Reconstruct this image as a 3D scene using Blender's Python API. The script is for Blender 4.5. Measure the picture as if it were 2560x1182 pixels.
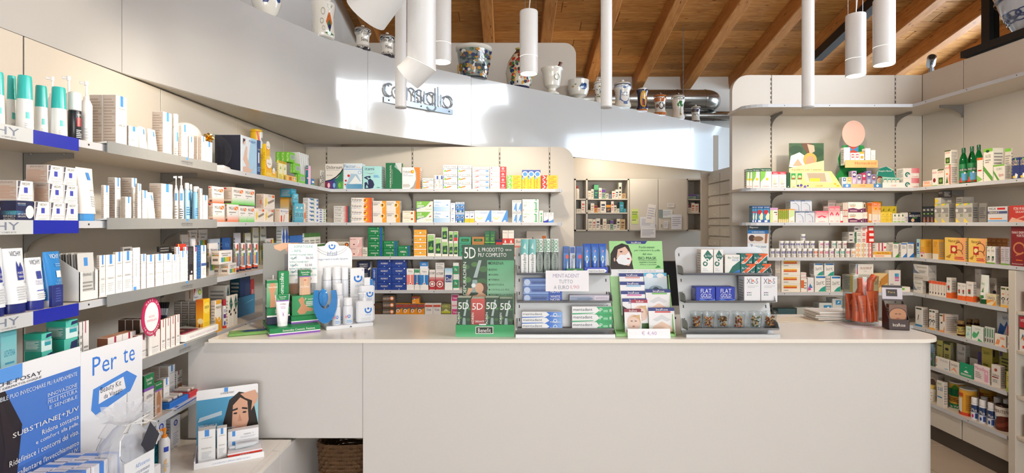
import bpy, math, random
from mathutils import Vector, Matrix
R = math.radians
for o in list(bpy.data.objects): bpy.data.objects.remove(o)
SC = bpy.context.scene
COL = SC.collection
# ---------------------------------------------------------------- camera
VX, VY, F, CZ = 1272.0, 559.0, 1300.0, 1.525      # principal point / focal length (px of a 2560x1182 frame), eye height
cam = bpy.data.cameras.new('camera'); cam.lens = F / 2560 * 36; cam.sensor_width = 36
cam.shift_x = (1280 - VX) / 2560; cam.shift_y = (VY - 591) / 2560
cam.clip_start = .05; cam.clip_end = 200
co = bpy.data.objects.new('camera', cam); COL.objects.link(co)
co.location = (0, 0, CZ); co.rotation_euler = (R(90), 0, 0); SC.camera = co
# ---------------------------------------------------------------- exposure, world, daylight
vs = SC.view_settings; vs.view_transform = 'Standard'; vs.look = 'None'; vs.gamma = 1; vs.use_curve_mapping = False
vs.exposure = 0.3
cy = SC.cycles; cy.max_bounces = 4; cy.diffuse_bounces = 3; cy.glossy_bounces = 2; cy.transmission_bounces = 4; cy.transparent_max_bounces = 10; cy.caustics_reflective = cy.caustics_refractive = False
cy.use_adaptive_sampling = True; cy.adaptive_threshold = .07; cy.adaptive_min_samples = 12
W = bpy.data.worlds.new('sky'); SC.world = W; W.use_nodes = True
bg = W.node_tree.nodes['Background']; bg.inputs[0].default_value = (.62, .81, 1.0, 1); bg.inputs[1].default_value = 2.6
def daylight(name, loc, rot, sx, sy, power, color):
    l = bpy.data.lights.new(name, 'AREA'); l.shape = 'RECTANGLE'; l.size = sx; l.size_y = sy; l.energy = power; l.color = color
    o = bpy.data.objects.new(name, l); COL.objects.link(o); o.location = loc; o.rotation_euler = rot
    return o
daylight('daylight_shop_window', (.9, -3.9, 1.45), (R(90), 0, 0), 3.3, 2.0, 125, (1, .93, .84))
daylight('daylight_clerestory', (3.66, 1.2, 3.3), (0, R(66), 0), .95, 4.6, 150, (.88, .94, 1))
daylight('daylight_side_window', (5.85, 5.2, 2.5), (0, R(90), 0), 1.6, 2.4, 75, (.74, .87, 1))
bl_ = bpy.data.lights.new('back_room_light', 'POINT'); bl_.energy = 14; bl_.color = (1, .86, .68); bl_.shadow_soft_size = .08
bo_ = bpy.data.objects.new('back_room_light', bl_); COL.objects.link(bo_); bo_.location = (1.2, 5.75, 2.35)
def spot(name, loc, target, power, size=60, blend=.6, color=(1, .86, .68), rad=.03):
    l = bpy.data.lights.new(name, 'SPOT'); l.energy = power; l.spot_size = R(size); l.spot_blend = blend; l.color = color; l.shadow_soft_size = rad
    o = bpy.data.objects.new(name, l); COL.objects.link(o); o.location = loc
    o.rotation_euler = (Vector(target) - Vector(loc)).to_track_quat('-Z', 'Y').to_euler()
    return o
# ---------------------------------------------------------------- colours and materials
def lin(h):
    h = h.lstrip('#'); v = [int(h[i:i+2], 16) / 255 for i in (0, 2, 4)]
    return tuple(c / 12.92 if c <= .04045 else ((c + .055) / 1.055) ** 2.4 for c in v) + (1,)
PAL = dict(w='f4f2ee', cr='e6dccb', bg='cfc3b4', tan='a8968a', gy='9a9894', lg='cdd0d2', dg='55575b', k='1c1c20', nv='1d2650', bl='2a4fa8', rb='1f3fbf',
           lb='7fb4e2', sk='4a94e0', aq='35b0c4', tl='18756f', gn='0e7a48', dgn='12502c', lgn='7cc043', ye='f4c521', py='f3e29a', og='ee7a1e', rd='d02a2e',
           dr='8c1c24', pk='e78ba2', lp='f0c8ca', pu='6f3f9a', br='6b4226', sn='d8a27c', hr='3a241a', mg='c02860', vi='1a27a8', ol='8a8a3a', cl='cfe6e6')
_lc = {}
def C(c):
    if isinstance(c, tuple): return c
    if c not in _lc: _lc[c] = lin(PAL.get(c, c))
    return _lc[c]
MAT = {}
def nodes(name, rough=.5, metal=0, spec=.5, coat=0):
    m = bpy.data.materials.new(name); m.use_nodes = True; MAT[name] = m
    b = m.node_tree.nodes['Principled BSDF']
    b.inputs['Roughness'].default_value = rough; b.inputs['Metallic'].default_value = metal
    b.inputs['Specular IOR Level'].default_value = spec; b.inputs['Coat Weight'].default_value = coat
    return m, m.node_tree.nodes, m.node_tree.links, b
def printed(name, **k):                       # colour comes from the print on the thing itself (face colours), plus faint mottling
    m, N, L, b = nodes(name, **k)
    a = N.new('ShaderNodeAttribute'); a.attribute_name = 'Col'
    r = N.new('ShaderNodeMapRange'); r.inputs[3].default_value = .95; r.inputs[4].default_value = 1.03; oi = N.new('ShaderNodeObjectInfo')   # slight tone difference from thing to thing
    x = N.new('ShaderNodeMix'); x.data_type = 'RGBA'; x.blend_type = 'MULTIPLY'; x.inputs[0].default_value = 1
    L.new(oi.outputs['Random'], r.inputs[0]); L.new(a.outputs[0], x.inputs[6]); L.new(r.outputs[0], x.inputs[7]); L.new(x.outputs[2], b.inputs[0])
printed('carton', rough=.42); printed('plastic', rough=.28); printed('glaze', rough=.14, coat=.6); printed('matte', rough=.7, spec=.25)
def solid(name, c, noise=0, scale=8, bump=0, bscale=200, coord='Object', stretch=(1, 1, 1), **k):
    m, N, L, b = nodes(name, **k); b.inputs[0].default_value = C(c)
    tc = N.new('ShaderNodeTexCoord'); mp = N.new('ShaderNodeMapping'); mp.inputs['Scale'].default_value = stretch
    L.new(tc.outputs[coord], mp.inputs[0])
    if noise:
        n = N.new('ShaderNodeTexNoise'); n.inputs['Scale'].default_value = scale; n.inputs['Detail'].default_value = 5; L.new(mp.outputs[0], n.inputs[0])
        x = N.new('ShaderNodeMix'); x.data_type = 'RGBA'; x.blend_type = 'MULTIPLY'; x.inputs[0].default_value = 1; x.inputs[6].default_value = C(c)
        r = N.new('ShaderNodeMapRange'); r.inputs[3].default_value = 1 - noise; r.inputs[4].default_value = 1 + noise
        L.new(n.outputs[0], r.inputs[0]); L.new(r.outputs[0], x.inputs[7]); L.new(x.outputs[2], b.inputs[0])
    if bump:
        n = N.new('ShaderNodeTexNoise'); n.inputs['Scale'].default_value = bscale; L.new(mp.outputs[0], n.inputs[0])
        u = N.new('ShaderNodeBump'); u.inputs['Strength'].default_value = bump; u.inputs['Distance'].default_value = .002
        L.new(n.outputs[0], u.inputs['Height']); L.new(u.outputs[0], b.inputs['Normal'])
    return m
solid('panel', 'd6cec2', noise=.03, scale=160, rough=.38)
solid('fascia', 'c6c6c5', noise=.015, scale=3, rough=.13, bump=.05, bscale=26, spec=.75, coat=.5)
solid('counter', 'd8d5d2', noise=.02, scale=120, rough=.3)
solid('worktop', 'f4ede2', noise=.03, scale=90, rough=.22)
solid('shelfboard', 'd6cbbd', noise=.04, scale=60, rough=.4)
solid('shelfedge', 'c9cbd0', noise=.02, rough=.35)
solid('alu', 'd0d2d4', noise=.06, scale=40, stretch=(1, 1, 30), rough=.35, metal=.35)
solid('trough', '9c9ea0', noise=.06, scale=40, rough=.33, metal=.4)
solid('traygrey', '9fa09f', noise=.05, scale=60, rough=.3, metal=.3)
solid('duct', 'b4b4b0', noise=.12, scale=9, rough=.24, metal=.95)
solid('bracket', '8a8681', noise=.05, rough=.45, metal=.3)
solid('slot', '2c2926', rough=.7)
solid('white_paint', 'e9e7e3', noise=.02, scale=90, rough=.4)
solid('lamp_paint', 'e4e3e2', noise=.02, scale=60, rough=.4)
solid('plaster', 'efece6', noise=.03, scale=50, rough=.8, bump=.1)
solid('black_frame', '17181b', noise=.1, rough=.4)
solid('toe', '4a4139', noise=.1, rough=.6)
solid('tile', 'b9ab9b', noise=.1, scale=6, rough=.35)
solid('grout', '8c8073', rough=.8)
solid('cord', 'd8d8d8', rough=.5)
solid('steel', 'a9adb2', noise=.05, scale=30, rough=.28, metal=.9)
solid('sign_metal', 'a4b4c4', noise=.03, rough=.3, metal=.35)
solid('blue_plastic', '2f80c8', noise=.05, scale=4, rough=.12, coat=.6)
solid('gold', 'e0a83a', rough=.18, metal=1)
solid('dark', '26241f', noise=.1, rough=.6)
solid('organza', 'e8eaee', rough=.5)
MAT['organza'].node_tree.nodes['Principled BSDF'].inputs['Alpha'].default_value = .42
def wood(name, c1, c2, knot, stretch):
    m, N, L, b = nodes(name, rough=.5, spec=.35)
    tc = N.new('ShaderNodeTexCoord'); oi = N.new('ShaderNodeObjectInfo')
    mp = N.new('ShaderNodeMapping'); mp.inputs['Scale'].default_value = stretch
    ad = N.new('ShaderNodeVectorMath'); ad.operation = 'MULTIPLY_ADD'; ad.inputs[1].default_value = (31, 17, 11)
    L.new(oi.outputs['Random'], ad.inputs[0]); L.new(tc.outputs['Object'], ad.inputs[2]); L.new(ad.outputs[0], mp.inputs[0])
    n = N.new('ShaderNodeTexNoise'); n.inputs['Scale'].default_value = 5; n.inputs['Detail'].default_value = 6; n.inputs['Distortion'].default_value = 1.2; L.new(mp.outputs[0], n.inputs[0])
    cr = N.new('ShaderNodeValToRGB'); e = cr.color_ramp.elements; e[0].position = .3; e[0].color = C(c1); e[1].position = .7; e[1].color = C(c2); L.new(n.outputs[0], cr.inputs[0])
    v = N.new('ShaderNodeTexVoronoi'); v.inputs['Scale'].default_value = 4.5
    m2 = N.new('ShaderNodeMapping'); m2.inputs['Scale'].default_value = tuple(.35 * s + .65 for s in stretch); L.new(ad.outputs[0], m2.inputs[0]); L.new(m2.outputs[0], v.inputs[0])
    kr = N.new('ShaderNodeMapRange'); kr.inputs[1].default_value = .05; kr.inputs[2].default_value = .13; kr.inputs[3].default_value = 1; kr.inputs[4].default_value = 0; L.new(v.outputs['Distance'], kr.inputs[0])
    x = N.new('ShaderNodeMix'); x.data_type = 'RGBA'; x.inputs[7].default_value = C(knot); L.new(kr.outputs[0], x.inputs[0]); L.new(cr.outputs[0], x.inputs[6])
    t = N.new('ShaderNodeMix'); t.data_type = 'RGBA'; t.blend_type = 'MULTIPLY'; t.inputs[0].default_value = 1
    rr = N.new('ShaderNodeMapRange'); rr.inputs[3].default_value = .8; rr.inputs[4].default_value = 1.15; L.new(oi.outputs['Random'], rr.inputs[0])
    L.new(x.outputs[2], t.inputs[6]); L.new(rr.outputs[0], t.inputs[7]); L.new(t.outputs[2], b.inputs[0])
wood('plank', 'ab6c30', 'd09a58', '5a2c10', (1, 9, 9))
wood('beam', 'ac6c34', 'cc8e50', '5c3014', (9, 1, 9))
wood('wicker', '4a3322', '7a5a3c', '2a1a10', (40, 40, 4))
def glass(name, c, rough=.02, ior=1.45):
    m, N, L, b = nodes(name, rough=rough); b.inputs[0].default_value = C(c); b.inputs['Transmission Weight'].default_value = 1; b.inputs['IOR'].default_value = ior
glass('glass', 'f4f8f8', ior=1.3); glass('blueglass', '9ccaf2', .1, 1.2); glass('greenglass', '0c9a4c', .08, 1.3); glass('amber', '8a4a18', .08, 1.3); glass('tealglass', '2aa0b0', .08, 1.3); 
def thin(name, tint, gl):                     # thin clear sheet: see-through, mirror-like at grazing angles
    m = bpy.data.materials.new(name); m.use_nodes = True; MAT[name] = m; N = m.node_tree.nodes; L = m.node_tree.links; N.remove(N['Principled BSDF'])
    a = N.new('ShaderNodeBsdfTransparent'); a.inputs[0].default_value = C(tint); b = N.new('ShaderNodeBsdfGlossy'); b.inputs['Roughness'].default_value = .04
    lw = N.new('ShaderNodeLayerWeight'); pw = N.new('ShaderNodeMath'); pw.operation = 'POWER'; pw.inputs[1].default_value = 4; f = N.new('ShaderNodeMath'); f.operation = 'MULTIPLY_ADD'; f.inputs[1].default_value = gl; f.inputs[2].default_value = .03; x = N.new('ShaderNodeMixShader')
    L.new(lw.outputs['Facing'], pw.inputs[0]); L.new(pw.outputs[0], f.inputs[0]); L.new(f.outputs[0], x.inputs[0]); L.new(a.outputs[0], x.inputs[1]); L.new(b.outputs[0], x.inputs[2]); L.new(x.outputs[0], N['Material Output'].inputs[0])
thin('film', 'f6f8f8', .35); thin('clear', 'f0f4f4', .6)
def emit(name, c, s):
    m = bpy.data.materials.new(name); m.use_nodes = True; MAT[name] = m; b = m.node_tree.nodes['Principled BSDF']
    b.inputs[0].default_value = C(c); b.inputs['Emission Color'].default_value = C(c); b.inputs['Emission Strength'].default_value = s
emit('bulb', 'fff4e0', 14)
# ---------------------------------------------------------------- mesh builder
_txt = {}; _gl = {}
def load_glyphs():
    tmp = []
    for ch in "ABCDEFGHIJKLMNOPQRSTUVWXYZabcdefghijklmnopqrstuvwxyz0123456789%+-.,:!'*()[]|/€$°ùàòì&®?":
        c = bpy.data.curves.new('t', 'FONT'); c.body = ch; c.resolution_u = 2
        o = bpy.data.objects.new('t', c); COL.objects.link(o); tmp.append((ch, o, c))
    dg = bpy.context.evaluated_depsgraph_get()
    for ch, o, c in tmp:
        ev = o.evaluated_get(dg); me = ev.to_mesh(); v = [(q.co.x, q.co.y) for q in me.vertices]
        if v:
            x0 = min(q[0] for q in v); _gl[ch] = ([(x - x0, y) for x, y in v], [tuple(f.vertices) for f in me.polygons], max(q[0] for q in v) - x0)
        ev.to_mesh_clear()
    for ch, o, c in tmp: bpy.data.objects.remove(o); bpy.data.curves.remove(c)
load_glyphs()
def text_mesh(s):
    if s in _txt: return _txt[s]
    vs_, fs, x = [], [], 0
    for ch in s:
        if ch not in _gl: x += .3; continue
        gv, gf, w = _gl[ch]; b = len(vs_); vs_ += [(x + a, y) for a, y in gv]; fs += [tuple(b + i for i in f) for f in gf]; x += w + .085
    x1 = max(v[0] for v in vs_); y0 = min(v[1] for v in vs_); y1 = max(v[1] for v in vs_)
    _txt[s] = ([(a / x1, (y - y0) / (y1 - y0 or 1)) for a, y in vs_], fs, x1 / (y1 - y0 or 1)); return _txt[s]
def fit(u, v, rx, ry, W_, H_):          # keep a printed disc inside its face
    return max(.15, min(1, u * W_ / (rx * H_), (1 - u) * W_ / (rx * H_)))
class MB:
    def __init__(s): s.v = []; s.f = []; s.c = []; s.m = []; s.sm = []
    def add(s, vs_, fs, c='w', m=0, smooth=False):
        b = len(s.v); s.v += [tuple(v) for v in vs_]
        for f in fs:
            s.f.append(tuple(b + i for i in f)); s.c.append(c); s.m.append(m); s.sm.append(smooth)
        return s
    def box(s, x0, x1, y0, y1, z0, z1, c='w', m=0, cs=None):
        """cs: colours of (front -y, back, left -x, right, bottom, top)"""
        v = [(x, y, z) for z in (z0, z1) for y in (y0, y1) for x in (x0, x1)]
        fs = [(0, 1, 5, 4), (3, 2, 6, 7), (2, 0, 4, 6), (1, 3, 7, 5), (2, 3, 1, 0), (4, 5, 7, 6)]
        b = len(s.v); s.v += v
        for i, f in enumerate(fs):
            s.f.append(tuple(b + k for k in f)); s.c.append(cs[i] if cs else c); s.m.append(m); s.sm.append(False)
        return s
    def bbox(s, x0, x1, y0, y1, z0, z1, c='w', m=0, r=.002, cs=None):
        """box with chamfered edges"""
        r = min(r, (x1-x0)*.3, (y1-y0)*.3, (z1-z0)*.3)
        X = (x0, x1); Y = (y0, y1); Z = (z0, z1); ix = {}; V = []
        for a in (0, 1):
            for b_ in (0, 1):
                for c_ in (0, 1):
                    sx = r if a == 0 else -r; sy = r if b_ == 0 else -r; sz = r if c_ == 0 else -r
                    for k in range(3):
                        p = [X[a] + sx, Y[b_] + sy, Z[c_] + sz]; p[k] = (X[a], Y[b_], Z[c_])[k]
                        ix[a, b_, c_, k] = len(V); V.append(tuple(p))
        q = lambda *t: [ix[i] for i in t]
        fs = [q((0,0,0,1),(1,0,0,1),(1,0,1,1),(0,0,1,1)), q((1,1,0,1),(0,1,0,1),(0,1,1,1),(1,1,1,1)),
              q((0,1,0,0),(0,0,0,0),(0,0,1,0),(0,1,1,0)), q((1,0,0,0),(1,1,0,0),(1,1,1,0),(1,0,1,0)),
              q((0,1,0,2),(1,1,0,2),(1,0,0,2),(0,0,0,2)), q((0,0,1,2),(1,0,1,2),(1,1,1,2),(0,1,1,2))]
        base = len(s.v); s.v += V
        def put(f, col): s.f.append(tuple(base + i for i in f)); s.c.append(col); s.m.append(m); s.sm.append(False)
        for i, f in enumerate(fs): put(f, cs[i] if cs else c)
        ec = cs[0] if cs else c
        for a in (0, 1):
            for b_ in (0, 1):
                f = q((a,b_,0,0),(a,b_,0,1),(a,b_,1,1),(a,b_,1,0)); put(f if a == b_ else f[::-1], ec)
                f = q((a,0,b_,0),(a,0,b_,2),(a,1,b_,2),(a,1,b_,0)); put(f if a != b_ else f[::-1], ec)
                f = q((0,a,b_,1),(0,a,b_,2),(1,a,b_,2),(1,a,b_,1)); put(f if a == b_ else f[::-1], ec)
                for c_ in (0, 1):
                    f = q((a,b_,c_,0),(a,b_,c_,1),(a,b_,c_,2)); put(f if (a+b_+c_) % 2 else f[::-1], ec)
        return s
    def lathe(s, prof, cx=0, cy=0, z=0, n=20, cols=None, c='w', m=0, sx=1, sy=1, cap=True, smooth=True):
        """prof: [(r, z)] bottom to top; cols: colour per band"""
        b = len(s.v)
        for r_, zz in prof:
            for i in range(n):
                a = 2 * math.pi * i / n; s.v.append((cx + r_ * sx * math.cos(a), cy + r_ * sy * math.sin(a), z + zz))
        for k in range(len(prof) - 1):
            for i in range(n):
                j = (i + 1) % n
                s.f.append((b + k*n + i, b + k*n + j, b + (k+1)*n + j, b + (k+1)*n + i)); s.c.append(cols[k % len(cols)] if cols else c); s.m.append(m); s.sm.append(smooth)
        if cap:
            s.f.append(tuple(b + i for i in reversed(range(n)))); s.c.append(cols[0] if cols else c); s.m.append(m); s.sm.append(False)
            k = len(prof) - 1
            s.f.append(tuple(b + k*n + i for i in range(n))); s.c.append(cols[-1] if cols else c); s.m.append(m); s.sm.append(False)
        return s
    def tube(s, pts, r, n=8, c='w', m=0, closed=False):
        P_ = [Vector(p) for p in pts]; b = len(s.v); K = len(P_)
        for k, p in enumerate(P_):
            a_ = P_[(k-1) % K] if (k or closed) else p; b_ = P_[(k+1) % K] if (k < K-1 or closed) else p
            t = (b_ - a_).normalized(); u = t.orthogonal() if abs(t.z) > .95 else t.cross(Vector((0, 0, 1))); u.normalize(); w = t.cross(u)
            rr = r[k] if isinstance(r, (list, tuple)) else r
            for i in range(n):
                a = 2 * math.pi * i / n; s.v.append(tuple(p + rr * (math.cos(a) * u + math.sin(a) * w)))
        for k in range(K if closed else K - 1):
            for i in range(n):
                j = (i+1) % n; k2 = (k+1) % K
                s.f.append((b+k*n+i, b+k*n+j, b+k2*n+j, b+k2*n+i)); s.c.append(c); s.m.append(m); s.sm.append(True)
        if not closed:
            s.f.append(tuple(b+i for i in reversed(range(n)))); s.f.append(tuple(b+(K-1)*n+i for i in range(n)))
            s.c += [c, c]; s.m += [m, m]; s.sm += [False, False]
        return s
    def prism(s, pts, t, axis='y', o=0, c='w', m=0, side=None):
        """outline pts (u,v) extruded by t from o; axis y: (u,o,v); x: (o,u,v); z: (u,v,o)"""
        f3 = {'y': lambda u, v, w: (u, w, v), 'x': lambda u, v, w: (w, u, v), 'z': lambda u, v, w: (u, v, w)}[axis]
        n = len(pts); b = len(s.v)
        s.v += [f3(u, v, o) for u, v in pts] + [f3(u, v, o + t) for u, v in pts]
        s.f += [tuple(b + i for i in range(n)), tuple(b + n + i for i in reversed(range(n)))]; s.c += [c, c]; s.m += [m, m]; s.sm += [False, False]
        for i in range(n):
            j = (i+1) % n; s.f.append((b+j, b+i, b+n+i, b+n+j)); s.c.append(side or c); s.m.append(m); s.sm.append(False)
        return s
    # flat print on a face: O origin, U,V in-plane vectors (full width / height), Nn outward unit normal
    def prints(s, O, U, V, Nn, prims, m=0):
        O, U, V, Nn = map(Vector, (O, U, V, Nn)); W_, H_ = U.length, V.length
        for k, p in enumerate(prims):
            q = O + Nn * (.00018 * (1 + (k if k < 30 else k % 30))); pt = lambda u, v: tuple(q + U * u + V * v); t = p[0]
            if t == 'r': _, a, b_, c_, d, col = p; s.add([pt(a, b_), pt(c_, b_), pt(c_, d), pt(a, d)], [(0, 1, 2, 3)], col, m)
            elif t == 'g':           # gradient; first colour left/bottom, horizontal unless vertical flag
                _, a, b_, c_, d, c0, c1, vert = p
                s.add([pt(a, b_), pt(c_, b_), pt(c_, d), pt(a, d)], [(0, 1, 2, 3)], [c0, c0, c1, c1] if vert else [c0, c1, c1, c0], m)
            elif t == 'p': s.add([pt(u, v) for u, v in p[2]], [tuple(range(len(p[2])))], p[1], m)
            elif t == 'o':
                _, u, v, r_, col = p[:5]; ry = p[5] if len(p) > 5 else r_; hh = H_; kk = fit(u, v, r_, ry, W_, H_); r_ *= kk; ry *= kk
                s.add([tuple(q + U * u + V * v + U.normalized() * (r_ * hh * math.cos(a)) + V.normalized() * (ry * hh * math.sin(a))) for a in [2*math.pi*i/20 for i in range(20)]], [tuple(range(20))], col, m)
            elif t == 'a':           # arc / ring: u v r_out r_in a0 a1 col (r relative to height)
                _, u, v, ro, ri, a0, a1, col = p; n = 16; kk = fit(u, v, ro, ro, W_, H_); ro *= kk; ri *= kk; c0 = q + U * u + V * v; e1, e2 = U.normalized() * H_, V.normalized() * H_
                vv = []
                for i in range(n + 1):
                    a = R(a0 + (a1 - a0) * i / n); vv += [tuple(c0 + e1 * (ro * math.cos(a)) + e2 * (ro * math.sin(a))), tuple(c0 + e1 * (ri * math.cos(a)) + e2 * (ri * math.sin(a)))]
                s.add(vv, [(2*i, 2*i+2, 2*i+3, 2*i+1) for i in range(n)], col, m)
            elif t == 'T':
                _, st, a, b_, c_, d, col = p[:7]; rot = p[7] if len(p) > 7 else 0
                tv, tf, asp = text_mesh(st)
                if rot == 0: vv = [pt(a + (c_ - a) * x, b_ + (d - b_) * y) for x, y in tv]
                elif rot == 1: vv = [pt(c_ - (c_ - a) * y, b_ + (d - b_) * x) for x, y in tv]
                else: vv = [pt(a + (c_ - a) * y, d - (d - b_) * x) for x, y in tv]
                s.add(vv, tf, col, m)
            elif t == 'l':           # n thin lines of small print
                _, a, b_, c_, d, n, col = p; rr = random.Random(n * 7 + int(a * 50))
                for i in range(n):
                    y = b_ + (d - b_) * (i + .5) / n; hh = (d - b_) / n * .24; e = c_ - (c_ - a) * rr.choice((0, 0, .1, .3))
                    s.add([pt(a, y - hh), pt(e, y - hh), pt(e, y + hh), pt(a, y + hh)], [(0, 1, 2, 3)], col, m)
        return s
    def mesh(s, name, mats):
        me = bpy.data.meshes.new(name); me.from_pydata(s.v, [], s.f)
        for mm in mats: me.materials.append(MAT[mm])
        me.polygons.foreach_set('material_index', s.m); me.polygons.foreach_set('use_smooth', s.sm)
        at = me.color_attributes.new('Col', 'FLOAT_COLOR', 'CORNER'); buf = []
        for f, c in zip(s.f, s.c):
            if isinstance(c, list): 
                for k in c: buf += C(k)
            else: buf += list(C(c)) * len(f)
        at.data.foreach_set('color', buf); me.update()
        if any(s.sm): me.set_sharp_from_angle(angle=R(38))
        return me
    def build(s, name, mats='carton', parent=None, loc=(0, 0, 0), rz=0):
        me = s.mesh(name, [mats] if isinstance(mats, str) else mats)
        return link(name, me, parent, loc, rz)
def link(name, me, parent=None, loc=(0, 0, 0), rz=0):
    o = bpy.data.objects.new(name, me); COL.objects.link(o); o.parent = parent; o.location = loc; o.rotation_euler = (0, 0, rz) if not isinstance(rz, tuple) else rz
    return o
def empty(name, loc=(0, 0, 0), rz=0): 
    o = bpy.data.objects.new(name, None); COL.objects.link(o); o.location = loc; o.rotation_euler = (0, 0, rz) if not isinstance(rz, tuple) else rz; o.empty_display_size = .05; return o
def tag(o, label, cat, group=None):
    o['label'] = label; o['category'] = cat
    if group: o['group'] = group
    return o
def struct(o, label=None, cat=None):
    o['kind'] = 'structure'
    if label: o['label'] = label
    if cat: o['category'] = cat
    return o
def WX(x, Y): return (x - VX) * Y / F            # world X of a photo column at depth Y
def WZ(y, Y): return CZ + (VY - y) * Y / F       # world height of a photo row at depth Y
def YX(x, X): return F * X / (x - VX)            # depth of a photo column on the plane X

# ================================================================ the room
XL, XR, YB, YBR, YFAR = -1.665, 3.283, 4.25, 4.13, 6.8
LX, BY, RBY, RX = -1.345, 3.93, 3.81, 2.963          # front edges of left, back, right-back and right-wall shelves
ZS = [None, 1.787, 1.533, 1.277, 1.022, .78, .525, .265]
def ceil_z(y): return CZ + 3.55 - .24 * y
def wbox(name, *a, m='plaster', parent=None): return MB().box(*a).build(name, m, parent)
fl = struct(wbox('floor', -1.75, 6.1, -4, YFAR, -.12, -.012, m='grout'))
tm = MB().bbox(-.222, .222, -.222, .222, -.012, 0, r=.003).mesh('tile', ['tile'])
for i in range(11):
    for j in range(15): link('tile', tm, fl, (-1.2 + i * .45, .2 + j * .45, 0))
cl = MB(); sl = math.atan(.24)
cl.add([(-1.75, -4, ceil_z(-4) + .03), (6.1, -4, ceil_z(-4) + .03), (6.1, YFAR, ceil_z(YFAR) + .03), (-1.75, YFAR, ceil_z(YFAR) + .03),
        (-1.75, -4, ceil_z(-4) + .2), (6.1, -4, ceil_z(-4) + .2), (6.1, YFAR, ceil_z(YFAR) + .2), (-1.75, YFAR, ceil_z(YFAR) + .2)],
       [(3, 2, 1, 0), (4, 5, 6, 7), (0, 1, 5, 4), (1, 2, 6, 5), (2, 3, 7, 6), (3, 0, 4, 7)])
ceiling = struct(cl.build('ceiling', 'plank'))
rnd = random.Random(5); pw = .168
pm = [MB().bbox(0, L_, -pw / 2, pw / 2 - .004, 0, .022, r=.004).mesh('plank', ['plank']) for L_ in (1.7, 2.4, 3.1)]
for i in range(24):
    y = YFAR - (i + .5) * pw * math.cos(sl); x = -1.7 - rnd.random() * 1.2
    while x < 5.9:
        k = rnd.randrange(3); o = link('plank', pm[k], ceiling, (x, y, ceil_z(y)), (-sl, 0, 0)); x += (1.7, 2.4, 3.1)[k] + .004
bm_ = MB().bbox(-.062, .062, -5.6, 5.6, -.18, 0, r=.008).mesh('beam', ['beam'])
for k in range(-2, 10):
    x = -.22 + .63 * k; y = 1.36; link('beam', bm_, ceiling, (x, y, ceil_z(y) + .002), (-sl, 0, 0))
# black ridge purlin crossing under the rafters near the side glazing
MB().bbox(-.05, .05, -3, 3, -.1, 0).build('purlin', 'black_frame', ceiling, (3.5, 3.0, ceil_z(3.0) - .19), (-sl, 0, 0))
struct(MB().box(-1.75, 6.1, YFAR, YFAR + .15, 0, 5.2).build('wall_far', 'plaster'))
struct(MB().box(6.0, 6.15, -4, 3.9, 0, 5.9).box(6.0, 6.15, 3.9, YFAR, 0, 1.6).box(6.0, 6.15, 3.9, YFAR, 3.25, 5.2).build('wall_outer', 'plaster'))
fw = MB().box(-1.75, 6.15, -4.15, -4, 0, .35).box(-1.75, 6.15, -4.15, -4, 2.5, 6.4).box(-1.75, -.8, -4.15, -4, .35, 2.5).box(2.6, 6.15, -4.15, -4, .35, 2.5)
struct(fw.build('wall_front', 'plaster'))
wl = struct(MB().box(XL - .16, XL - .035, -4, YFAR, 0, 6.2).build('wall_left', 'white_paint'))
ys = [-4, .35, 1.07, 1.786, 2.49, 3.17, 3.84, YB + .03]
for a, b in zip(ys, ys[1:]): MB().bbox(XL - .034, XL, a + .003, b - .003, 0, 2.168, r=.0015).build('panel', 'panel', wl)
MB().box(XL - .034, XL - .006, .35, YB, 0, 2.165).build('panel_backing', 'slot', wl)
def rounded(x0, x1, z0, z1, r, corner, n=8):
    p = [(x0, z0), (x1, z0)]
    if corner == 'r': p += [(x1 - r + r * math.cos(a), z1 - r + r * math.sin(a)) for a in [math.pi / 2 * i / n for i in range(n + 1)]] + [(x0, z1)]
    else: p += [(x1, z1)] + [(x0 + r + r * math.cos(a), z1 - r + r * math.sin(a)) for a in [math.pi / 2 + math.pi / 2 * i / n for i in range(n + 1)]]
    return p
# back wall: laminate panels between slotted uprights
wb = struct(MB().prism(rounded(XL, .533, 0, 2.155, .12, 'r'), .03, o=YB + .012).build('wall_back', 'panel'))
bx = [XL + .002, -1.49, -.788, -.075, .333]
for a, b in zip(bx, bx[1:]): MB().bbox(a + .006, b - .006, YB, YB + .011, 0, 2.15, r=.001).build('panel', 'panel', wb)
MB().prism(rounded(.339, .532, 0, 2.152, .12, 'r'), .011, o=YB).build('panel', 'panel', wb)
def upright(x, y, z0, z1, parent):
    u = MB().box(x - .004, x + .004, y - .0005, y + .006, z0, z1, m=1); z = z0
    while z < z1 - .03: u.box(x - .0028, x + .0028, y - .0012, y, z, z + .022, m=0); z += .036
    return u.build('slotted_upright', ['slot', 'panel'], parent)
for x in bx[1:]: upright(x, YB, .5, 2.15, wb)
wr = struct(MB().prism(rounded(1.773, XR + .1, 0, 2.707, .13, 'l'), .035, o=YBR + .012).build('wall_back_right', 'panel'))
MB().prism(rounded(1.774, 2.078, 0, 2.705, .13, 'l'), .011, o=YBR).build('panel', 'panel', wr)
for a, b in ((2.084, 3.07), (3.07, XR)): MB().bbox(a + .006, b - .006 if b < 3.2 else b, YBR, YBR + .011, 0, 2.705, r=.001).build('panel', 'panel', wr)
for x in (2.081, 3.07): upright(x, YBR, .5, 2.7, wr)
wright = struct(MB().box(XR + .035, XR + .1, -4, YBR + .04, 0, 2.72).build('wall_right', 'plaster'))
ys = [YBR, 3.757, 3.05, 2.3, 1.5, .7, -.1, -1, -4]
for a, b in zip(ys, ys[1:]): MB().bbox(XR, XR + .034, b + .003, a - .003, .11, 2.707, r=.0015).build('panel', 'panel', wright)
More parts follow.
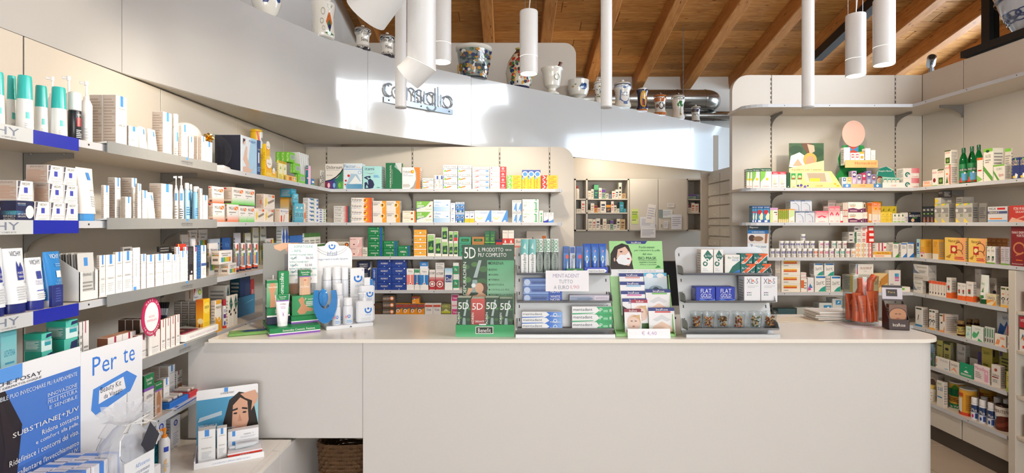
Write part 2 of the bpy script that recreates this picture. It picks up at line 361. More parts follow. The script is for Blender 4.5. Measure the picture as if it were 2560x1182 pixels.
# window with dark frame above the right wall
WNX = 3.72; wn = MB().box(WNX, WNX + .08, -4, 4.1, 2.722, 2.77); wy = (4.06, 2.7, 1.4, .1, -1.2, -2.5)
for y in wy: wn.box(WNX, WNX + .08, y - .035, y + .035, 2.77, ceil_z(y) - .1)
w1 = struct(wn.build('window_1', 'black_frame'))
for y1, y0 in zip(wy[:3], wy[1:4]): MB().box(WNX + .037, WNX + .043, y0 + .035, y1 - .035, 2.77, ceil_z(y1) - .12).build('pane', 'glass', w1)
MB().box(XR - .012, WNX, -4, 3.767, 2.7215, 2.77).build('sill', 'black_frame', w1)
# shop window behind the camera
wn = MB()
for x in (-.8, .3, 1.44, 2.54): wn.box(x, x + .06, -4.1, -4.02, .35, 2.5)
wn.box(-.8, 2.6, -4.1, -4.02, .35, .42).box(-.8, 2.6, -4.1, -4.02, 2.43, 2.5)
struct(wn.build('window_2', 'black_frame'))
# partition of the back room, tall cream screen behind the fascia
struct(MB().box(.56, 2.6, 6.45, 6.52, 0, 2.62).build('wall_back_room', 'panel'))
struct(MB().prism(rounded(-1.69, .685, 2.2, 3.368, .12, 'r'), .04, o=5.3).build('wall_screen', 'panel'))
struct(MB().bbox(.57, .6, 4.9, 4.96, 0, 2.16).build('trim_1', 'panel'))
struct(MB().box(XL, XR, YFAR - .02, YFAR, 0, .1).build('baseboard_far', 'toe'))
# ================================================================ curved fascia over left and back shelves
FP = [(-1.668, .3), (-1.668, 1.2), (-1.667, 1.8), (-1.655, 2.184), (-1.60, 2.416), (-1.474, 2.852), (-1.324, 3.164), (-1.175, 3.45), (-.995, 3.665), (-.732, 3.96), (-.313, 4.322), (.62, 5.02), (1.273, 5.508), (2.4, 6.35), (2.86, 6.69)]
def spline(P_, n=8):
    out = []
    for i in range(len(P_) - 1):
        p0 = Vector(P_[max(i-1, 0)]); p1 = Vector(P_[i]); p2 = Vector(P_[i+1]); p3 = Vector(P_[min(i+2, len(P_)-1)])
        for k in range(n):
            t = k / n; out.append(.5 * ((2*p1) + (p2-p0)*t + (2*p0-5*p1+4*p2-p3)*t*t + (3*p1-p0-3*p2+p3)*t**3))
    return out + [Vector(P_[-1])]
FC = spline(FP); FZ0, FZ1 = 2.17, 2.747
def fpx(p): return VX + F * p.x / p.y
def fnorm(i):
    t = (FC[min(i+1, len(FC)-1)] - FC[max(i-1, 0)]).normalized(); return Vector((t.y, -t.x))
fas = tag(empty('curved_fascia', (0, 0, 0)), 'glossy pale grey fascia curving above the left and back shelves', 'fascia')
cuts = [-1e9, 298, 918, 1176, 1499, 1723, 1e9]
xs = [fpx(p) for p in FC]
idx = [0] + [min(range(len(xs)), key=lambda i: abs(xs[i] - c)) for c in cuts[1:-1]] + [len(FC) - 1]
for a, b in zip(idx, idx[1:]):
    q = MB(); n = b - a + 1; pts = []
    for i in range(a, b + 1):
        nn = fnorm(i); p = FC[i].copy()
        if i == a and a: p = FC[i] + (FC[i+1] - FC[i]).normalized() * .0012
        if i == b and b < len(FC) - 1: p = FC[i] - (FC[i] - FC[i-1]).normalized() * .0012
        pts.append((p, p - nn * .02))
    O_ = [p[0] for p in pts]; I_ = [p[1] for p in pts]
    q.add([(p.x, p.y, z) for p in O_ for z in (FZ0, FZ1)], [(2*i, 2*i+2, 2*i+3, 2*i+1) for i in range(n-1)], smooth=True)
    q.add([(p.x, p.y, z) for p in I_ for z in (FZ0, FZ1)], [(2*i, 2*i+1, 2*i+3, 2*i+2) for i in range(n-1)], smooth=True)
    for z, rev in ((FZ0, True), (FZ1, False)):
        q.add([(p.x, p.y, z) for pr in zip(O_, I_) for p in pr], [((2*i, 2*i+2, 2*i+3, 2*i+1) if not rev else (2*i, 2*i+1, 2*i+3, 2*i+2)) for i in range(n-1)])
    for k in (0, n-1): q.add([(O_[k].x, O_[k].y, FZ0), (O_[k].x, O_[k].y, FZ1), (I_[k].x, I_[k].y, FZ1), (I_[k].x, I_[k].y, FZ0)], [(0, 1, 2, 3) if k == 0 else (3, 2, 1, 0)])
    q.build('panel', 'fascia', fas)
q = MB()
for i in range(len(FC) - 1):
    p, p2 = FC[i] - fnorm(i) * .019, FC[i+1] - fnorm(i+1) * .019
    if p.y < 1.9 or p.y > YB: continue
    for z, f in ((FZ0 + .004, (0, 1, 2, 3)), (FZ0 + .018, (3, 2, 1, 0))):
        q.add([(XL - .03, p.y, z), (XL - .03, min(p2.y, YB), z), (p2.x, min(p2.y, YB), z), (p.x, p.y, z)], [f])
q.build('soffit', 'panel', fas)
# ledge behind the top edge, carries the old pharmacy jars
lo = [(FC[i] - fnorm(i) * .02) for i in range(8, len(FC))]; li = [(FC[i] - fnorm(i) * .3) for i in range(8, len(FC))]
li = [Vector((max(p.x, XL - .03), p.y)) for p in li]
q = MB()
for i in range(len(lo) - 1):
    q.add([(lo[i].x, lo[i].y, FZ1 - .004), (lo[i+1].x, lo[i+1].y, FZ1 - .004), (li[i+1].x, li[i+1].y, FZ1 - .004), (li[i].x, li[i].y, FZ1 - .004)], [(0, 1, 2, 3)])
    q.add([(lo[i].x, lo[i].y, FZ1 - .03), (lo[i+1].x, lo[i+1].y, FZ1 - .03), (li[i+1].x, li[i+1].y, FZ1 - .03), (li[i].x, li[i].y, FZ1 - .03)], [(3, 2, 1, 0)])
q.build('ledge', 'fascia', fas)
# raised letters "consiglio" on a rail
def on_fascia(px):
    i = min(range(len(xs)), key=lambda k: abs(xs[k] - px)); return i
sg = tag(empty('letter_sign'), 'brushed metal letters reading consiglio on a rail on the curved fascia', 'sign')
ia, ib = FC[on_fascia(960)], FC[on_fascia(1139)]
d = (ib - ia); Ls = d.length; ang = math.atan2(d.y, d.x); mid = max(((FC[i] - ia).dot(Vector((d.y, -d.x)).normalized()) for i in range(on_fascia(960), on_fascia(1139) + 1)), default=0)
nn = Vector((d.y, -d.x)).normalized(); off = mid + .004
sg.location = (ia.x + nn.x * off, ia.y + nn.y * off, 0); sg.rotation_euler = (0, 0, ang)
zb = WZ(240, ia.y)
MB().bbox(0, Ls, -.006, 0, zb - .045, zb - .004, r=.001).build('rail', 'sign_metal', sg)
for u in (.04, Ls * .51, Ls - .04): MB().lathe([(.0001, 0), (.006, .0)], n=10, cap=True, c='k').lathe([(.005, 0), (.005, .004)], n=10, c='k').build('screw', 'slot', sg, (u, -.007, zb - .025), (R(90), 0, 0))
tw = {'c': .78, 'o': .95, 'n': .75, 's': .55, 'i': .2, 'g': .9, 'l': .2}; tot = sum(tw[c] + .12 for c in 'consiglio'); u = 0
for ch in 'consiglio':
    w_ = tw[ch] / tot * Ls; x0 = u + .004; u += (tw[ch] + .12) / tot * Ls; hx = .088
    q = MB(); rr = w_ / 2; cx = x0 + rr; cz = zb + .05; t = .0065
    arc = lambda cx, cz, rx, rz, a0, a1, n=18: [(cx + rx * math.cos(R(a0 + (a1 - a0) * i / n)), -.008, cz + rz * math.sin(R(a0 + (a1 - a0) * i / n))) for i in range(n + 1)]
    rz = .045
    if ch == 'c': q.tube(arc(cx, cz, rr, rz, 55, 305), t, 6)
    elif ch == 'o': q.tube(arc(cx, cz, rr, rz, 0, 345, 22), t, 6, closed=True)
    elif ch == 'n': q.tube([(x0, -.008, zb), (x0, -.008, cz + rz)], t, 6).tube([(x0, -.008, cz)] + arc(cx, cz, rr, rz, 180, 0) + [(x0 + w_, -.008, zb)], t, 6)
    elif ch == 's': q.tube(arc(cx, cz + .022, rr, .022, 40, 270, 12) + arc(cx, cz - .022, rr, .022, 90, -140, 12), t, 6)
    elif ch == 'i': q.tube([(cx, -.008, zb), (cx, -.008, cz + rz)], t, 6)
    elif ch == 'l': q.tube([(cx, -.008, zb), (cx, -.008, cz + .1)], t, 6)
    elif ch == 'g': q.tube(arc(cx, cz, rr, rz, 0, 345, 22), t, 6, closed=True).tube([(x0 + w_, -.008, cz + rz), (x0 + w_, -.008, zb - .01)] + arc(cx, zb - .01, rr, .035, 0, -160, 10), t, 6)
    q.build('letter', 'sign_metal', sg)
# ================================================================ shelves
ORD = ['', 'top', 'second', 'third', 'fourth', 'fifth', 'sixth', 'lowest']
def bracket(par, x, y, z, dirn):
    """gusset plate under a shelf; dirn: unit (x,y) pointing away from wall"""
    q = MB(); n = 8; L_ = .17; pr = [(0, 0), (L_, 0), (L_, -.018)] + [(L_ - (L_ - .012) * math.sin(math.pi / 2 * i / n), -.018 - .065 * (1 - math.cos(math.pi / 2 * i / n))) for i in range(1, n + 1)] + [(0, -.09)]
    dx, dy = dirn; px_, py_ = -dy * .0025, dx * .0025; b = len(pr)
    V_ = [(x + u * dx + px_, y + u * dy + py_, z + v) for u, v in pr] + [(x + u * dx - px_, y + u * dy - py_, z + v) for u, v in pr]
    q.add(V_, [tuple(range(b)), tuple(reversed(range(b, 2*b)))] + [((i+1) % b, i, b + i, b + (i+1) % b) for i in range(b)])
    for u in (.025, .14): q.lathe([(.008, 0), (.008, .004)], n=10, cx=x + u * dx, cy=y + u * dy, z=z - .006)
    q.build('bracket', 'bracket', par)
def shelf(label, pts_board, edge, z, brackets, t=.019):
    """pts_board: plan outline; edge: polyline of the front edge"""
    s_ = tag(empty('wall_shelf'), label, 'shelf', 'wall shelves')
    MB().prism(pts_board, t, axis='z', o=z - t).build('board', 'shelfboard', s_)
    q = MB()
    for (x0, y0), (x1, y1) in zip(edge, edge[1:]):
        dx, dy = x1 - x0, y1 - y0; L_ = math.hypot(dx, dy); nx, ny = dy / L_ * .004, -dx / L_ * .004
        V_ = [(x0, y0, z - t - .003), (x1, y1, z - t - .003), (x1, y1, z + .001), (x0, y0, z + .001)]
        V_ += [(a + nx, b + ny, c) for a, b, c in V_]
        q.add(V_, [(0, 1, 2, 3)[::-1], (4, 5, 6, 7), (0, 1, 5, 4), (2, 3, 7, 6), (1, 2, 6, 5), (3, 0, 4, 7)])
        k = .12
        while k < L_ - .05 and L_ > .2:
            cx, cy = x0 + dx / L_ * k, y0 + dy / L_ * k; ex, ey = dx / L_ * .0035, dy / L_ * .0035
            q.add([(cx + nx*1.1 + math.cos(a) * ex, cy + ny*1.1 + math.cos(a) * ey, z - .01 + .0035 * math.sin(a)) for a in [i * math.pi / 4 for i in range(8)]], [tuple(range(8))], m=1)
            k += .33
    q.build('front_edge', ['shelfedge', 'slot'], s_)
    for b in brackets: bracket(s_, *b)
    return s_
for k in (1, 2, 3, 4, 5):
    z = ZS[k]; ye = 3.93 if k < 5 else 2.38
    bd = [(XL, .55), (LX, .55), (LX, ye)] + ([(XL, YB)] if k < 5 else [(XL, ye)])
    shelf(f'long wooden shelf along the left wall, {ORD[k]} from the top' if k > 1 else 'long wooden shelf along the left wall, topmost', bd, [(LX, .55), (LX, ye)], z, [(XL, y, z - .02, (1, 0)) for y in (1.07, 1.786, 2.49, 3.17) if y < ye])
    if k < 5:
        rr = [(.402 - .05 + .05 * math.sin(a), BY + .05 - .05 * math.cos(a)) for a in [math.pi / 2 * i / 6 for i in range(7)]]
        shelf(f'wooden shelf on the back wall, {ORD[k]} from the top' if k > 1 else 'wooden shelf on the back wall, topmost', [(XL, YB), (LX, BY)] + rr + [(.402, YB)], [(LX, BY), (.352, BY)] + rr[1:], z, [(x, YB, z - .02, (0, -1)) for x in (-.788, -.075, .333)])
shelf('wooden shelf on the back wall, hidden low behind the counter', [(XL, YB), (LX, BY), (.4, BY), (.4, YB)], [(LX, BY), (.4, BY)], ZS[5], [])
for k in range(0, 6):
    z = ZS[k] if k else 2.40
    rr = [(1.738 + .22 - .22 * math.sin(a), YBR - (YBR - RBY) * (1 - math.cos(a)) - .0) for a in [math.pi / 2 * (1 - i / 8) for i in range(9)]] if False else []
    x0 = 1.738
    cur = [(x0, YBR), (x0, RBY + .1)] + [(x0 + .16 * (1 - math.cos(a)), RBY + .1 - .1 * math.sin(a)) for a in [math.pi / 2 * i / 6 for i in range(1, 7)]]
    ev = cur[1:] + [(RX, RBY)]
    nm = 'empty canopy shelf at the top of the right-hand bay' if k == 0 else f'wooden shelf across the right-hand bay, {ORD[k]} from the top'
    shelf(nm, cur + [(RX, RBY), (XR, YBR)], ev, z, [(x, YBR, z - .02, (0, -1)) for x in (2.084, 3.07)])
for k in range(0, 8):
    z = ZS[k] if k else 2.40; y1 = 2.2 if k < 4 else 3.09
    nm = 'empty canopy shelf above the right-hand wall' if k == 0 else f'wooden shelf along the right-hand wall, {ORD[k]} from the top'
    ys_ = RBY if k < 6 else YBR
    shelf(nm, [(XR, YBR), (RX, ys_), (RX, y1), (XR, y1)], [(RX, ys_), (RX, y1)], z, [(XR, 3.757, z - .02, (-1, 0))] + ([(XR, 3.05, z - .02, (-1, 0))] if k < 4 else []))
# base under the right-hand wall, its dark toe kick, and the gable of the next unit
bs = tag(empty('base_unit'), 'cream base panel with dark toe kick under the right-hand shelves', 'cabinet')
for a, b in ((YBR, 3.42), (3.415, 3.09)): MB().bbox(RX + .012, RX + .03, b, a - .005, .107, .242, r=.001).build('panel', 'panel', bs)
MB().box(RX + .03, RX + .05, 3.09, YBR, 0, .107).build('toe_kick', 'toe', bs)
gb = tag(empty('shelf_unit'), 'cream shelf unit with upright gable at the right edge', 'shelf unit')
MB().bbox(RX - .01, XR, 3.03, 3.075, 0, ZS[3] - .026, r=.002).build('gable', 'panel', gb)
for z in (ZS[4] - .006, .79, .525, .29): MB().bbox(RX - .005, XR, 2.2, 3.029, z - .02, z).build('board', 'shelfboard', gb)
MB().bbox(XR - .03, XR - .01, 2.2, 3.029, 0, ZS[3] - .03).build('back_panel', 'panel', gb)
# ================================================================ strips and trays on the left shelves
for k in (1, 2, 3):
    z = ZS[k]; y0, ym, y1 = .62, YX(83, -1.335), YX(197, -1.335)
    st = tag(empty('brand_strip', (-1.338, 0, z)), f'white and blue lettered strip clipped to the {ORD[k]} left shelf', 'sign', 'lettered shelf strips')
    a = MB().box(0, .003, y0, ym, -.037, .002, 'lg'); a.prints((.0032, ym - .42, -.037), (0, .42, 0), (0, 0, .039), (1, 0, 0), [('T', 'VICHY', .55, .3, .9, .85, '7a8498'), ('T', 'LABORATOIRES', .6, .1, .88, .2, 'gy')])
    a.build('white_section', 'plastic', st)
    MB().box(0, .003, ym, y1, -.037, .002, 'vi').build('blue_section', 'plastic', st)
for k in (1, 2, 3, 4):
    z = ZS[k]; y0, y1 = YX(267, -1.33), YX(541, -1.33)
    if k == 4: y0 = 1.2
    t = tag(empty('shelf_tray', (0, 0, z)), f'white product tray with grey lettered front on the {ORD[k]} left shelf', 'tray', 'grey fronted shelf trays')
    MB().prism([(-1.33, .012), (-1.365, .006), (-1.365, .002), (-1.33, .006)], y1 - y0, axis='y', o=y0, c='w').build('tray_base', 'plastic', t)
    q = MB().box(-1.33, -1.327, y0, y1, -.027, .012, 'lg')
    ym = y0 + (y1 - y0) * (.66 if k < 4 else .8)
    q2 = MB().prints((-1.3268, ym - .05, -.027), (0, .1, 0), (0, 0, .039), (1, 0, 0), [('r', .45, .72, .56, 1, 'sk'), ('T', 'LA ROCHE-POSAY', .12, .38, .88, .58, 'dg'), ('T', 'LABORATOIRE DERMATOLOGIQUE', .14, .22, .86, .31, 'dg')])
    q.build('front_strip', 'traygrey', t); q2.build('lettering', 'carton', t)
# ================================================================ sales counter
HC, YF0, YF1, XC0, XC1 = 1.025, 2.25, 2.87, -1.3, 1.915
ct = tag(empty('sales_counter'), 'long cream sales counter with rounded right end', 'counter')
rc = [(XC1 - .12 + .12 * math.sin(a), YF0 + .12 - .12 * math.cos(a)) for a in [math.pi / 2 * i / 10 for i in range(11)]]
MB().prism([(XC0, YF1), (XC0, YF0)] + rc + [(XC1, YF1)], .016, axis='z', o=HC - .016).build('worktop', 'worktop', ct)
ri = [(XC1 - .02 - .11 + .11 * math.sin(a), YF0 + .015 + .11 - .11 * math.cos(a)) for a in [math.pi / 2 * i / 10 for i in range(11)]]
q = MB(); pl = [(-.635, YF0 + .015)] + ri + [(XC1 - .02, YF1 - .05)]
for (a, b), (c, d) in zip(pl, pl[1:]): q.add([(a, b, .05), (c, d, .05), (c, d, HC - .016), (a, b, HC - .016)], [(0, 1, 2, 3)], smooth=True)
q.prism([(-.635, YF0 + .0151), (-.615, YF0 + .0151), (-.615, YF1 - .05), (-.635, YF1 - .05)], HC - .066, axis='z', o=.05)
q.build('front_panel', 'counter', ct)
MB().bbox(-1.4, -.637, YF0 + .018, YF0 + .036, .589, HC - .017).build('bridge_panel', 'counter', ct)
MB().box(-.62, XC1 - .1, YF1 - .08, YF1 - .06, .05, HC - .017).build('rear_panel', 'counter', ct)
MB().box(-.6, XC1 - .16, YF0 + .08, YF1 - .1, 0, .05).build('plinth', 'toe', ct)
# low base cabinet under the left shelves
bc = tag(empty('base_cabinet'), 'low base cabinet with cream top under the left shelves', 'cabinet')
MB().box(XL + .03, -.955, .5, 2.75, .08, .577).build('body', 'counter', bc)
for a, b in ((.5, 1.3), (1.303, 2.128), (2.132, 2.75)): MB().bbox(-.954, -.938, a, b, .08, .577, r=.001).build('door', 'counter', bc)
MB().box(XL + .001, -.97, .5, 2.24, .578, .595).build('top', 'worktop', bc)
for a, b in ((.5, 2.128), (2.132, 2.24)): MB().box(-.969, -.938, a, b, .578, .595).build('edge_strip', 'worktop', bc)
MB().box(XL + .03, -1.0, .5, 2.75, 0, .08).build('toe_kick', 'toe', bc)
# wicker basket below the bridge
wk = tag(empty('wicker_basket', (-.775, 2.55, 0)), 'dark brown wicker basket under the counter bridge', 'basket')
q = MB(); NB = 40
for j in range(26):
    z = .02 + j * .019; f_ = .8 + .2 * j / 25; pts = []
    for i in range(NB):
        a = 2 * math.pi * i / NB; c_, s_ = math.cos(a), math.sin(a); e = .5
        x = math.copysign(abs(c_) ** e, c_) * .125 * f_; y = math.copysign(abs(s_) ** e, s_) * .15 * f_; w_ = 1 + .02 * (1 if (i + j) % 2 else -1)
        pts.append((x * w_, y * w_, z))
    q.tube(pts, .0095, 5, closed=True)
q.build('weave', 'wicker', wk)['kind'] = 'stuff'
MB().box(-.09, .09, -.11, .11, .0, .02).build('bottom', 'wicker', wk)

# ================================================================ cartons, bottles and where they stand
def r(a, b, c, d, col): return ('r', a, b, c, d, col)
def t(s, a, b, c, d, col, rot=0): return ('T', s, a, b, c, d, col, rot)
def g(a, b, c, d, c0, c1, vert=0): return ('g', a, b, c, d, c0, c1, vert)
def p(col, *pts): return ('p', col, pts)
def o(u, v, rr, col, ry=None): return ('o', u, v, rr, col) + ((ry,) if ry else ())
def ar(u, v, ro, ri, a0, a1, col): return ('a', u, v, ro, ri, a0, a1, col)
def ln(a, b, c, d, n, col='gy'): return ('l', a, b, c, d, n, col)
class S_:
    n = 0
    def __init__(s, base, side, prims, sp=None, top=None): s.b = base; s.s = side or base; s.pr = prims; s.sp = sp; s.t = top or s.s; S_.n += 1; s.id = S_.n
def S(base, *prims, side=None, sp=None, top=None): return S_(base, side, list(prims), sp, top)
_mc = {}
def carton_mesh(st, w, h, d, name='carton'):
    key = (st.id, round(w, 3), round(h, 3), round(d, 3))
    if key in _mc: return _mc[key]
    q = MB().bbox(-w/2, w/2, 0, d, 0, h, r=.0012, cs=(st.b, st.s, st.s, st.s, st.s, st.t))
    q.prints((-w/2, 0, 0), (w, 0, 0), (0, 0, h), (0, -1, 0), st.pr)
    sp = st.sp if st.sp is not None else [ln(.12, .1, .88, .88, 8, 'gy')]
    if sp:
        q.prints((-w/2, d, 0), (0, -d, 0), (0, 0, h), (-1, 0, 0), sp); q.prints((w/2, 0, 0), (0, d, 0), (0, 0, h), (1, 0, 0), sp)
    _mc[key] = q.mesh(name, ['carton']); return _mc[key]
PH = {'B': 'back wall', 'Q': 'right bay', 'L': 'left wall', 'R': 'right wall'}
ROT = {'B': 0, 'Q': 0, 'L': math.pi / 2, 'R': -math.pi / 2}
FR = {'B': BY + .02, 'Q': RBY + .02, 'L': LX - .012, 'R': RX + .015}
TOPS = {}
USED = {}
NUM = ['first', 'second', 'third', 'fourth', 'fifth', 'sixth', 'seventh', 'eighth']
def posname(i, n, j, m, k, l):
    w = []
    if m > 1: w.append(['lower', 'upper'][j] if m == 2 else ['bottom', 'middle', 'top'][j] if m == 3 else (['bottom'] + NUM[1:m-1] + ['top'])[j] + ('' if j in (0, m-1) else ' up'))
    if n > 1: w.append(['left', 'right'][i] if n == 2 else ['left', 'middle', 'right'][i] if n == 3 else NUM[i] + ' across')
    if l > 1: w.append(['front', 'behind'][k] if l == 2 else ['front', 'middle', 'rear'][k] if l == 3 else NUM[k] + ' deep')
    return ' '.join(w)
def mklabel(desc, pos, plane, k):
    return desc + (', ' + pos if pos else '') + ', ' + PH[plane] + ' ' + ORD[k] + ' shelf'
def support(key, u0, u1, d0, d1, z):
    c = [(0, ZS[key[1]])]
    for a, b, e, f, tp in TOPS.get(key, ()):
        if min(b, u1) - max(a, u0) > .2 * (u1 - u0) and min(f, d1) - max(e, d0) > .01: c.append((1, tp))
    return min((x[1] for x in c), key=lambda q: abs(q - z))
def extent(plane, x0, x1, off):
    """front face in world: (u0, u1 along the wall, fixed coordinate, depth used for heights)"""
    if plane in 'BQ':
        Y = FR[plane] + off; return WX(x0, Y), WX(x1, Y), Y, Y
    X = FR[plane] + (-off if plane == 'L' else off)
    a, b = YX(x0, X), YX(x1, X); return a, b, X, (a if plane == 'L' else a)
KN = {'B': 'medicine_carton', 'Q': 'herbal_carton', 'R': 'supplement_carton', 'L': 'cosmetic_carton'}
def place(plane, k, x0, x1, yt, yb, st, desc, nx=1, ny=1, nd=1, d=.06, xs=None, off=0, name=None, cat='box', tilt=0, jit=.5, gap=0):
    name = name or KN[plane]
    u0, u1, fx, Yh = extent(plane, x0, x1, off)
    if xs is not None:
        dd = abs(x0 - xs) * u0 / F if plane == 'L' else abs(xs - x1) * u1 / F
        d = max(.012, dd / nd)
    lim = .318 - off - .03 if plane in 'L' else .3 - off
    if d * nd > lim: d = lim / nd
    lo_, hi = min(u0, u1), max(u0, u1); key = (plane, k)
    z0 = support(key, lo_, hi, off, off + d * nd, WZ(yb, Yh)); z1 = WZ(yt, Yh)
    h = (z1 - z0) / ny; w = (hi - lo_) / nx
    rg = random.Random(int(x0 * 7 + yt))
    sts = st if isinstance(st, (list, tuple)) else [st]
    for i in range(nx):
        for j in range(ny):
            for l in range(nd):
                s1 = sts[(i + j * nx) % len(sts)]
                me = carton_mesh(s1, w - .0012 - gap, h - .0004, d - .001, name)
                uc = lo_ + w * (i + .5) if plane != 'R' else hi - w * (i + .5)
                dp = off + l * d; jx = rg.uniform(-.4, .4) * .001 if (ny > 1 or nx > 1) else 0
                if plane in 'BQ': loc = (uc + jx, fx + l * d, z0 + j * h)
                elif plane == 'L': loc = (fx - l * d, uc + jx, z0 + j * h)
                else: loc = (fx + l * d, uc + jx, z0 + j * h)
                ob = link(name, me, None, loc, ROT[plane] + (tilt if tilt else rg.uniform(-.01, .01) * jit))
                ps = posname(i, nx, j, ny, l, nd); tag(ob, mklabel(desc, ps, plane, k), cat)
                if nx * ny * nd > 1: ob['group'] = desc + ' on ' + PH[plane] + ' ' + ORD[k] + ' shelf'
    TOPS.setdefault(key, []).append((lo_, hi, off, off + d * nd, z0 + h * ny))
def B(*a, **k): place('B', *a, **k)
def Q(*a, **k): place('Q', *a, **k)
def L(k, xs, *a, **kw): place('L', k, *a, xs=xs, **kw)
def RW(k, x0, x1, xs, *a, **kw): place('R', k, x0, x1, *a, xs=xs, **kw)
# round things: body profile builders return (parts) with r=1,h=1 normalised; built real-size
def lobj(desc, cat, name, loc, parts, rz=0, group=None):
    """parts: [(part name, MB, material)]; single part -> one mesh, else an empty with children"""
    if len(parts) == 1: ob = parts[0][1].build(name, parts[0][2], None, loc, rz)
    else:
        ob = empty(name, loc, rz)
        for n_, q, m_ in parts: q.build(n_, m_, ob)
    return tag(ob, desc, cat, group)
def clip(P_, ax, lo_, hi):
    for lim, sg in ((lo_, 1), (hi, -1)):
        out = []
        for i, a in enumerate(P_):
            b = P_[i - 1]; da, db = (a[ax] - lim) * sg, (b[ax] - lim) * sg
            if (da >= 0) != (db >= 0): f_ = db / (db - da); out.append(tuple(b[k] + (a[k] - b[k]) * f_ for k in range(len(a))))
            if da >= 0: out.append(a)
        P_ = out
        if len(P_) < 3: return []
    return P_
def bend(q, prims, fn, su=.07, sv=.125):
    """lay flat prims (u, v in 0..1) on a curved surface: cut into small pieces, then map with fn(u, y, v)"""
    w = MB(); w.prints((0, 0, 0), (1, 0, 0), (0, 0, 1), (0, -1, 0), prims)
    for f, c in zip(w.f, w.c):
        P_ = [w.v[i] + (C(c[k] if isinstance(c, list) else c)) for k, i in enumerate(f)]; us = [x[0] for x in P_]; vs_ = [x[2] for x in P_]; pc = [P_]
        if max(us) - min(us) > su: pc = [z for i in range(int(min(us) / su) - 1, int(max(us) / su) + 1) for z in [clip(P_, 0, i * su, (i + 1) * su)] if z]
        if max(vs_) - min(vs_) > sv: pc = [z for y in pc for i in range(int(min(vs_) / sv) - 1, int(max(vs_) / sv) + 1) for z in [clip(y, 2, i * sv, (i + 1) * sv)] if z]
        for y in pc: q.add([fn(*x[:3]) for x in y], [tuple(range(len(y)))], [tuple(x[3:7]) for x in y])
    return q
def curved_print(q, rad, z0, h, a0, a1, prims):
    """wrap flat prims onto a round body facing local -y; angles in degrees from -y"""
    def fn(u, y, v): a = R(a0 + (a1 - a0) * u); rr = (rad(v) if callable(rad) else rad) * 1.012 - y * 1.5 + .0003; return (rr * math.sin(a), -rr * math.cos(a), z0 + h * v)
    return bend(q, prims, fn, 9 / abs(a1 - a0))
def cyl_at(plane, k, xc, wpx, yt, yb, off=0):
    """centre, radius, height of an upright round thing seen at column xc"""
    if plane in 'BQ':
        Y = FR[plane] + off + .01; st = math.sqrt(1 + ((xc - VX) / F) ** 2); rad = wpx * Y / F / 2 / st; Y += rad; x = WX(xc, Y); y = Y; key = (x - rad, x + rad)
    else:
        X = FR[plane] + (-off - .01 if plane == 'L' else off + .01); tn = abs(xc - VX) / F; st = math.sqrt(1 + tn * tn)
        Y = abs(X) / tn; rad = wpx * Y / F / 2 / st; X += -rad if plane == 'L' else rad; Y = abs(X) / tn; x, y = X, Y; key = (y - rad, y + rad)
    z0 = support((plane, k), key[0], key[1], off, off + 2 * rad, WZ(yb, y)); h = WZ(yt, y) - z0
    TOPS.setdefault((plane, k), []).append((key[0], key[1], off, off + 2 * rad, z0 + h))
    return (x, y, z0), rad, h
def facing(loc): return math.atan2(-loc[0], loc[1]) * .5
def rnd_prof(rad, z0, z1, e=.004): return [(rad - e, z0), (rad, z0 + e), (rad, z1 - e), (rad - e, z1)]
def can(plane, k, xc, w, yt, yb, body, lid, prims, desc, off=0, lidh=.06, name='can', cat='can', mat='plastic', span=80, grp=None):
    loc, rad, h = cyl_at(plane, k, xc, w, yt, yb, off)
    q = MB().lathe(rnd_prof(rad * .98, 0, h * (1 - lidh)), n=24, c=body); curved_print(q, rad * .98, 0, h * (1 - lidh), -span, span, prims)
    lobj(mklabel(desc, '', plane, k), cat, name, loc, [('body', q, mat), ('lid', MB().lathe(rnd_prof(rad, h * (1 - lidh), h), n=24, c=lid), mat)], {'L': math.pi/2*.62, 'R': -math.pi/2*.62}.get(plane, 0), grp)
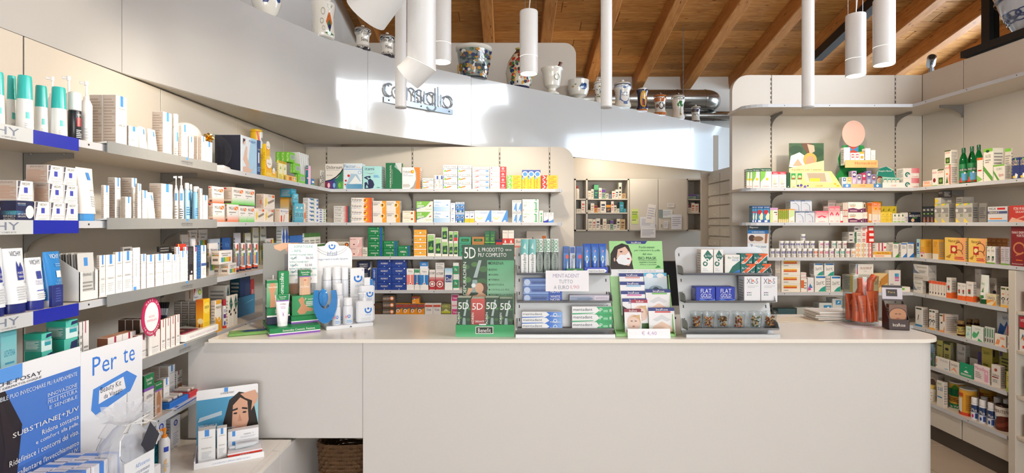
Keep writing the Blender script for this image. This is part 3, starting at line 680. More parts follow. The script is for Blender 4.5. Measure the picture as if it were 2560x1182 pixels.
def tubepack(plane, k, x0, x1, yt, yb, body, capc, prims, desc, off=0, caph=.13, dep=.045, grp=None, taper=.0):
    """squeeze tube standing on its cap: flat crimp on top, oval cap below"""
    u0, u1, fx, Yh = extent(plane, x0, x1, off); lo_, hi = min(u0, u1), max(u0, u1); w = hi - lo_
    z0 = support((plane, k), lo_, hi, off, off + dep, WZ(yb, Yh)); h = WZ(yt, Yh) - z0
    q = MB(); n = 20; b = len(q.v); K = 8
    for j in range(K + 1):
        f_ = j / K; zz = h * (caph + (1 - caph) * f_); ww = w / 2 * (1 - taper * (1 - f_)); dd = dep / 2 * (1 - f_) ** .75 + .0015
        for i in range(n):
            a = 2 * math.pi * i / n; q.v.append((ww * math.copysign(abs(math.cos(a)) ** .8, math.cos(a)), dd * math.sin(a), zz))
    for j in range(K):
        for i in range(n): q.f.append((b + j*n + i, b + j*n + (i+1) % n, b + (j+1)*n + (i+1) % n, b + (j+1)*n + i)); q.c.append(body); q.m.append(0); q.sm.append(True)
    q.f.append(tuple(b + K*n + i for i in range(n))); q.c.append(body); q.m.append(0); q.sm.append(False)
    def fn(u, y, v):
        ww = w / 2 * (1 - taper * (1 - v)); cx = max(-.97, min(.97, (u - .5) * 1.8)); ca = abs(cx) ** 1.25
        return (ww * cx, -(dep / 2 * max(0, 1 - v) ** .75 + .0015) * math.sqrt(max(0, 1 - ca * ca)) - .0012 + y * 1.2, h * (caph + (1 - caph) * v))
    bend(q, prims, fn)
    cp = MB().lathe(rnd_prof(1, 0, h * caph, .003), n=20, c=capc, sx=w / 2 * (1 - taper) * .97, sy=dep / 2)
    uc = (lo_ + hi) / 2
    loc = (uc, fx + dep / 2, z0) if plane in 'BQ' else (fx + (-1 if plane == 'L' else 1) * dep / 2, uc, z0)
    TOPS.setdefault((plane, k), []).append((lo_, hi, off, off + dep, z0 + h))
    lobj(mklabel(desc, '', plane, k), 'tube', 'cream_tube', loc, [('tube_body', q, 'plastic'), ('cap', cp, 'plastic')], ROT[plane], grp)
def bottle_parts(rad, h, body, capc, capf=.25, capr=.9, shoulder=.08, kind='plain', prims=(), mat='plastic', top=None):
    zb = h * (1 - capf)
    pr = [(rad * .92, 0), (rad, rad * .12), (rad, zb - h * shoulder), (rad * (.98 if kind == 'deo' else .6 if kind != 'plain' else capr), zb)]
    if kind == 'deo': pr = [(rad, 0), (rad, .004), (rad * .88, zb)]
    q = MB().lathe(pr, n=22, c=body)
    rf = (lambda v: rad - (rad * .2) * v) if kind == 'deo' else rad
    if prims: curved_print(q, rf, 0, zb if kind == 'deo' else zb - h * shoulder, -60, 60, prims)
    parts = [('bottle_body', q, mat)]
    if kind == 'deo': parts.append(('cap', MB().lathe([(rad * .885, zb), (rad * .885, zb + .002), (rad * .79, h - .006), (rad * .74, h)], n=22, c=capc), 'plastic'))
    elif kind == 'pump':
        c_ = MB().lathe([(rad * .5, zb), (rad * .5, zb + h * .05), (rad * .22, zb + h * .06), (rad * .2, h * .93), (rad * .36, h * .94), (rad * .36, h)], n=14, c=capc)
        c_.bbox(-rad * 1.15, rad * .1, -rad * .16, rad * .16, h * .955, h * .995, c=capc, r=.002); parts.append(('pump', c_, 'plastic'))
    else: parts.append(('cap', MB().lathe(rnd_prof(rad * capr, zb, h, .003), n=20, c=capc), 'plastic'))
    return parts
def bottle(plane, k, xc, w, yt, yb, body, capc, desc, off=0, name='bottle', cat='bottle', rz=None, grp=None, **kw):
    loc, rad, h = cyl_at(plane, k, xc, w, yt, yb, off)
    lobj(mklabel(desc, '', plane, k), cat, name, loc, bottle_parts(rad, h, body, capc, **kw), rz if rz is not None else {'L': 1.0, 'R': -1.0}.get(plane, 0), grp)

# ================================================================ back wall products
vert = lambda s,c: t(s,.3,.1,.75,.9,c,1)
reac = S('w',t('REACTINE',.08,.66,.92,.86,'k'),r(.25,.52,1,.57,'dg'),p('lgn',(.02,.15),(.3,.15),(.12,.45)),p('og',(.15,.12),(.6,.3),(.5,.42),(.25,.3)),p('lb',(0,.4),(.15,.55),(0,.6)))
reacf = S('w',t('REACTIFARGAN',.08,.62,.95,.86,'dg'),r(.1,.5,1,.55,'nv'),p('rd',(.02,.1),(.45,.32),(.3,.4)),r(.78,.15,.95,.4,'sk'))
pola = S('w',r(.6,0,1,1,'rd'),t('Polaramin 1%',.05,.14,.58,.42,'rd'),ar(.79,.66,.2,.1,0,360,'w'),t('CHEMIA',.66,.14,.93,.3,'w'),r(.06,.68,.12,.86,'rd'))
foil = lambda c: S('ye',r(0,0,.38,1,c),p('w',(.05,.1),(.2,.5),(.08,.95),(.14,.95),(.28,.5),(.12,.1)),p('py',(.3,0),(.38,0),(.38,1),(.34,.5)),t('Foille',.46,.45,.9,.85,'og'),r(.46,.2,.75,.28,'rd'))
sun = S('ye',p('bl',(0,.6),(1,.75),(1,1),(0,1)),o(.5,.78,.17,'w'),o(.5,.78,.11,'sk'),t('Foille',.22,.06,.55,.55,'og',1),p('lb',(0,.5),(.6,.6),(0,.62)))
cap = S('w',t('CAPIDOL',.35,.3,.85,.88,'dg',-1),ln(.1,.1,.3,.8,2))
diclo = S('e8e2da',p('k',(0,.33),(.3,.38),(.6,.5),(.85,.68),(1,.84),(1,.76),(.85,.6),(.6,.44),(.3,.33),(0,.3)),g(0,0,.5,.3,'8c2038','2a3a8c'),g(.5,0,1,.3,'2a3a8c','58b030'),p('2c7a5a',(.5,.3),(1,.3),(1,.76),(.85,.6),(.65,.44)),p('30488c',(0,.3),(.5,.3),(.65,.44),(.3,.34)),
          t('Dicloreum',.08,.8,.95,.92,'k'),t('180 mg cerotti medicati',.08,.73,.8,.77,'gy'),t('10 cerotti',.1,.53,.4,.57,'br'),o(.2,.15,.05,'lp',.1),o(.5,.15,.05,'lb',.1),o(.8,.15,.05,'lgn',.1))
flec = S('dfeaf2',t('Flector',.03,.82,.66,.95,'1f6fa8'),t('140 mg',.68,.82,.9,.86,'rd'),r(.03,.76,1,.78,'sk'),p('a8c6da',(.1,.1),(.4,.6),(.75,.58),(.95,.3),(.2,.05)),p('e9ecee',(.18,.08),(.65,.52),(.9,.28)),g(.15,0,1,.2,'6fa6c6','4f8fb8'),o(.28,.52,.05,'rd'),o(.13,.33,.04,'rd'),o(.1,.18,.03,'rd'),ar(.88,.65,.07,.05,0,360,'lb'))
itam = S('a8dcdc',t('itami',.12,.82,.6,.95,'nv'),p('gy',(.1,.73),(.4,.68),(.7,.72),(.4,.65)),o(.36,.53,.055,'nv',.045),p('nv',(.05,.5),(.2,.56),(.4,.57),(.42,.53),(.2,.51),(.3,.44),(.28,.4)),p('nv',(.1,.02),(.1,.28),(.2,.32),(.3,.18),(.28,.4),(.4,.46),(.55,.36),(.62,.2),(.55,.05),(.35,.02)),p('a8dcdc',(.16,.06),(.22,.2),(.3,.06)),ln(.58,.5,.9,.62,4,'sk'),t('fidia',.75,.05,.92,.1,'nv'))
momloc = S('0f6e42',p('cfd6d4',(.6,1),(1,1),(1,.6),(.8,.75)),p('8fb0a8',(.55,.85),(.62,.98),(.82,.72)),t('MOMENLOCALDOL',.26,.06,.36,.92,'w',1),t('140 mg cerotti medicati',.4,.2,.45,.75,'lg',1))
voltad = S('e9e6e4',p('og',(.72,0),(1,0),(1,1),(.66,1),(.8,.75),(.82,.45)),p('gy',(.4,0),(.72,0),(.82,.45),(.8,.75),(.66,1),(.75,.75),(.77,.45),(.62,.15)),t('Voltadol',.06,.74,.5,.86,'k'),o(.58,.8,.08,'og'),o(.6,.8,.05,'ye'),t('140 mg',.06,.66,.32,.71,'bl'),t('Cerotto medicato',.06,.6,.62,.65,'bl'),ln(.05,.08,.45,.24,4))
levo = S('w',t('LEVOREACT',.1,.08,.42,.95,'k',1),p('og',(.5,.1),(.7,.3),(.6,.4)),r(.6,.7,.95,.95,'bl'))
k = 1
B(k,799,812,425,470,cap,'narrow white carton with vertical lettering in the corner',d=.1,off=.05)
B(k,813,858,409,471,diclo,'beige plaster box with rainbow lower half')
B(k,858.5,905,408,472,flec,'pale blue plaster box with peeling corner picture',nd=2,d=.05)
B(k,906.5,954,415,471,itam,'pale aqua box with crouching figure',nd=3,d=.04)
B(k,964,1004,407,471,momloc,'dark green plaster box with white folded corner')
B(k,1005,1050,418,470,voltad,'white plaster box with orange curve',nd=2,d=.05,tilt=.03)
B(k,1056,1084,445,471,reac,'small white carton with flame swoosh',ny=2)
B(k,1085,1107,437.5,471,levo,'upright slim white carton',nx=2)
B(k,1108,1143.5,412,471,reac,'white carton with rainbow swoosh in left stack',ny=3)
B(k,1144.4,1179,412.5,471,reac,'white carton with rainbow swoosh in right stack',ny=3)
B(k,1181,1223.6,417,471,reacf,'white carton with blue bar and red swoosh',ny=4)
B(k,1225,1266,416.5,471,pola,'white carton with red end',ny=4)
B(k,1267,1304,438,471,foil('lgn'),'yellow carton with green end',ny=3)
B(k,1305,1351.4,424.7,470,sun,'upright yellow carton with blue sun disc',nx=3)
B(k,1353,1394,438,470,foil('rd'),'yellow carton with red flame end',ny=3)
k = 2
act = S('d9d6d2',t('Dicloreum',.06,.6,.5,.88,'dg'),t('ACTIGEL',.08,.2,.45,.42,'k'),g(.55,0,.78,1,'d9d6d2','c04030'),g(.78,0,.9,1,'c04030','2a3a6c'),g(.9,0,1,1,'2a3a6c','3a8a4a'),p('d9d6d2',(.5,.6),(.7,1),(.5,1)))
volt = S('ece6e0',g(.62,0,1,1,'f09a3a','d84a24'),o(.66,.5,.42,'ece6e0'),o(.7,.55,.36,'og'),o(.7,.55,.26,'ye'),p('dr',(.62,.7),(.74,.75),(.66,.4)),t('Voltaren',.03,.5,.5,.88,'k'),t('Emulgel 1% gel',.03,.26,.45,.4,'bl'))
rela = S('e6e0da',r(.7,0,1,1,'e89a28'),o(.72,.6,.2,'w'),o(.72,.6,.17,'f0b030'),r(.69,.5,.75,.72,'k'),r(.64,.64,.8,.68,'k'),t('Reladvance',.05,.78,.55,.88,'3a2a4a'),ln(.05,.6,.4,.74,3))
volta = S('efe4d2',t('Voltadvance',.05,.7,.6,.9,'5a2a1a'),r(.9,0,1,1,'og'),o(.72,.6,.2,'og'),o(.74,.62,.12,'br'),p('cfc3b4',(0,.1),(.5,.4),(.45,.45)))
irid = S('ece8e0',p('lgn',(0,1),(.85,1),(.6,.55),(0,.32)),p('bl',(0,.32),(.6,.55),(.57,.52),(0,.26)),t('iridil',.06,.72,.3,.94,'w'),ln(.06,.4,.45,.66,3,'w'),o(.85,.6,.06,'rd'),o(.8,.55,.05,'br'),t('Camomilla',.55,.22,.95,.3,'lgn'))
iril = S('e3edf6',g(0,0,1,.4,'9cc4ea','d3e4f4'),t('irilens',.05,.7,.42,.9,'sk'),p('sk',(.72,.5),(.9,.5),(.85,.6)),ln(.05,.45,.4,.6,2,'lb'))
eye = S('e6ecf2',t('irilens',.15,.8,.8,.92,'sk'),p('bl',(.2,.4),(.7,.5),(.6,.35)),ln(.2,.12,.7,.3,2))
iblu = S('5a8fcc',r(0,.8,1,1,'d3e0ee'),t('iridina',.1,.84,.9,.97,'nv'),p('w',(.2,.55),(.5,.68),(.85,.5),(.5,.42)),o(.5,.53,.08,'nv'),o(.2,.1,.1,'w'),o(.85,.1,.09,'lgn'),p('bl',(.3,0),(.7,0),(.7,.25),(.5,.35),(.3,.25)))
iyel = S('e9eef4',r(0,0,1,.36,'ye'),t('iridina',.08,.8,.92,.95,'bl'),p('bl',(.2,.55),(.8,.6),(.5,.45)))
imiA = S('dfe9f4',p('sk',(.62,.06),(.92,1),(1,1),(1,.06),(.88,.06),(.88,.2),(.78,.2),(.72,.06)),r(0,0,1,.06,'lp'),t('imidazyl',.05,.76,.35,.88,'7cc0a8'),t('antistaminico',.36,.76,.78,.88,'5a7ab8'),ar(.3,.5,.25,.14,180,360,'py'),r(.04,.07,.09,.14,'rd'))
imis = S('d3d9de',p('sk',(.3,.02),(.75,.7),(.95,.7),(.95,.02),(.75,.02),(.7,.2),(.5,.15)),ln(.1,.8,.9,.94,2))
imii = S('e6ece4',r(.74,.06,.92,.16,'58b078'),r(.8,.1,.88,.75,'58b078'),r(.72,.66,.84,.76,'58b078'),o(.84,.94,.07,'58b078'),t('imidazyl',.06,.66,.45,.8,'8cc49c'),r(.04,.05,.09,.13,'rd'),ln(.06,.4,.3,.55,2))
imin = S('e6ece4',r(.3,.06,.8,.14,'58b078'),r(.45,.1,.7,.55,'58b078'),o(.55,.72,.08,'58b078'))
alfa = lambda c: S('f0eff0',t('ALFA',.2,.62,.8,.78,'pk'),p(c,(0,0),(1,0),(1,.35),(.5,.2),(0,.15)),ln(.2,.8,.8,.94,2))
B(k,834,876,514.5,555,act,'pale slim carton with dark rainbow end',ny=3)
B(k,877.5,930,494,555,volt,'white and orange carton with round emblem',ny=4)
B(k,931.5,1000,502,554,rela,'white and amber carton with figure emblem',nx=2,ny=2)
B(k,1006,1039,526.6,555,volta,'small cream carton with brown emblem',ny=2)
B(k,1041,1082.5,503,555,irid,'green and white curved carton',ny=2)
B(k,1083.8,1125.6,499,555,iril,'pale blue carton with eye',ny=2)
B(k,1126,1138,507,554.5,eye,'narrow white eye drop carton',ny=2,d=.04)
B(k,1138.6,1161.3,505,554,iblu,'small blue eye drop carton',nx=2,ny=2,d=.04)
B(k,1161.8,1186,527.5,554,iyel,'small white and yellow carton',nx=2,d=.04)
B(k,1186.4,1269.4,526,554,imiA,'wide white carton with large blue letter',nx=2)
B(k,1280,1304,500,554,imis,'narrow grey carton with blue letter',nx=2,ny=2,d=.05)
B(k,1305.6,1346.8,498,554,imii,'wide white carton with large green letter',ny=2)
B(k,1347.3,1358,526,554,imin,'narrow white carton with green letter',d=.05)
B(k,1358.6,1371,531,554,alfa('vi'),'small white carton with royal blue base',d=.04)
B(k,1371.2,1384,531,554,alfa('sk'),'small white carton with sky blue base',d=.04)
k = 3
vaso = S('d8cfc0',t('Vasoactive',.06,.45,.7,.8,'4a3a2a'),o(.85,.6,.28,'br'),o(.85,.6,.16,'og'),r(0,.1,1,.2,'br'))
busc = S('f0cfcc',p('e7b4b4',(.6,0),(1,0),(1,.9),(.7,.6)),t('Buscofen',.03,.74,.5,.88,'dr'),o(.35,.25,.1,'dr',.06),o(.72,.62,.08,'w'),p('w',(.6,.1),(.8,.5),(.7,.55)),side='d8d0d0')
mome = S('0d7a44',r(.82,0,.95,1,'1f4fa8'),t('MOMENDOL',.2,.34,.7,.52,'w'),p('w',(.46,.12),(.54,.12),(.5,.26)),o(.68,.82,.07,'lg'),r(.08,.8,.5,.84,'6fb890'))
keto = S('f0a428',r(.05,.35,.95,.72,'f6c860'),t('KETODOL',.08,.4,.92,.68,'7a2a14'),o(.52,.54,.13,'w'),r(0,0,1,.12,'w'))
tanV = lambda c='dgn': S('ece9e2',r(.1,.15,.9,.95,c),p('lgn',(.1,.66),(.9,.72),(.9,.95),(.1,.95)),t('TANTUM',.16,.84,.84,.91,'w'),t('VERDE',.16,.74,.84,.81,'w'),o(.5,.36,.1,'lgn',.08),p('lgn',(.45,.42),(.55,.42),(.6,.58),(.55,.58)))
B(k,833,873,604,639,vaso,'beige carton with brown eye emblem',ny=2)
B(k,874,905,593,638,busc,'pale pink carton',ny=2,nd=3,d=.03)
B(k,905.5,918.5,618,638,S('e4dcd2',ln(.1,.2,.9,.8,3)),'small plain cream carton',d=.05)
B(k,919.5,957,567,638,mome,'green carton with blue stripe in tall stack',ny=4)
B(k,958,994,602,637,mome,'green carton with blue stripe in short stack',ny=2)
B(k,994.5,1025,614,637,mome,'green carton with blue stripe standing alone')
B(k,1034.5,1066,574,637.5,keto,'orange carton with dark lettering',ny=4)
B(k,1068,1086.6,585,637,tanV(),'tall white and dark green spray carton',d=.05)
B(k,1087.5,1103.5,594,637.7,tanV(),'medium white and dark green spray carton',d=.045)
B(k,1104.5,1120.5,603,637.7,tanV(),'white and green spray carton under another',d=.05)
B(k,1104,1119.5,567,602.5,tanV(),'white and green spray carton raised on another',d=.05)
B(k,1122,1133,606.5,638,tanV(),'small white and green spray carton, lower',d=.04)
B(k,1134,1145,606.5,638,tanV(),'small white and green spray carton, lower right',d=.04)
B(k,1122,1132.5,578,606,tanV(),'small white and green spray carton, upper',d=.04)
B(k,1133.5,1145,578,606,S('ece9e2',r(.1,.15,.9,.95,'gn'),p('lgn',(.1,.66),(.9,.72),(.9,.95),(.1,.95)),r(.1,.15,.9,.45,'rd'),t('VERDE',.16,.76,.84,.84,'w')),'small white, green and red spray carton',d=.04)
B(k,1147,1178,592,638,S('3a9a7a',r(.2,.3,.8,.7,'dgn'),t('GOLA',.3,.4,.7,.6,'lgn')),'teal green lozenge carton',ny=3)
B(k,1179.5,1211,592,638,S('b8844a',r(.15,.3,.85,.7,'dgn'),t('VERDE',.3,.4,.7,.6,'lgn')),'brown and green lozenge carton',ny=3)
B(k,1211.5,1238,577,638,S('2f6a4a',r(0,.06,1,.14,'lgn'),t('verde',.2,.6,.8,.74,'lgn'),ln(.2,.25,.8,.5,3,'lgn')),'dark green upright carton',nx=2,ny=2)
B(k,1239,1255.5,598.5,638,S('c83a3e',t('C+',.2,.3,.8,.7,'w'),r(0,.85,1,1,'nv')),'red carton with white lettering')
B(k,1256,1285,575.6,638,S('ece4de',r(0,0,1,.38,'d04038'),t('BeneFlex',.1,.78,.9,.88,'gy'),p('w',(.3,.05),(.7,.05),(.5,.3))),'white carton with red base',nx=2,ny=2)
B(k,1286,1330,596,638,S('d8c8be',t('Benactiv',.1,.5,.8,.85,'dg'),r(0,0,1,.2,'c87a6a')),'beige throat lozenge carton',ny=2)
B(k,1316,1366,577,591,S('e6dcd0',t('Benactiv',.3,.3,.75,.75,'dg'),r(.78,.2,.98,.8,'og')),'beige carton with orange patch behind',off=.12,ny=1)
k = 4
macc = S('1c2548',t('MOMENTACT',.2,.6,.8,.76,'w'),t('ANALGESICO',.2,.4,.8,.55,'lg'),ln(.25,.2,.75,.34,2,'gy'),p('w',(.85,.05),(1,.2),(1,.4),(.82,.2)),side='cfd0d4')
mom = S('1f3f94',t('MOMENT',.26,.38,.74,.6,'w'),p('w',(.46,.08),(.54,.08),(.5,.2)),o(.86,.82,.08,'w'),r(.1,.8,.6,.84,'5a78c0'))
B(k,892,926,653,720,macc,'navy carton with white lettering',ny=3,nd=2,d=.06)
B(k,929.5,941.5,670,720,S('2450a4',t('MOMENT',.35,.12,.7,.88,'w',1),side='w'),'narrow upright blue carton',ny=2)
B(k,942.3,1016,648.7,720,mom,'blue carton with white lettering',nx=2,ny=4)
syr = lambda c,h='w': S('eeecec',r(0,.82,1,.98,h),t('Vicks',.2,.84,.8,.94,'nv'),g(0,.25,1,.72,c,c),r(.46,.25,.56,.72,'w'),p('w',(.2,.15),(.8,.15),(.6,.36),(.4,.36)),o(.5,.3,.035,'rd'))
B(k,1016.5,1035,671.6,720,syr('f08a80'),'white carton with coral band',d=.05)
B(k,1035.5,1049.5,672,720,syr('2a6ab0','58a878'),'white carton with blue and green bands',d=.05)
B(k,1050,1071,672.6,720,syr('2a80cc'),'white carton with bright blue band',d=.05)
B(k,1049.5,1070,654,672.4,S('e6ecf2',r(0,.4,1,1,'2a80cc'),t('vicks',.25,.55,.75,.85,'w')),'small blue topped carton resting on another',d=.05)
actg = S('ece4e2',r(0,.02,1,.6,'b83038'),g(0,.45,1,.65,'b83038','e0a0a0',1),ar(.5,.3,.17,.13,0,360,'w'),o(.5,.3,.07,'w'),t('ACTIGRIP',.08,.78,.92,.9,'k'))
B(k,1073,1088,674.5,720,actg,'red and white carton, narrower',d=.05)
B(k,1089,1110,675.7,720,actg,'red and white carton with white dial',d=.05)
B(k,1088.5,1110.5,656,675.5,S('e2e0e0',t('ACTIGRIP',.1,.7,.9,.86,'k'),ln(.1,.15,.9,.6,4)),'grey carton resting on red carton',d=.05)
B(k,1111.5,1131.5,670.6,720,S('eceef0',g(0,.72,1,1,'e6eef4','8cc8e8',1),r(.1,.36,.9,.7,'2a4488'),t('Cloel',.14,.4,.86,.6,'w')),'white carton with blue square')
B(k,1132.5,1147,656,720,S('e6ece8',r(0,.15,1,.75,'2a9a6a'),t('Flu',.3,.4,.7,.6,'w'),o(.5,.3,.05,'rd')),'green and white carton',ny=2)
k = 5
nur = S('5a5450',r(.02,.15,.5,.85,'6a645f'),t('NUROFEN',.05,.3,.62,.62,'e0c0b0'),o(.75,.5,.32,'og'),o(.75,.5,.2,'w'),r(0,0,1,.12,'br'))
nuro = S('f09a2a',p('6a605c',(0,.55),(1,.78),(1,1),(0,1)),r(.05,.82,.95,.95,'b04038'),o(.35,.62,.1,'w'),o(.35,.62,.06,'og'),ln(.1,.1,.5,.25,2,'w'))
B(k,934,955,757,805,S('4a4038',ln(.1,.2,.9,.8,4,'br')),'dark brown carton in shadow',ny=3)
B(k,956,987.5,737,805,nur,'dark grey carton with orange target',ny=4)
B(k,988.5,1061,759.5,805,nuro,'orange carton with grey swoosh',nx=4)
B(k,1029.5,1048,741,759.3,nuro,'small orange carton resting on the others')
B(k,1061.6,1102.5,759,805,S('e8e4e2',r(0,0,1,.4,'d8543a'),p('w',(.2,.25),(.8,.25),(.7,.05),(.3,.05)),t('Vivin',.2,.6,.8,.76,'5a5a8a'),r(.05,.82,.95,.95,'c85a4a')),'red and white cold remedy carton',nx=2)
B(k,1103,1127,760,805,S('8a8a5a',t('VIVIN C',.05,.6,.95,.9,'d8dc7a'),r(0,0,1,.2,'c8cc3a'),p('d8d8a0',(.2,.2),(.5,.5),(.8,.2))),'olive carton with pale lettering',ny=2)
B(k,1128,1147,734,805,S('f0dfe4',r(.1,.5,.9,.9,'d83a8a'),r(.1,.1,.9,.2,'pk'),t('Vivin',.2,.6,.8,.8,'w')),'pink and white carton',ny=2)

# ================================================================ right-hand bay products
k = 1
loac = lambda c,c2='lgn': S('ece6da',p(c2,(0,.3),(0,1),(.55,1),(.4,.55)),r(0,.84,1,1,c),t('Loacker',.2,.06,.8,.14,'rd'),o(.6,.45,.07,'ye'),t('Nerventee',.1,.88,.9,.95,'w'))
Q(k,1866,1881,422,470,loac('dgn'),'narrow green and white remedy carton at shelf end',nx=2,d=.04)
Q(k,1881.5,1900,420.6,470,loac('dgn'),'green and white remedy carton',d=.06)
Q(k,1901,1929,420,469,loac('dgn'),'wider green and white remedy carton',d=.06)
Q(k,1929.5,1966,429,469,S('ece2d8',r(0,.84,1,1,'d83048'),t('Oncitox',.2,.87,.8,.96,'w'),t('Loacker',.2,.06,.8,.14,'rd'),p('d8e0b0',(.2,.3),(.6,.3),(.4,.7)),ln(.2,.2,.8,.3,2)),'red topped white carton',nx=2,d=.06)
Q(k,1966.5,1975,431,469,S('2a4a2a',r(.2,.1,.8,.9,'dgn'),o(.5,.1,.03,'w')),'narrow dark green carton',d=.05)
Q(k,1975.5,2007.5,431,469,S('c8e0a0',r(.12,.55,.85,.95,'3a9a4a'),o(.5,.72,.1,'py'),r(.3,.58,.7,.66,'rd'),t('Kids',.25,.35,.75,.48,'w'),t('Loacker',.25,.04,.75,.12,'rd')),'light green carton with small portrait',nx=2,d=.05)
Q(k,2259,2298,420,469,S('ece6e0',g(.5,.5,1,1,'e8a0a8','d86070'),ar(.25,.35,.25,.12,0,270,'tl'),o(.25,.35,.06,'tl'),o(.75,.3,.08,'w'),t('Loacker',.55,.1,.95,.22,'rd')),'white, pink and teal box',ny=2,d=.07)
k = 2
lact = S('3a88b0',r(0,.82,1,1,'1a4a80'),t('Lactogel',.1,.86,.9,.95,'w'),o(.4,.62,.14,'b82838'),p('f0e0b8',(.3,.35),(.7,.6),(.95,.5),(.9,.2),(.5,.1)),r(0,0,1,.16,'3a5aa0'),r(.15,.03,.6,.14,'w'))
Q(k,1880,1892.5,514,554,lact,'blue and teal carton with ice cream, end on',nx=2,d=.05)
Q(k,1893,1924.7,514,554,lact,'blue carton with ice cream picture',nx=2,d=.06)
Q(k,1925,1945,519,555,S('ece2d4',r(0,.84,1,1,'c89ac0'),r(0,0,.35,.84,'c8d890'),r(.5,.66,.9,.72,'k'),o(.8,.55,.04,'rd'),t('Loacker',.45,.06,.9,.14,'rd')),'slim mauve topped carton',d=.05)
Q(k,1946,1971.5,523,555,S('c0b050',r(.1,.3,.9,.9,'8aa030'),r(0,0,1,.25,'d8c890'),r(0,.92,1,1,'c88a30')),'olive and orange carton end',nx=5,d=.08)
Q(k,1972,1987,522,555,S('efe6d4',p('c8dc9c',(.1,.35),(.9,.5),(.9,.9),(.1,.9)),r(0,.92,1,1,'e89a30'),t('Loacker',.2,.06,.8,.14,'rd')),'slim cream carton with orange top',d=.08)
tree = S('ccd0d8',r(0,.88,1,1,'5a6a88'),t('Ruscovit',.4,.9,.95,.97,'w'),p('7a8498',(.78,0),(.84,0),(.8,.5),(.5,.75),(.1,.7),(.5,.7),(.74,.5)),t('Loacker',.35,.08,.65,.16,'rd'))
Q(k,1989,2037,528,556,tree,'pale blue grey carton with tree, front pair',nx=2,d=.07)
Q(k,1976,2030,500,527.8,tree,'pale blue grey carton with tree, stacked pair',nx=2,d=.07)
echi = S('f0d8d4',g(0,.3,1,1,'f0d8d4','d84058',1),r(0,.9,1,1,'e07080'),t('Echinacea',.15,.8,.85,.87,'w'),o(.5,.58,.05,'dr'),p('d83a5a',(.15,.5),(.5,.62),(.85,.5),(.7,.4),(.5,.56),(.3,.4)),t('Loacker',.25,.06,.75,.14,'rd'))
Q(k,2038,2071.5,527,555,echi,'pink echinacea carton, low and wide',d=.07)
Q(k,2072,2100.5,515,555,echi,'tall pink echinacea carton',nx=2,d=.07)
Q(k,2070,2091,501,556,S('cdbcb4',r(0,.92,1,.97,'tan'),ln(.1,.6,.9,.85,3)),'grey pink carton behind',off=.1,d=.07)
Q(k,2101,2107.5,528,555,S('ece6e0',r(0,0,1,.16,'d82838'),r(0,.84,1,.88,'rd')),'slim white carton with red base',d=.05)
Q(k,2108,2119.5,507,556,S('d8c8bc',r(0,.3,1,.34,'rd'),r(0,.6,1,.64,'rd'),r(0,0,1,.25,'e0d4c8')),'thin pinkish carton seen end on',nx=3,d=.09)
kal = S('efeae0',p('6a3058',(0,0),(1,0),(1,.38),(.7,.28),(.35,.42),(0,.35)),p('c8a0b0',(0,.35),(.35,.42),(.7,.28),(1,.38),(1,.41),(.7,.31),(.35,.45),(0,.38)),t('kaloba',.1,.62,.5,.88,'5a6a30'),r(.12,.55,.45,.6,'og'),o(.9,.14,.06,'w'),ln(.1,.08,.6,.24,2,'lp'))
Q(k,2120.5,2157.5,505,556,kal,'white carton with plum wave',ny=2,d=.08)
Q(k,2158,2169,530,556,S('efeae0',r(0,0,1,.38,'6a3058'),t('K',.3,.6,.7,.85,'og')),'narrow white and plum carton',nx=2,d=.05)
Q(k,2158,2164,506,530,S('cfc0b4',r(0,0,1,.4,'6a3058'),r(.3,.5,.7,.85,'k')),'narrow plum carton stacked',d=.05)
ora = S('ece0d2',g(0,.4,1,1,'f0d0a0','e8702a',1),r(0,.85,1,1,'e8702a'),t('Cellulase',.15,.88,.85,.94,'w'),o(.6,.68,.08,'ye'),o(.6,.68,.05,'og'),t('Loacker',.2,.06,.8,.13,'rd'))
Q(k,2170,2180,507,556,S('d88a3a',r(.2,.1,.9,.45,'ece0d2'),r(0,.85,1,1,'c85a20')),'orange carton turned sideways',d=.06)
Q(k,2180.5,2195.5,505,556,ora,'tall orange topped carton',d=.06)
Q(k,2196,2202,506,556,ora,'narrow orange topped carton',d=.06)
prop = S('f0d050',t('Propol',.1,.5,.9,.6,'9a7a10'),p('c8a020',(.3,.7),(.6,.9),(.7,.72)),ln(.15,.1,.85,.4,3,'d8b030'))
Q(k,2202.6,2231,530,555.6,prop,'yellow carton in the front row',nx=3,d=.05)
Q(k,2203,2242,515,556,S('c8b030',p('6a6a10',(.2,.7),(.6,.9),(.6,.72)),ln(.1,.3,.9,.6,2,'8a8a20')),'mustard yellow carton in rear row',nx=3,off=.06,d=.05)
Q(k,2182,2206,503,556,S('b8a830',ln(.2,.6,.8,.9,3,'8a8a20')),'ochre carton standing tallest behind',off=.13,d=.05)
Q(k,2232.5,2262,533,555,S('ece8dc',p('dgn',(.3,.75),(.5,.95),(.7,.75),(.5,.6)),r(.15,.25,.85,.5,'d8d8d0'),r(.1,.05,.9,.14,'lgn')),'white carton with green diamond',nx=3,d=.05)
Q(k,2262.5,2270.5,531,554,S('dcd6d0',r(0,.5,1,.55,'pu'),ln(.1,.1,.9,.45,2)),'narrow pale grey carton',d=.05)
Q(k,2271,2302,530,554,S('1a2238',t('ERBE DELLA NOTTE',.06,.55,.94,.75,'w'),o(.35,.22,.16,'e0b888'),r(.3,.42,.7,.47,'lgn'),o(.1,.88,.05,'ye')),'midnight blue night tea carton',d=.05)
k = 3
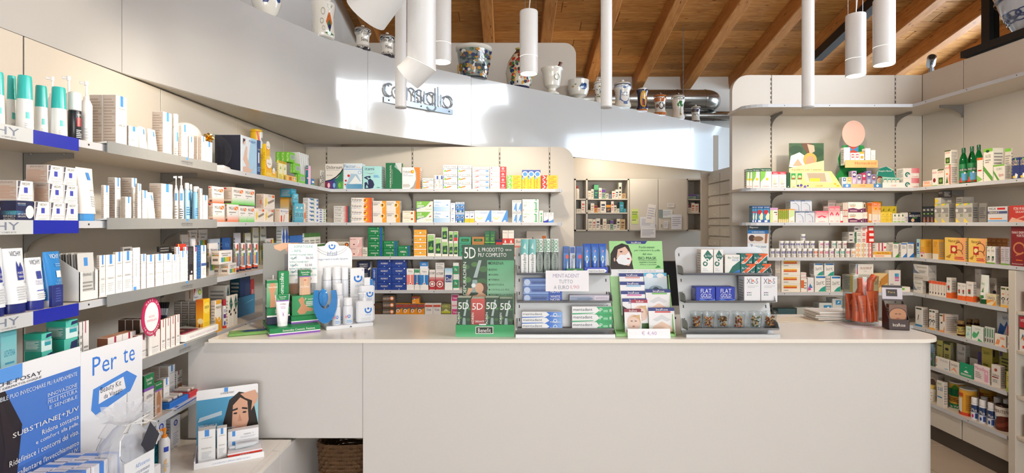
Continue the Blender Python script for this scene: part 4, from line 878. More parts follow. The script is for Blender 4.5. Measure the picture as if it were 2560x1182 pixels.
def jar_mesh(rad,h,c1,num):
    q = MB().lathe(rnd_prof(rad * .93,0,h * .8,.002),n=18,c='ece8e2')
    curved_print(q,rad * .93,0,h * .8,-62,62,[r(.1,.55,.95,.85,c1),t('Sale',.2,.63,.75,.78,'w'),t(num,.62,.12,.8,.42,c1),ln(.08,.1,.5,.42,3,'gy')])
    return q,MB().lathe(rnd_prof(rad,h * .8,h,.0015),n=18,c='f2f0ec')
def saltjar(xc,yt,yb,c1,num,desc,off=0,wpx=13.5):
    loc,rad,h = cyl_at('Q',3,xc,wpx,yt,yb,off); a,b = jar_mesh(rad,h,c1,num)
    lobj(mklabel(desc,'','Q',3),'jar','pill_jar',loc,[('jar_body',a,'plastic'),('lid',b,'plastic')],random.Random(xc).uniform(-.25,.25),'white mineral salt jars in the right bay')
lowc = ['3a3a80'] * 8 + ['c85a30','c84050','b84080','8a4a90','2a9a88','2a9a88','c85a70','c88a30','2a8a7a']
lown = '3 5 7 8 9 9 10 11 1 2 3 4 5 6 7 8 9'.split()
for i,xc in enumerate((1930,1943.5,1957,1970.5,1984,1997.5,2011,2024.5,2038,2051.5,2065,2078.5,2092,2105.5,2119,2132.5,2146)[:16]):
    saltjar(xc,621,641,lowc[i],lown[i],f'white lidded salt jar with {"blue" if i < 8 else "coloured"} label, lower row, {(NUM + ["ninth", "tenth", "eleventh", "twelfth", "thirteenth", "fourteenth", "fifteenth", "sixteenth"])[i]}')
upc = ['3a3a80'] * 7 + ['b84080','9a4aa0','2a8a88','6a4a5a','8a3a4a']
for i,xc in enumerate((1953,1966.5,1980,1990,2003.5,2017,2030.5,2052,2066,2084,2097.5,2111.5)):
    saltjar(xc if i != 3 else 1993,602,621,upc[i],str(i + 1),f'white lidded salt jar stacked in upper row, {(NUM + ["ninth", "tenth", "eleventh", "twelfth"])[i]}')
saltjar(2007,585,602,'3a3a80','12','white lidded salt jar topmost, alone on the upper row')
slim = [S('efe9e0',r(.7,0,1,1,c),ln(.1,.2,.6,.8,2,c2)) for c,c2 in (('f0b840','og'),('efe9e0','og'),('f0b840','gy'),('efe9e0','rd'),('d83028','gy'),('d83028','rd'))]
Q(k,2140,2180,607,641,slim,'slim white carton with yellow or red end',nx=6,ny=3,d=.09)
Q(k,2122,2186,579.5,601,[S('ccc8c4',r(.9,.1,1,.9,'k'),ln(.1,.3,.8,.7,1,'k')),S('ece6e0',r(0,0,.2,1,'gn'),ln(.3,.2,.9,.8,2)),S('ece6e0',r(.75,0,1,1,'d83028'),ln(.1,.2,.6,.8,2,'rd')),S('d83028',r(.2,.25,.9,.75,'w'))],'long flat carton with red end piled on others',nx=4,ny=2,d=.08)
Q(k,2136,2185,565,579.4,[S('c8c4c0',ln(.1,.3,.8,.7,1,'k')),S('ece6e0',ln(.2,.2,.9,.8,2,'rd')),S('d83028',r(.2,.25,.9,.75,'w'))],'long flat carton topmost on the pile',nx=3,d=.08)
Q(k,2181,2217,607,641,[S('e6e0d8',ln(.1,.2,.7,.8,2,'gy')),S('e6e0d8',r(.7,0,1,1,'c82a4a')),S('e6e0d8',r(.6,0,1,1,'b83060')),S('efe9e0',r(.2,.2,.8,.5,'rd'))],'small white carton with crimson end',nx=4,ny=2,off=.055,d=.05)
Q(k,2183,2229,628,641,S('f0e6d8',r(0,.45,1,.95,'f0b040'),t('New Fit Dry',.2,.52,.85,.85,'5a3a20'),ln(.1,.1,.8,.35,1,'og')),'flat cream box with amber title band',d=.05)
Q(k,2219,2232.5,607,640,S('dcd8d0',r(0,.9,1,1,'gn'),ln(.1,.2,.9,.8,4)),'white carton with green top, end on',nx=2,off=.05,d=.08)
Q(k,2233,2247,606,640,S('efeae2',p('3a9a3a',(.3,0),(1,0),(1,.3)),r(0,.92,1,1,'gn'),ln(.1,.6,.8,.85,3)),'white carton with green corner',d=.06)
Q(k,2253,2267,608,640,S('efece8',p('2a78c8',(.2,0),(1,0),(1,.32)),r(0,.92,1,1,'2a78c8'),ln(.1,.6,.8,.85,3)),'white carton with blue corner, shorter',d=.06)
Q(k,2269,2285,606,640,S('efece8',p('2a78c8',(.2,0),(1,0),(1,.32)),r(0,.92,1,1,'2a78c8'),ln(.1,.6,.8,.85,3)),'white carton with blue corner, taller',d=.06)
k = 4
osc = S('efe8da',r(.12,.45,.82,.62,'e86a2a'),r(.12,.64,.82,.82,'f0b030'),t('oscillococcinum',.12,.5,.8,.72,'c84a20'),ln(.12,.12,.4,.3,1))
Q(k,1953,2001,648,727,osc,'cream carton with yellow and orange band',ny=4,d=.1)
Q(k,1938,1952,650,727,S('c8bcb0',ln(.1,.2,.9,.8,5)),'greyish carton end beside rack',ny=3,d=.1)
Q(k,2002,2018,697,727,S('efe6dc',r(0,.3,.5,.9,'e0703a'),ln(.5,.2,.9,.8,3)),'white and orange upright carton',d=.06)
Q(k,2002,2016,681,697,S('ece4dc',r(0,.5,1,.6,'rd')),'small white and red carton stacked',ny=2,d=.06)
Q(k,2019,2035,694,727,S('e6e4e6',p('3a88c0',(0,.2),(.8,.3),(.4,.6)),p('d04a8a',(0,.1),(.6,.15),(.3,.4))),'white carton with blue and pink swirl',d=.06)
dat = S('e8e6e2',g(.1,.86,.95,.97,'2a88c8','1a5aa0'),t('Datif PC',.16,.44,.86,.66,'2a2a30'),p('2a9a88',(.3,.03),(.97,.03),(.97,.38),(.6,.25)))
Q(k,2037,2064.5,689,725,dat,'white carton with teal wave, lower left',d=.06)
Q(k,2077,2102,690,725,dat,'white carton with teal wave, lower right',d=.06)
Q(k,2065.5,2076,690,725,S('dcd8d2',ln(.1,.1,.9,.9,5)),'narrow grey carton between',nx=2,d=.06)
Q(k,2035,2058,657.5,689,dat,'white carton with teal wave, upper left',d=.06)
Q(k,2061,2085.5,657.5,690,dat,'white carton with teal wave, upper right',d=.06)
Q(k,2126,2184,687,726,S('dcd2c4',t('Domatius',.3,.6,.75,.8,'5a5a50'),r(0,0,.1,1,'b89a40')),'cream carton below rainbow one',d=.08)
Q(k,2140,2184,659,687,S('e8e4dc',g(.03,.05,.1,.95,'c83a4a','3a8ac0',1),t('OLIGODROP',.22,.5,.9,.72,'8a2a3a'),t('Litio',.45,.3,.62,.4,'gy')),'white carton with rainbow strip',d=.08)
Q(k,2185,2220,683,702,S('e6c890',p('c88a3a',(.3,.2),(1,.5),(1,1),(.5,.7)),t('sedatol',.05,.4,.5,.7,'7a4a20')),'gold carton with brown curve',d=.06)
Q(k,2222,2252,675,718,S('e6dfd8',r(.5,.5,.85,.85,'c86aa0'),g(.5,.7,.85,.85,'3a8ac8','58b0d0'),t('LENIL',.5,.55,.85,.62,'w'),ln(.1,.15,.5,.4,3)),'white carton with pink and blue square',d=.06)
Q(k,2198,2232,702,726,S('dfe2d8',r(.3,.3,.85,.6,'5a9a5a'),ln(.1,.1,.4,.4,2)),'pale carton with green patch',off=.07,d=.05)
Q(k,2228,2276,717,726.5,S('ece6dc',r(.4,.4,.7,.8,'lgn'),ln(.05,.3,.35,.7,1)),'flat white carton on shelf edge',d=.06)
k = 5
Q(k,1945,1990,773,811,S('3a5a60',p('6a9a6a',(.3,.2),(.7,.3),(.5,.7))),'dark teal carton low behind counter',d=.08)
Q(k,1992,2040,769,811,S('b8bab2',t('Naturetti',.3,.5,.8,.7,'5a8a4a')),'grey carton low behind counter',d=.08)
Q(k,2048,2080,757,811,S('cfd2d0',r(.35,.3,.95,.8,'3a8ab8'),p('w',(.5,.4),(.8,.6),(.7,.7))),'white and blue carton low behind counter',ny=2,d=.08)
Q(k,2081,2104,746,811,S('cfd2d0',r(.35,.3,.95,.8,'3a8ab8'),p('w',(.5,.4),(.8,.6),(.7,.7))),'tall white and blue carton low behind counter',ny=3,d=.08)
# ================================================================ right-hand wall products
k = 1
alf = S('ece4d8',t('alfalfa',.12,.78,.88,.9,'c83a30'),r(.15,.1,.85,.5,'3a5a20'),o(.5,.3,.1,'7aa040'),r(0,.93,1,1,'4a5a20'),r(0,0,1,.04,'lgn'))
alf2 = S('ece4d8',t('alfalfa',.1,.8,.9,.92,'c83a30'),p('d87a6a',(.7,1),(.8,.6),(.65,.3),(.8,0),(1,0),(1,1)),p('3a6a28',(.2,.1),(.6,.1),(.4,.45)),o(.4,.55,.05,'og'))
RW(k,2307,2329,2330,453,467,S('ece4da',g(0,0,1,.7,'f0b070','ece4da',1),ln(.1,.5,.8,.9,2,'og')),'small white and orange carton')
RW(k,2330,2343.4,2344,424,465,S('efe8de',t('alfalfa',.1,.75,.9,.87,'c83a30'),o(.45,.35,.1,'dr',.13),r(0,0,1,.06,'lgn')),'white carton with red drop')
RW(k,2343.8,2360,2361,424,465,alf,'short white carton with green field')
RW(k,2361.5,2377,2395,413,462,alf2,'white carton with red wave below another')
RW(k,2361.5,2377,2395,377,413,alf,'white carton with green field stacked on top')
def gbottle(xc,yt,off,desc):
    loc,rad,h = cyl_at('R',1,xc,24,yt,458,off)
    b_ = MB().lathe([(rad * .93,0),(rad,.006),(rad,h * .55),(rad * .9,h * .68),(rad * .55,h * .8),(rad * .36,h * .86),(rad * .36,h * .88)],n=22,c='gn')
    l_ = MB(); curved_print(l_,rad * 1.006,h * .04,h * .52,-70,70,[r(0,0,1,.98,'1a7a44'),p('c83a2a',(.05,0),(.45,0),(.25,.3)),p('c83a2a',(.55,0),(1,0),(.9,.3)),g(.3,.1,1,.5,'3a8ac0','8ac0d8'),r(.05,.6,.95,.75,'dgn'),t('ALOE VERA',.15,.62,.85,.72,'w'),o(.6,.5,.08,'w',.05)])
    c_ = MB().lathe([(rad * .42,h * .86),(rad * .44,h * .87),(rad * .44,h * .985),(rad * .4,h)],n=20,c='1a5a38')
    lobj(mklabel(desc,'','R',1),'bottle','juice_bottle',loc,[('bottle_body',b_,'greenglass'),('label',l_,'carton'),('cap',c_,'plastic')],-.7,'green juice bottles')
gbottle(2409,370,0,'translucent green bottle, first of front two'); gbottle(2430,366,0,'translucent green bottle, second of front two'); gbottle(2447,362,.1,'translucent green bottle standing behind cartons')
esi = S('ece8dc',r(0,.9,1,1,'lgn'),o(.45,.92,.06,'dgn',.04),p('5aa040',(0,.35),(0,.5),(1,.12),(1,0),(.9,0)),t('ALOE',.2,.72,.8,.82,'8a8a80'),ln(.2,.55,.8,.68,2))
RW(k,2442,2457,2458,395,453,S('ece8dc',r(0,.9,1,1,'c86a3a'),o(.5,.94,.04,'og'),p('8ac060',(0,0),(1,.1),(0,.3)),r(.2,.45,.8,.5,'rd')),'slim white carton with orange top')
RW(k,2458.5,2482,2510,373,452,esi,'tall white carton with aloe leaf')
RW(k,2483,2511,2528,413,450,S('ece8dc',r(0,.9,1,1,'lgn'),p('5aa040',(0,.5),(0,.7),(.6,0),(.4,0)),t('digestive',.5,.2,.95,.45,'d04a4a'),t('CLORO',.3,.66,.8,.8,'8a9a88')),'white carton with diagonal aloe leaf')
RW(k,2512,2528,2530,372,450,S('d8d0c2',r(0,.9,1,1,'lgn'),ln(.1,.3,.9,.8,7)),'tall grey carton with green top',off=.06)
cit = S('2a3a78',t('CITRO',.1,.76,.9,.88,'py'),t('LINEA',.1,.64,.9,.74,'py'),p('w',(.3,.04),(.7,.04),(.8,.2),(.5,.28)),o(.3,.1,.06,'ye'),o(.5,.93,.04,'lgn'))
RW(k,2529.5,2549,2550,395,447,cit,'navy carton with cream lettering'); RW(k,2549.5,2566,2568,393,446,cit,'navy carton cut off at photo edge')
k = 2
RW(k,2306,2335,2336,516,554,S('1c2430',t('ERBE',.2,.72,.8,.84,'w'),r(.3,.5,.7,.58,'lgn'),p('b86a50',(.2,.04),(.8,.04),(.6,.35),(.4,.35))),'slim midnight carton with amber bottle',nx=3)
grp = S('b8b4aa',p('e8c840',(0,.85),(.6,1),(0,1)),p('lgn',(.45,.9),(.8,1),(.5,1)),r(.1,.5,.95,.78,'8a8a88'),t('500',.55,.3,.9,.46,'4a6a40'),p('e8d060',(0,0),(.6,0),(0,.25)),r(.0,.56,.3,.7,'d8d4cc'),side='8a8680',sp=[ln(.15,.2,.85,.8,5,'dg')])
RW(k,2336.5,2372,2388,510,554,grp,'grey carton with yellow fruit',nx=2)
RW(k,2389,2431,2446,509,553,grp,'grey carton with yellow fruit beyond the gap',nx=2)
RW(k,2447,2466,2468,508,553,S('8a8680',ln(.1,.2,.9,.8,6,'dg')),'plain grey carton',nx=1,off=.03)
RW(k,2337,2352,2380,494.5,509,S('c8c4ba',p('e8c840',(0,0),(.7,.5),(0,1)),side='b0aca4',sp=[r(.6,.3,.95,.7,'w')]),'grey and yellow carton lying across the top')
RW(k,2344,2358,2380,477,494,S('2a2420',t('NOTTE',.2,.5,.8,.8,'gy')),'black carton topmost on the pile')
RW(k,2390,2406,2436,493,508,S('8c8880',ln(.1,.2,.9,.8,2,'dg')),'dull grey carton laid on the second pair')
RW(k,2469,2518,2520,517,552,[S('d8d8da',r(0,.1,1,.3,'lb'),r(.1,.4,.75,.55,'og')),S('d8d8da',r(0,.1,1,.42,'4a5a8a'),t('MEMORY',.08,.15,.6,.36,'py'),r(.5,.6,.9,.85,'rd'),t('MG.K',.08,.6,.45,.85,'k'))],'silver and blue carton',ny=2)
RW(k,2521,2566,2568,514,552,S('c83a32',t('FON WAN',.3,.72,.95,.9,'w'),t('GIULIANI',.4,.56,.95,.68,'w'),p('e8b8a0',(0,0),(.2,.3),(1,.05),(1,0)),p('e89a80',(.2,.1),(.95,.42),(.95,.3))),'red carton cut off at photo edge')
k = 3
RW(k,2291,2299,2300,597,639,S('b8dce4',r(.2,.6,.8,.8,'bl'),ln(.1,.2,.9,.5,3,'bl')),'slim pale blue carton')
RW(k,2300,2312,2330,597.5,640,S('e8a838',r(.1,.6,.9,.95,'f0c050'),r(0,.25,1,.32,'pk'),r(0,0,1,.25,'ece0cc'),o(.4,.13,.06,'dr'),side='e0a030',sp=[r(0,0,1,.28,'ece0cc'),ln(.2,.6,.8,.9,4,'c08a20')]),'amber and cream carton')
RW(k,2331,2346,2361,598,641,S('e8a838',r(0,0,1,.28,'ece0cc'),ln(.2,.6,.8,.9,4,'c08a20')),'amber carton side on')
ryl = S('f0c860',g(.4,0,1,1,'f0c860','f0a070'),r(.3,.32,.62,.66,'c82a2a'),o(.46,.49,.1,'py'),t('Naturalia',.2,.8,.75,.92,'5a3a10'),p('b8842a',(.05,.15),(.35,.3),(.25,.1)),ar(.7,.3,.2,.17,0,200,'8a4a20'),ar(.7,.6,.22,.19,-60,140,'8a4a20'),ln(.5,.06,.95,.2,2,'rd'))
RW(k,2361.5,2413,2420,593,648,ryl,'large yellow and orange royal jelly carton, first'); RW(k,2420.5,2464,2468,595,649,ryl,'large yellow and orange royal jelly carton, second',off=.0)
ocu = S('ece8de',p('3a9a3a',(.1,.85),(.5,1),(.2,.95)),r(.25,.15,.4,.4,'k'),r(.55,.2,.7,.42,'k'),r(.3,.36,.75,.44,'dgn'),r(0,0,1,.08,'6aa030'),t('EUFRA',.2,.7,.8,.8,'gy'),side='c8c0c8')
RW(k,2466,2488,2500,615,653,ocu,'white carton with black eyes and green base',nx=2)
RW(k,2501,2524,2526,616,655,S('c4bcc4',ln(.1,.2,.9,.9,6),r(0,0,1,.08,'6aa030')),'lilac grey carton side on',nx=2)
RW(k,2466,2519,2520,594,650,S('a8683a',ln(.1,.5,.9,.95,3,'c08a50')),'brown carton in rear row',nx=4,off=.12)
RW(k,2527,2566,2568,566,660,S('8a1f24',t('PANAX GINSENG',.08,.82,.95,.88,'w'),t('FORTE',.4,.74,.85,.8,'w'),ar(.55,.45,.16,.12,0,320,'d08050'),p('d08050',(.3,.25),(.7,.3),(.5,.34)),r(.35,.14,.75,.16,'og'),t('Farmaceutici',.1,.04,.8,.07,'w')),'tall dark red ginseng carton')
k = 4
der = S('e0dcd6',p('7a88a0',(0,.95),(.12,.5),(.45,.2),(0,.2)),t('Dermosplend',.25,.66,.9,.84,'6a8a50'),ln(.4,.25,.85,.5,2),side='c0b8b0',sp=[t('Derma',.15,.35,.8,.55,'6a6a70')])
RW(k,2283,2306,2316,698,727,der,'white and slate carton at bottom of stack'); RW(k,2283,2320,2342,687,698,S('cfc8c0',ln(.1,.3,.9,.7,1)),'thin grey carton in the middle of stack'); RW(k,2283,2320,2342,659,687,der,'white and slate carton atop the stack')
RW(k,2322,2365,2366,700,730,S('efe6dc',r(0,.84,1,1,'f05a2a'),p('f05a2a',(0,.84),(.25,.76),(.5,.84),(.75,.76),(1,.84)),r(.35,.12,.65,.26,'k'),r(.4,.35,.6,.75,'d8c8b8')),'narrow white carton with coral top',nx=6)
hom = S('ece6e0',r(0,0,1,.26,'f06a28'),t('Tonghe',.15,.78,.8,.9,'8a8a80'),r(.3,.38,.65,.62,'6a6a50'),o(.45,.55,.06,'b83a2a'),side='c8bcb0',sp=[r(0,0,1,.3,'e8662a'),ln(.15,.4,.85,.9,4)])
RW(k,2366,2378,2392,693,737,hom,'tall white carton with orange base'); RW(k,2393,2414,2415,706,741,hom,'white carton with orange base and herbs',nx=2); RW(k,2415,2433,2442,703,745,hom,'white carton with orange base and landscape')
RW(k,2437,2452,2480,671,733,S('dcd6d0',t('Tonghe',.1,.8,.7,.9,'8a8a80'),r(0,0,1,.12,'b86a3a')),'pale carton standing behind the tube',off=.1)
tubepack('R',4,2444,2464,686,752,'e6e8e0','dgn',[p('3a7a3a',(.3,.0),(.8,.05),(.6,.5)),p('5a9a4a',(.1,.0),(.5,.05),(.35,.35)),r(.3,.16,.75,.28,'w'),t('Aloe',.25,.6,.7,.7,'8ab08a')],'white aloe tube with green cap',caph=.16)
RW(k,2473,2491,2527,693,736,S('d8d0c6',t('RHEM',.15,.6,.8,.78,'5a4a4a'),o(.75,.45,.08,'3a2a4a'),r(0,0,1,.4,'b8a890'),side='b8aca0'),'greyish carton with berries',off=.07)
RW(k,2466,2490,2500,733,759,S('efe0b8',t('SANAGOL',.12,.52,.92,.78,'5a3a6a'),p('f0a030',(0,.1),(.5,.3),(0,.5)),p('f0a030',(.6,0),(1,0),(1,.5)),r(.3,.38,.8,.46,'og'),t('body',.4,.85,.7,.95,'lgn')),'orange and cream carton with bold lettering')
RW(k,2501,2529,2530,715,759,S('ece4d8',r(.1,.85,.9,.94,'5a6a3a'),ar(.5,.4,.09,.05,-40,220,'k'),p('k',(.35,.15),(.5,.35),(.65,.15),(.7,.2),(.5,.42),(.3,.2)),r(0,0,1,.12,'f0c060'),r(.3,.62,.7,.66,'og')),'white carton with black ribbon',nx=2)
k = 5
rib = lambda c: S('ece6de',r(.1,.87,.9,.95,'4a5a40'),ar(.5,.42,.09,.05,-40,220,'k'),p('k',(.35,.2),(.5,.38),(.65,.2),(.7,.25),(.5,.44),(.3,.25)),r(0,0,1,.1,c),r(.3,.64,.7,.68,'og'),side='d0c4ba')
RW(k,2288,2306,2321,765,812,S('ece8e2',r(.1,.87,.9,.95,'3a4a40'),p('k',(.4,.3),(.55,.6),(.45,.6),(.35,.35)),r(0,0,1,.1,'3a8ac0'),side='d0c4ba'),'tall white carton with blue base')
RW(k,2322,2338,2347,772,818,rib('f0b050'),'white carton with black ribbon and amber base',nx=2)
RW(k,2348,2362,2397,783,823,S('ece6de',r(.05,.87,.6,.95,'4a5a40'),p('2a2a20',(.2,.5),(.6,.6),(.5,.45)),r(.7,.6,1,1,'d07a4a'),p('e0a060',(.7,.1),(1,.4),(1,.1)),r(0,0,1,.1,'f0a060'),side='d4c4b8'),'white carton with orange and leaf')
def honey(xc,w,yt,yb,off,desc):
    loc,rad,h = cyl_at('R',5,xc,w,yt,yb,off)
    a = MB().lathe([(rad * .9,0),(rad,.005),(rad,h * .66),(rad * .86,h * .74),(rad * .8,h * .76)],n=20,c='a8702a')
    l_ = MB(); curved_print(l_,rad * 1.01,h * .12,h * .5,-75,75,[r(0,0,1,1,'d8c070'),r(.1,.6,.9,.9,'6a6a30'),t('MIELE',.2,.66,.8,.84,'py'),ln(.2,.15,.8,.5,2,'6a4a20')])
    c_ = MB().lathe(rnd_prof(rad * .9,h * .76,h,.003),n=20,c='8a6a40')
    lobj(mklabel(desc,'','R',5),'jar','honey_jar',loc,[('jar_body',a,'amber'),('label',l_,'carton'),('lid',c_,'glaze')],-.7,'honey jars')
honey(2375,16,795,826,.07,'amber honey jar with brown lid, farthest'); honey(2403,22,801,836,0,'amber honey jar with brown lid, nearest in front')
honey(2424,17,797,828,.12,'amber honey jar half hidden, behind green cartons'); honey(2441,17,797,830,.12,'amber honey jar half hidden, rearmost right')
bio = S('e8ece6',p('58b878',(.05,.35),(.2,.6),(.45,.5),(.6,.7),(.68,.6),(.5,.3),(.3,.15),(.1,.2)),t('biofic',.35,.76,.8,.88,'8ab890'),p('3aa060',(.55,0),(1,0),(.6,.2)),side='cfd8cc')
RW(k,2414,2427,2428,814,843,S('dceee6',p('9ad8c8',(.1,.2),(.7,.3),(.5,.6)),ln(.4,.7,.9,.85,2,'lgn')),'pale mint carton')
RW(k,2428.5,2458,2460,812,852,bio,'white carton with green stomach')
RW(k,2461,2484,2485,815,856,S('cfd4cc',r(.25,.4,.75,.9,'4a8a60'),r(.3,.1,.7,.3,'4a2a20')),'thin green and white carton end',nx=4)
RW(k,2486,2515,2517,832,860,S('efe6dc',p('f09a60',(.05,.1),(.25,.6),(.5,.5),(.4,.15)),p('e07a3a',(.6,0),(1,0),(.7,.2)),ln(.5,.6,.9,.8,2,'og')),'white carton with peach swirl')
RW(k,2492,2526,2530,778,850,S('dfe4ea',p('3a6ac0',(.05,.3),(.25,.65),(.55,.55),(.75,.75),(.8,.65),(.5,.3),(.2,.15)),t('bioFic',.45,.78,.9,.9,'4a5a90'),p('3a4a90',(.5,0),(1,0),(.6,.2))),'white carton with blue stomach',off=.1)
RW(k,2518,2529.5,2531,812,863,S('ece4dc',r(0,.6,1,1,'a82a2a'),r(0,.55,1,.6,'br'),o(.5,.2,.06,'k')),'narrow red and white carton')
k = 6
RW(k,2310,2334,2336,854,900,S('4a6a5a',g(0,.6,1,1,'5a7a9a','8aa8c0',1),o(.4,.4,.1,'b8a8b8'),o(.7,.3,.08,'9a8ab0'),p('3a5a3a',(.1,0),(.9,0),(.6,.5))),'dark green floral packet')
RW(k,2342,2356,2358,848,894,S('d8d070',p('5a8a3a',(.2,.1),(.8,.15),(.5,.4)),r(.1,.75,.9,.8,'5a5a20')),'lime yellow carton',off=.1)
RW(k,2358.5,2376,2391,852,899,S('d8cc78',r(0,.9,1,1,'4a5a2a'),o(.5,.7,.09,'3a3a20',.06),ln(.2,.2,.8,.5,4,'6a6a3a'),side='a8a070'),'yellow green carton with oval emblem',off=.1)
RW(k,2392,2413,2426,857,904,S('d8d4ce',t('Krauterol',.1,.6,.85,.72,'3a3a40'),t('31',.65,.78,.9,.9,'3a3a40'),ln(.1,.2,.6,.4,3),side='b0a8a0'),'white herbal oil carton',off=.1)
RW(k,2424,2444,2446,893,910,S('dcd6d0',t('femilu',.2,.3,.9,.7,'3a2a30')),'small white carton with script',off=.1)
RW(k,2445,2453,2454,879,910,S('8a78a8',r(0,.6,1,1,'4a3a80')),'narrow purple carton',off=.1)
RW(k,2454,2481,2497,865,912,S('e0d060',t('Calcolon',.12,.78,.7,.9,'5a6a30'),ln(.15,.15,.6,.5,3,'8a8a30'),side='b8b050',sp=[r(.1,.75,.4,.95,'5a4a7a'),ln(.2,.2,.9,.6,3,'k')]),'bright yellow carton',off=.1)
RW(k,2498,2527,2529,872,920,S('b8b458',ln(.2,.3,.9,.8,5,'5a5a30'),r(.05,.8,.3,.95,'5a4a7a')),'olive yellow carton',off=.1)
RW(k,2339,2372,2374,889,920,S('ece8e2',t('TICALMA',.3,.68,.92,.84,'gy'),r(.05,.4,.1,.8,'og'),r(.05,.15,.1,.3,'3a6a3a'),r(.7,.08,.95,.16,'lb')),'plain white front carton')
RW(k,2374.5,2397,2399,900,929,S('efe6dc',t('femilight',.1,.55,.9,.8,'4a3a30'),p('f09a70',(0,.1),(.4,.3),(.9,.05),(.5,.5))),'white carton with peach swash')
RW(k,2399,2432,2434,904,941,S('1aa070',o(.5,.45,.08,'w',.06),p('w',(.3,.38),(.5,.5),(.7,.38),(.6,.34),(.4,.34)),ar(.5,.68,.08,.06,20,160,'w'),ln(.1,.1,.9,.26,2,'w')),'vivid green carton with white emblem')
RW(k,2434.5,2473,2477,908,955,S('f0dfe0',t('Minuelle',.08,.7,.75,.9,'d06a9a'),r(.7,.1,.95,.8,'e8a8c0'),p('f0dfe0',(.75,.6),(.85,.75),(.9,.5)),ln(.1,.2,.5,.6,4)),'pink carton with pink lettering')
RW(k,2478,2501,2514,909,963,S('e6dfd8',o(.5,.78,.07,'a84a3a'),t('Passiflorum',.15,.5,.85,.6,'3a2a2a'),r(.1,.42,.8,.47,'8a2a30'),ln(.15,.2,.7,.36,3),side='c8bcb0'),'white carton with red leaf')
RW(k,2515,2528,2530,928,968,S('d8d070',p('a8c050',(0,0),(1,0),(1,.3),(0,.15)),ln(.2,.5,.8,.8,3,'8a8a40')),'small lime carton by the gable')
k = 7
RW(k,2309,2345,2362,923,985,S('b0a498',o(.65,.6,.2,'6a4a30'),ar(.65,.6,.2,.16,0,360,'ece0d0'),t('CRUSCA',.1,.4,.45,.55,'w'),r(0,.8,.4,.9,'3a3028')),'brown cereal carton with round picture',off=.1)
RW(k,2304,2317,2319,961,1000,S('d8c8b8',r(.3,.4,.8,.5,'br')),'small beige carton partly behind counter')
bottle('R',7,2330,22,962,1003,'efe8d8','f0d068','white bottle with floral print and yellow lid',capf=.22,capr=.85,prims=[o(.3,.4,.06,'c84a3a'),o(.6,.55,.05,'6a9a4a'),o(.5,.2,.07,'d87a4a'),t('Pappa',.3,.75,.7,.88,'c84a3a')])
RW(k,2341.5,2359,2370,949,1010,S('ece6dc',t('sal',.15,.62,.85,.8,'2a78b8'),t('novo',.15,.84,.7,.93,'4a9a4a'),r(.1,.34,.8,.39,'3a88c0'),side='d8cabc'),'white salt carton with blue lettering')
can('R',7,2393,44,954,1019,'e8b848','d8d2c6',[r(0,.5,1,.8,'gn'),p('4a9a30',(.3,.8),(.7,.8),(.5,1)),r(0,0,1,.18,'gn'),t('ana-Vini',.15,.03,.7,.13,'w'),ln(.1,.25,.8,.45,3,'8a5a20')],'yellow and green round tin',off=.05,lidh=.06)
can('R',7,2420,48,970,1038,'e8a838','e0dcd2',[r(0,0,.34,.68,'efe8dc'),r(0,0,1,.12,'d8442a'),o(.2,.1,.06,'br'),o(.1,.2,.03,'br'),r(.05,.75,.4,.88,'c84a20'),ln(.5,.2,.9,.85,8,'b07a20')],'amber and red round tin',lidh=.05)
can('R',7,2470,46,970,1035,'e0b040','c8c2b6',[ln(.1,.6,.9,.9,4,'b07a20'),r(.05,.7,.4,.85,'b04a20')],'amber round tin behind the drink bottles',off=.14,lidh=.05)
for i,(xc,yt,yb,off,c_) in enumerate(((2438,993,1045,0,'c83a7a'),(2458,999,1053,0,'2a4a98'),(2479,1006,1061,0,'2a4a98'),(2461,991,1040,.09,'2a4a98'),(2494,992,1050,.1,'2a4a98'),(2518,998,1058,.1,'2a4a98'))):
    bottle('R',7,xc,22,yt,yb,'e8e6ea','f0eef0','white capped nutrition drink bottle, ' + ('pink label','blue label, middle of front','blue label, nearest front','rear first','rear second','rear third')[i],off=off,capf=.26,capr=.92,shoulder=.05,name='drink_bottle',grp='nutrition drink bottles',
           prims=[r(0,.5,1,.97,'2a4070'),r(0,0,1,.5,'e0e2ea'),t('Plus',.2,.55,.8,.75,'w'),o(.35,.25,.12,c_),r(.6,.1,.9,.45,'2a4a98')])
can('R',7,2508,42,1011,1073,'6a2a1c','3a1c14',[r(0,.62,1,1,'ece4dc'),p('ece4dc',(0,.5),(.5,.62),(0,.62)),t('MERITENE',.1,.74,.9,.87,'4a2a20'),p('8a4030',(.1,.2),(.6,.35),(.95,.5),(.8,.25),(.4,.12)),o(.15,.5,.1,'lb')],'dark chocolate brown round tin',lidh=.06)
# slivers of goods on the unit beyond the gable
def boxat(x0,x1,y0,y1,z0,z1,st,desc,cat='box',rz=ROT['R']):
    me = carton_mesh(st,y1 - y0,z1 - z0,x1 - x0); return tag(link('supplement_carton',me,None,(x0,(y0 + y1) / 2,z0),rz),desc,cat)
vit = S('efe9e2',r(0,.68,1,1,'b82a34'),r(0,.62,1,.68,'5a3a2a'),t('VITIVEN',.1,.84,.8,.92,'w'),o(.6,.38,.1,'e07a3a'),p('2a7a9a',(.15,.3),(.4,.45),(.3,.5)),r(.3,.08,.7,.16,'d83a3a'))
boxat(2.965,3.03,2.955,3.02,.79,.99,vit,'red and white carton beyond the gable'); boxat(2.965,3.03,2.885,2.952,.79,.99,vit,'second red and white carton beyond the gable')
boxat(2.975,3.05,2.9,2.985,.525,.7,S('b8dce8',r(0,.3,1,.5,'2a7ab0'),r(0,.7,1,.8,'4ab0d0')),'pale blue carton on the gable unit')
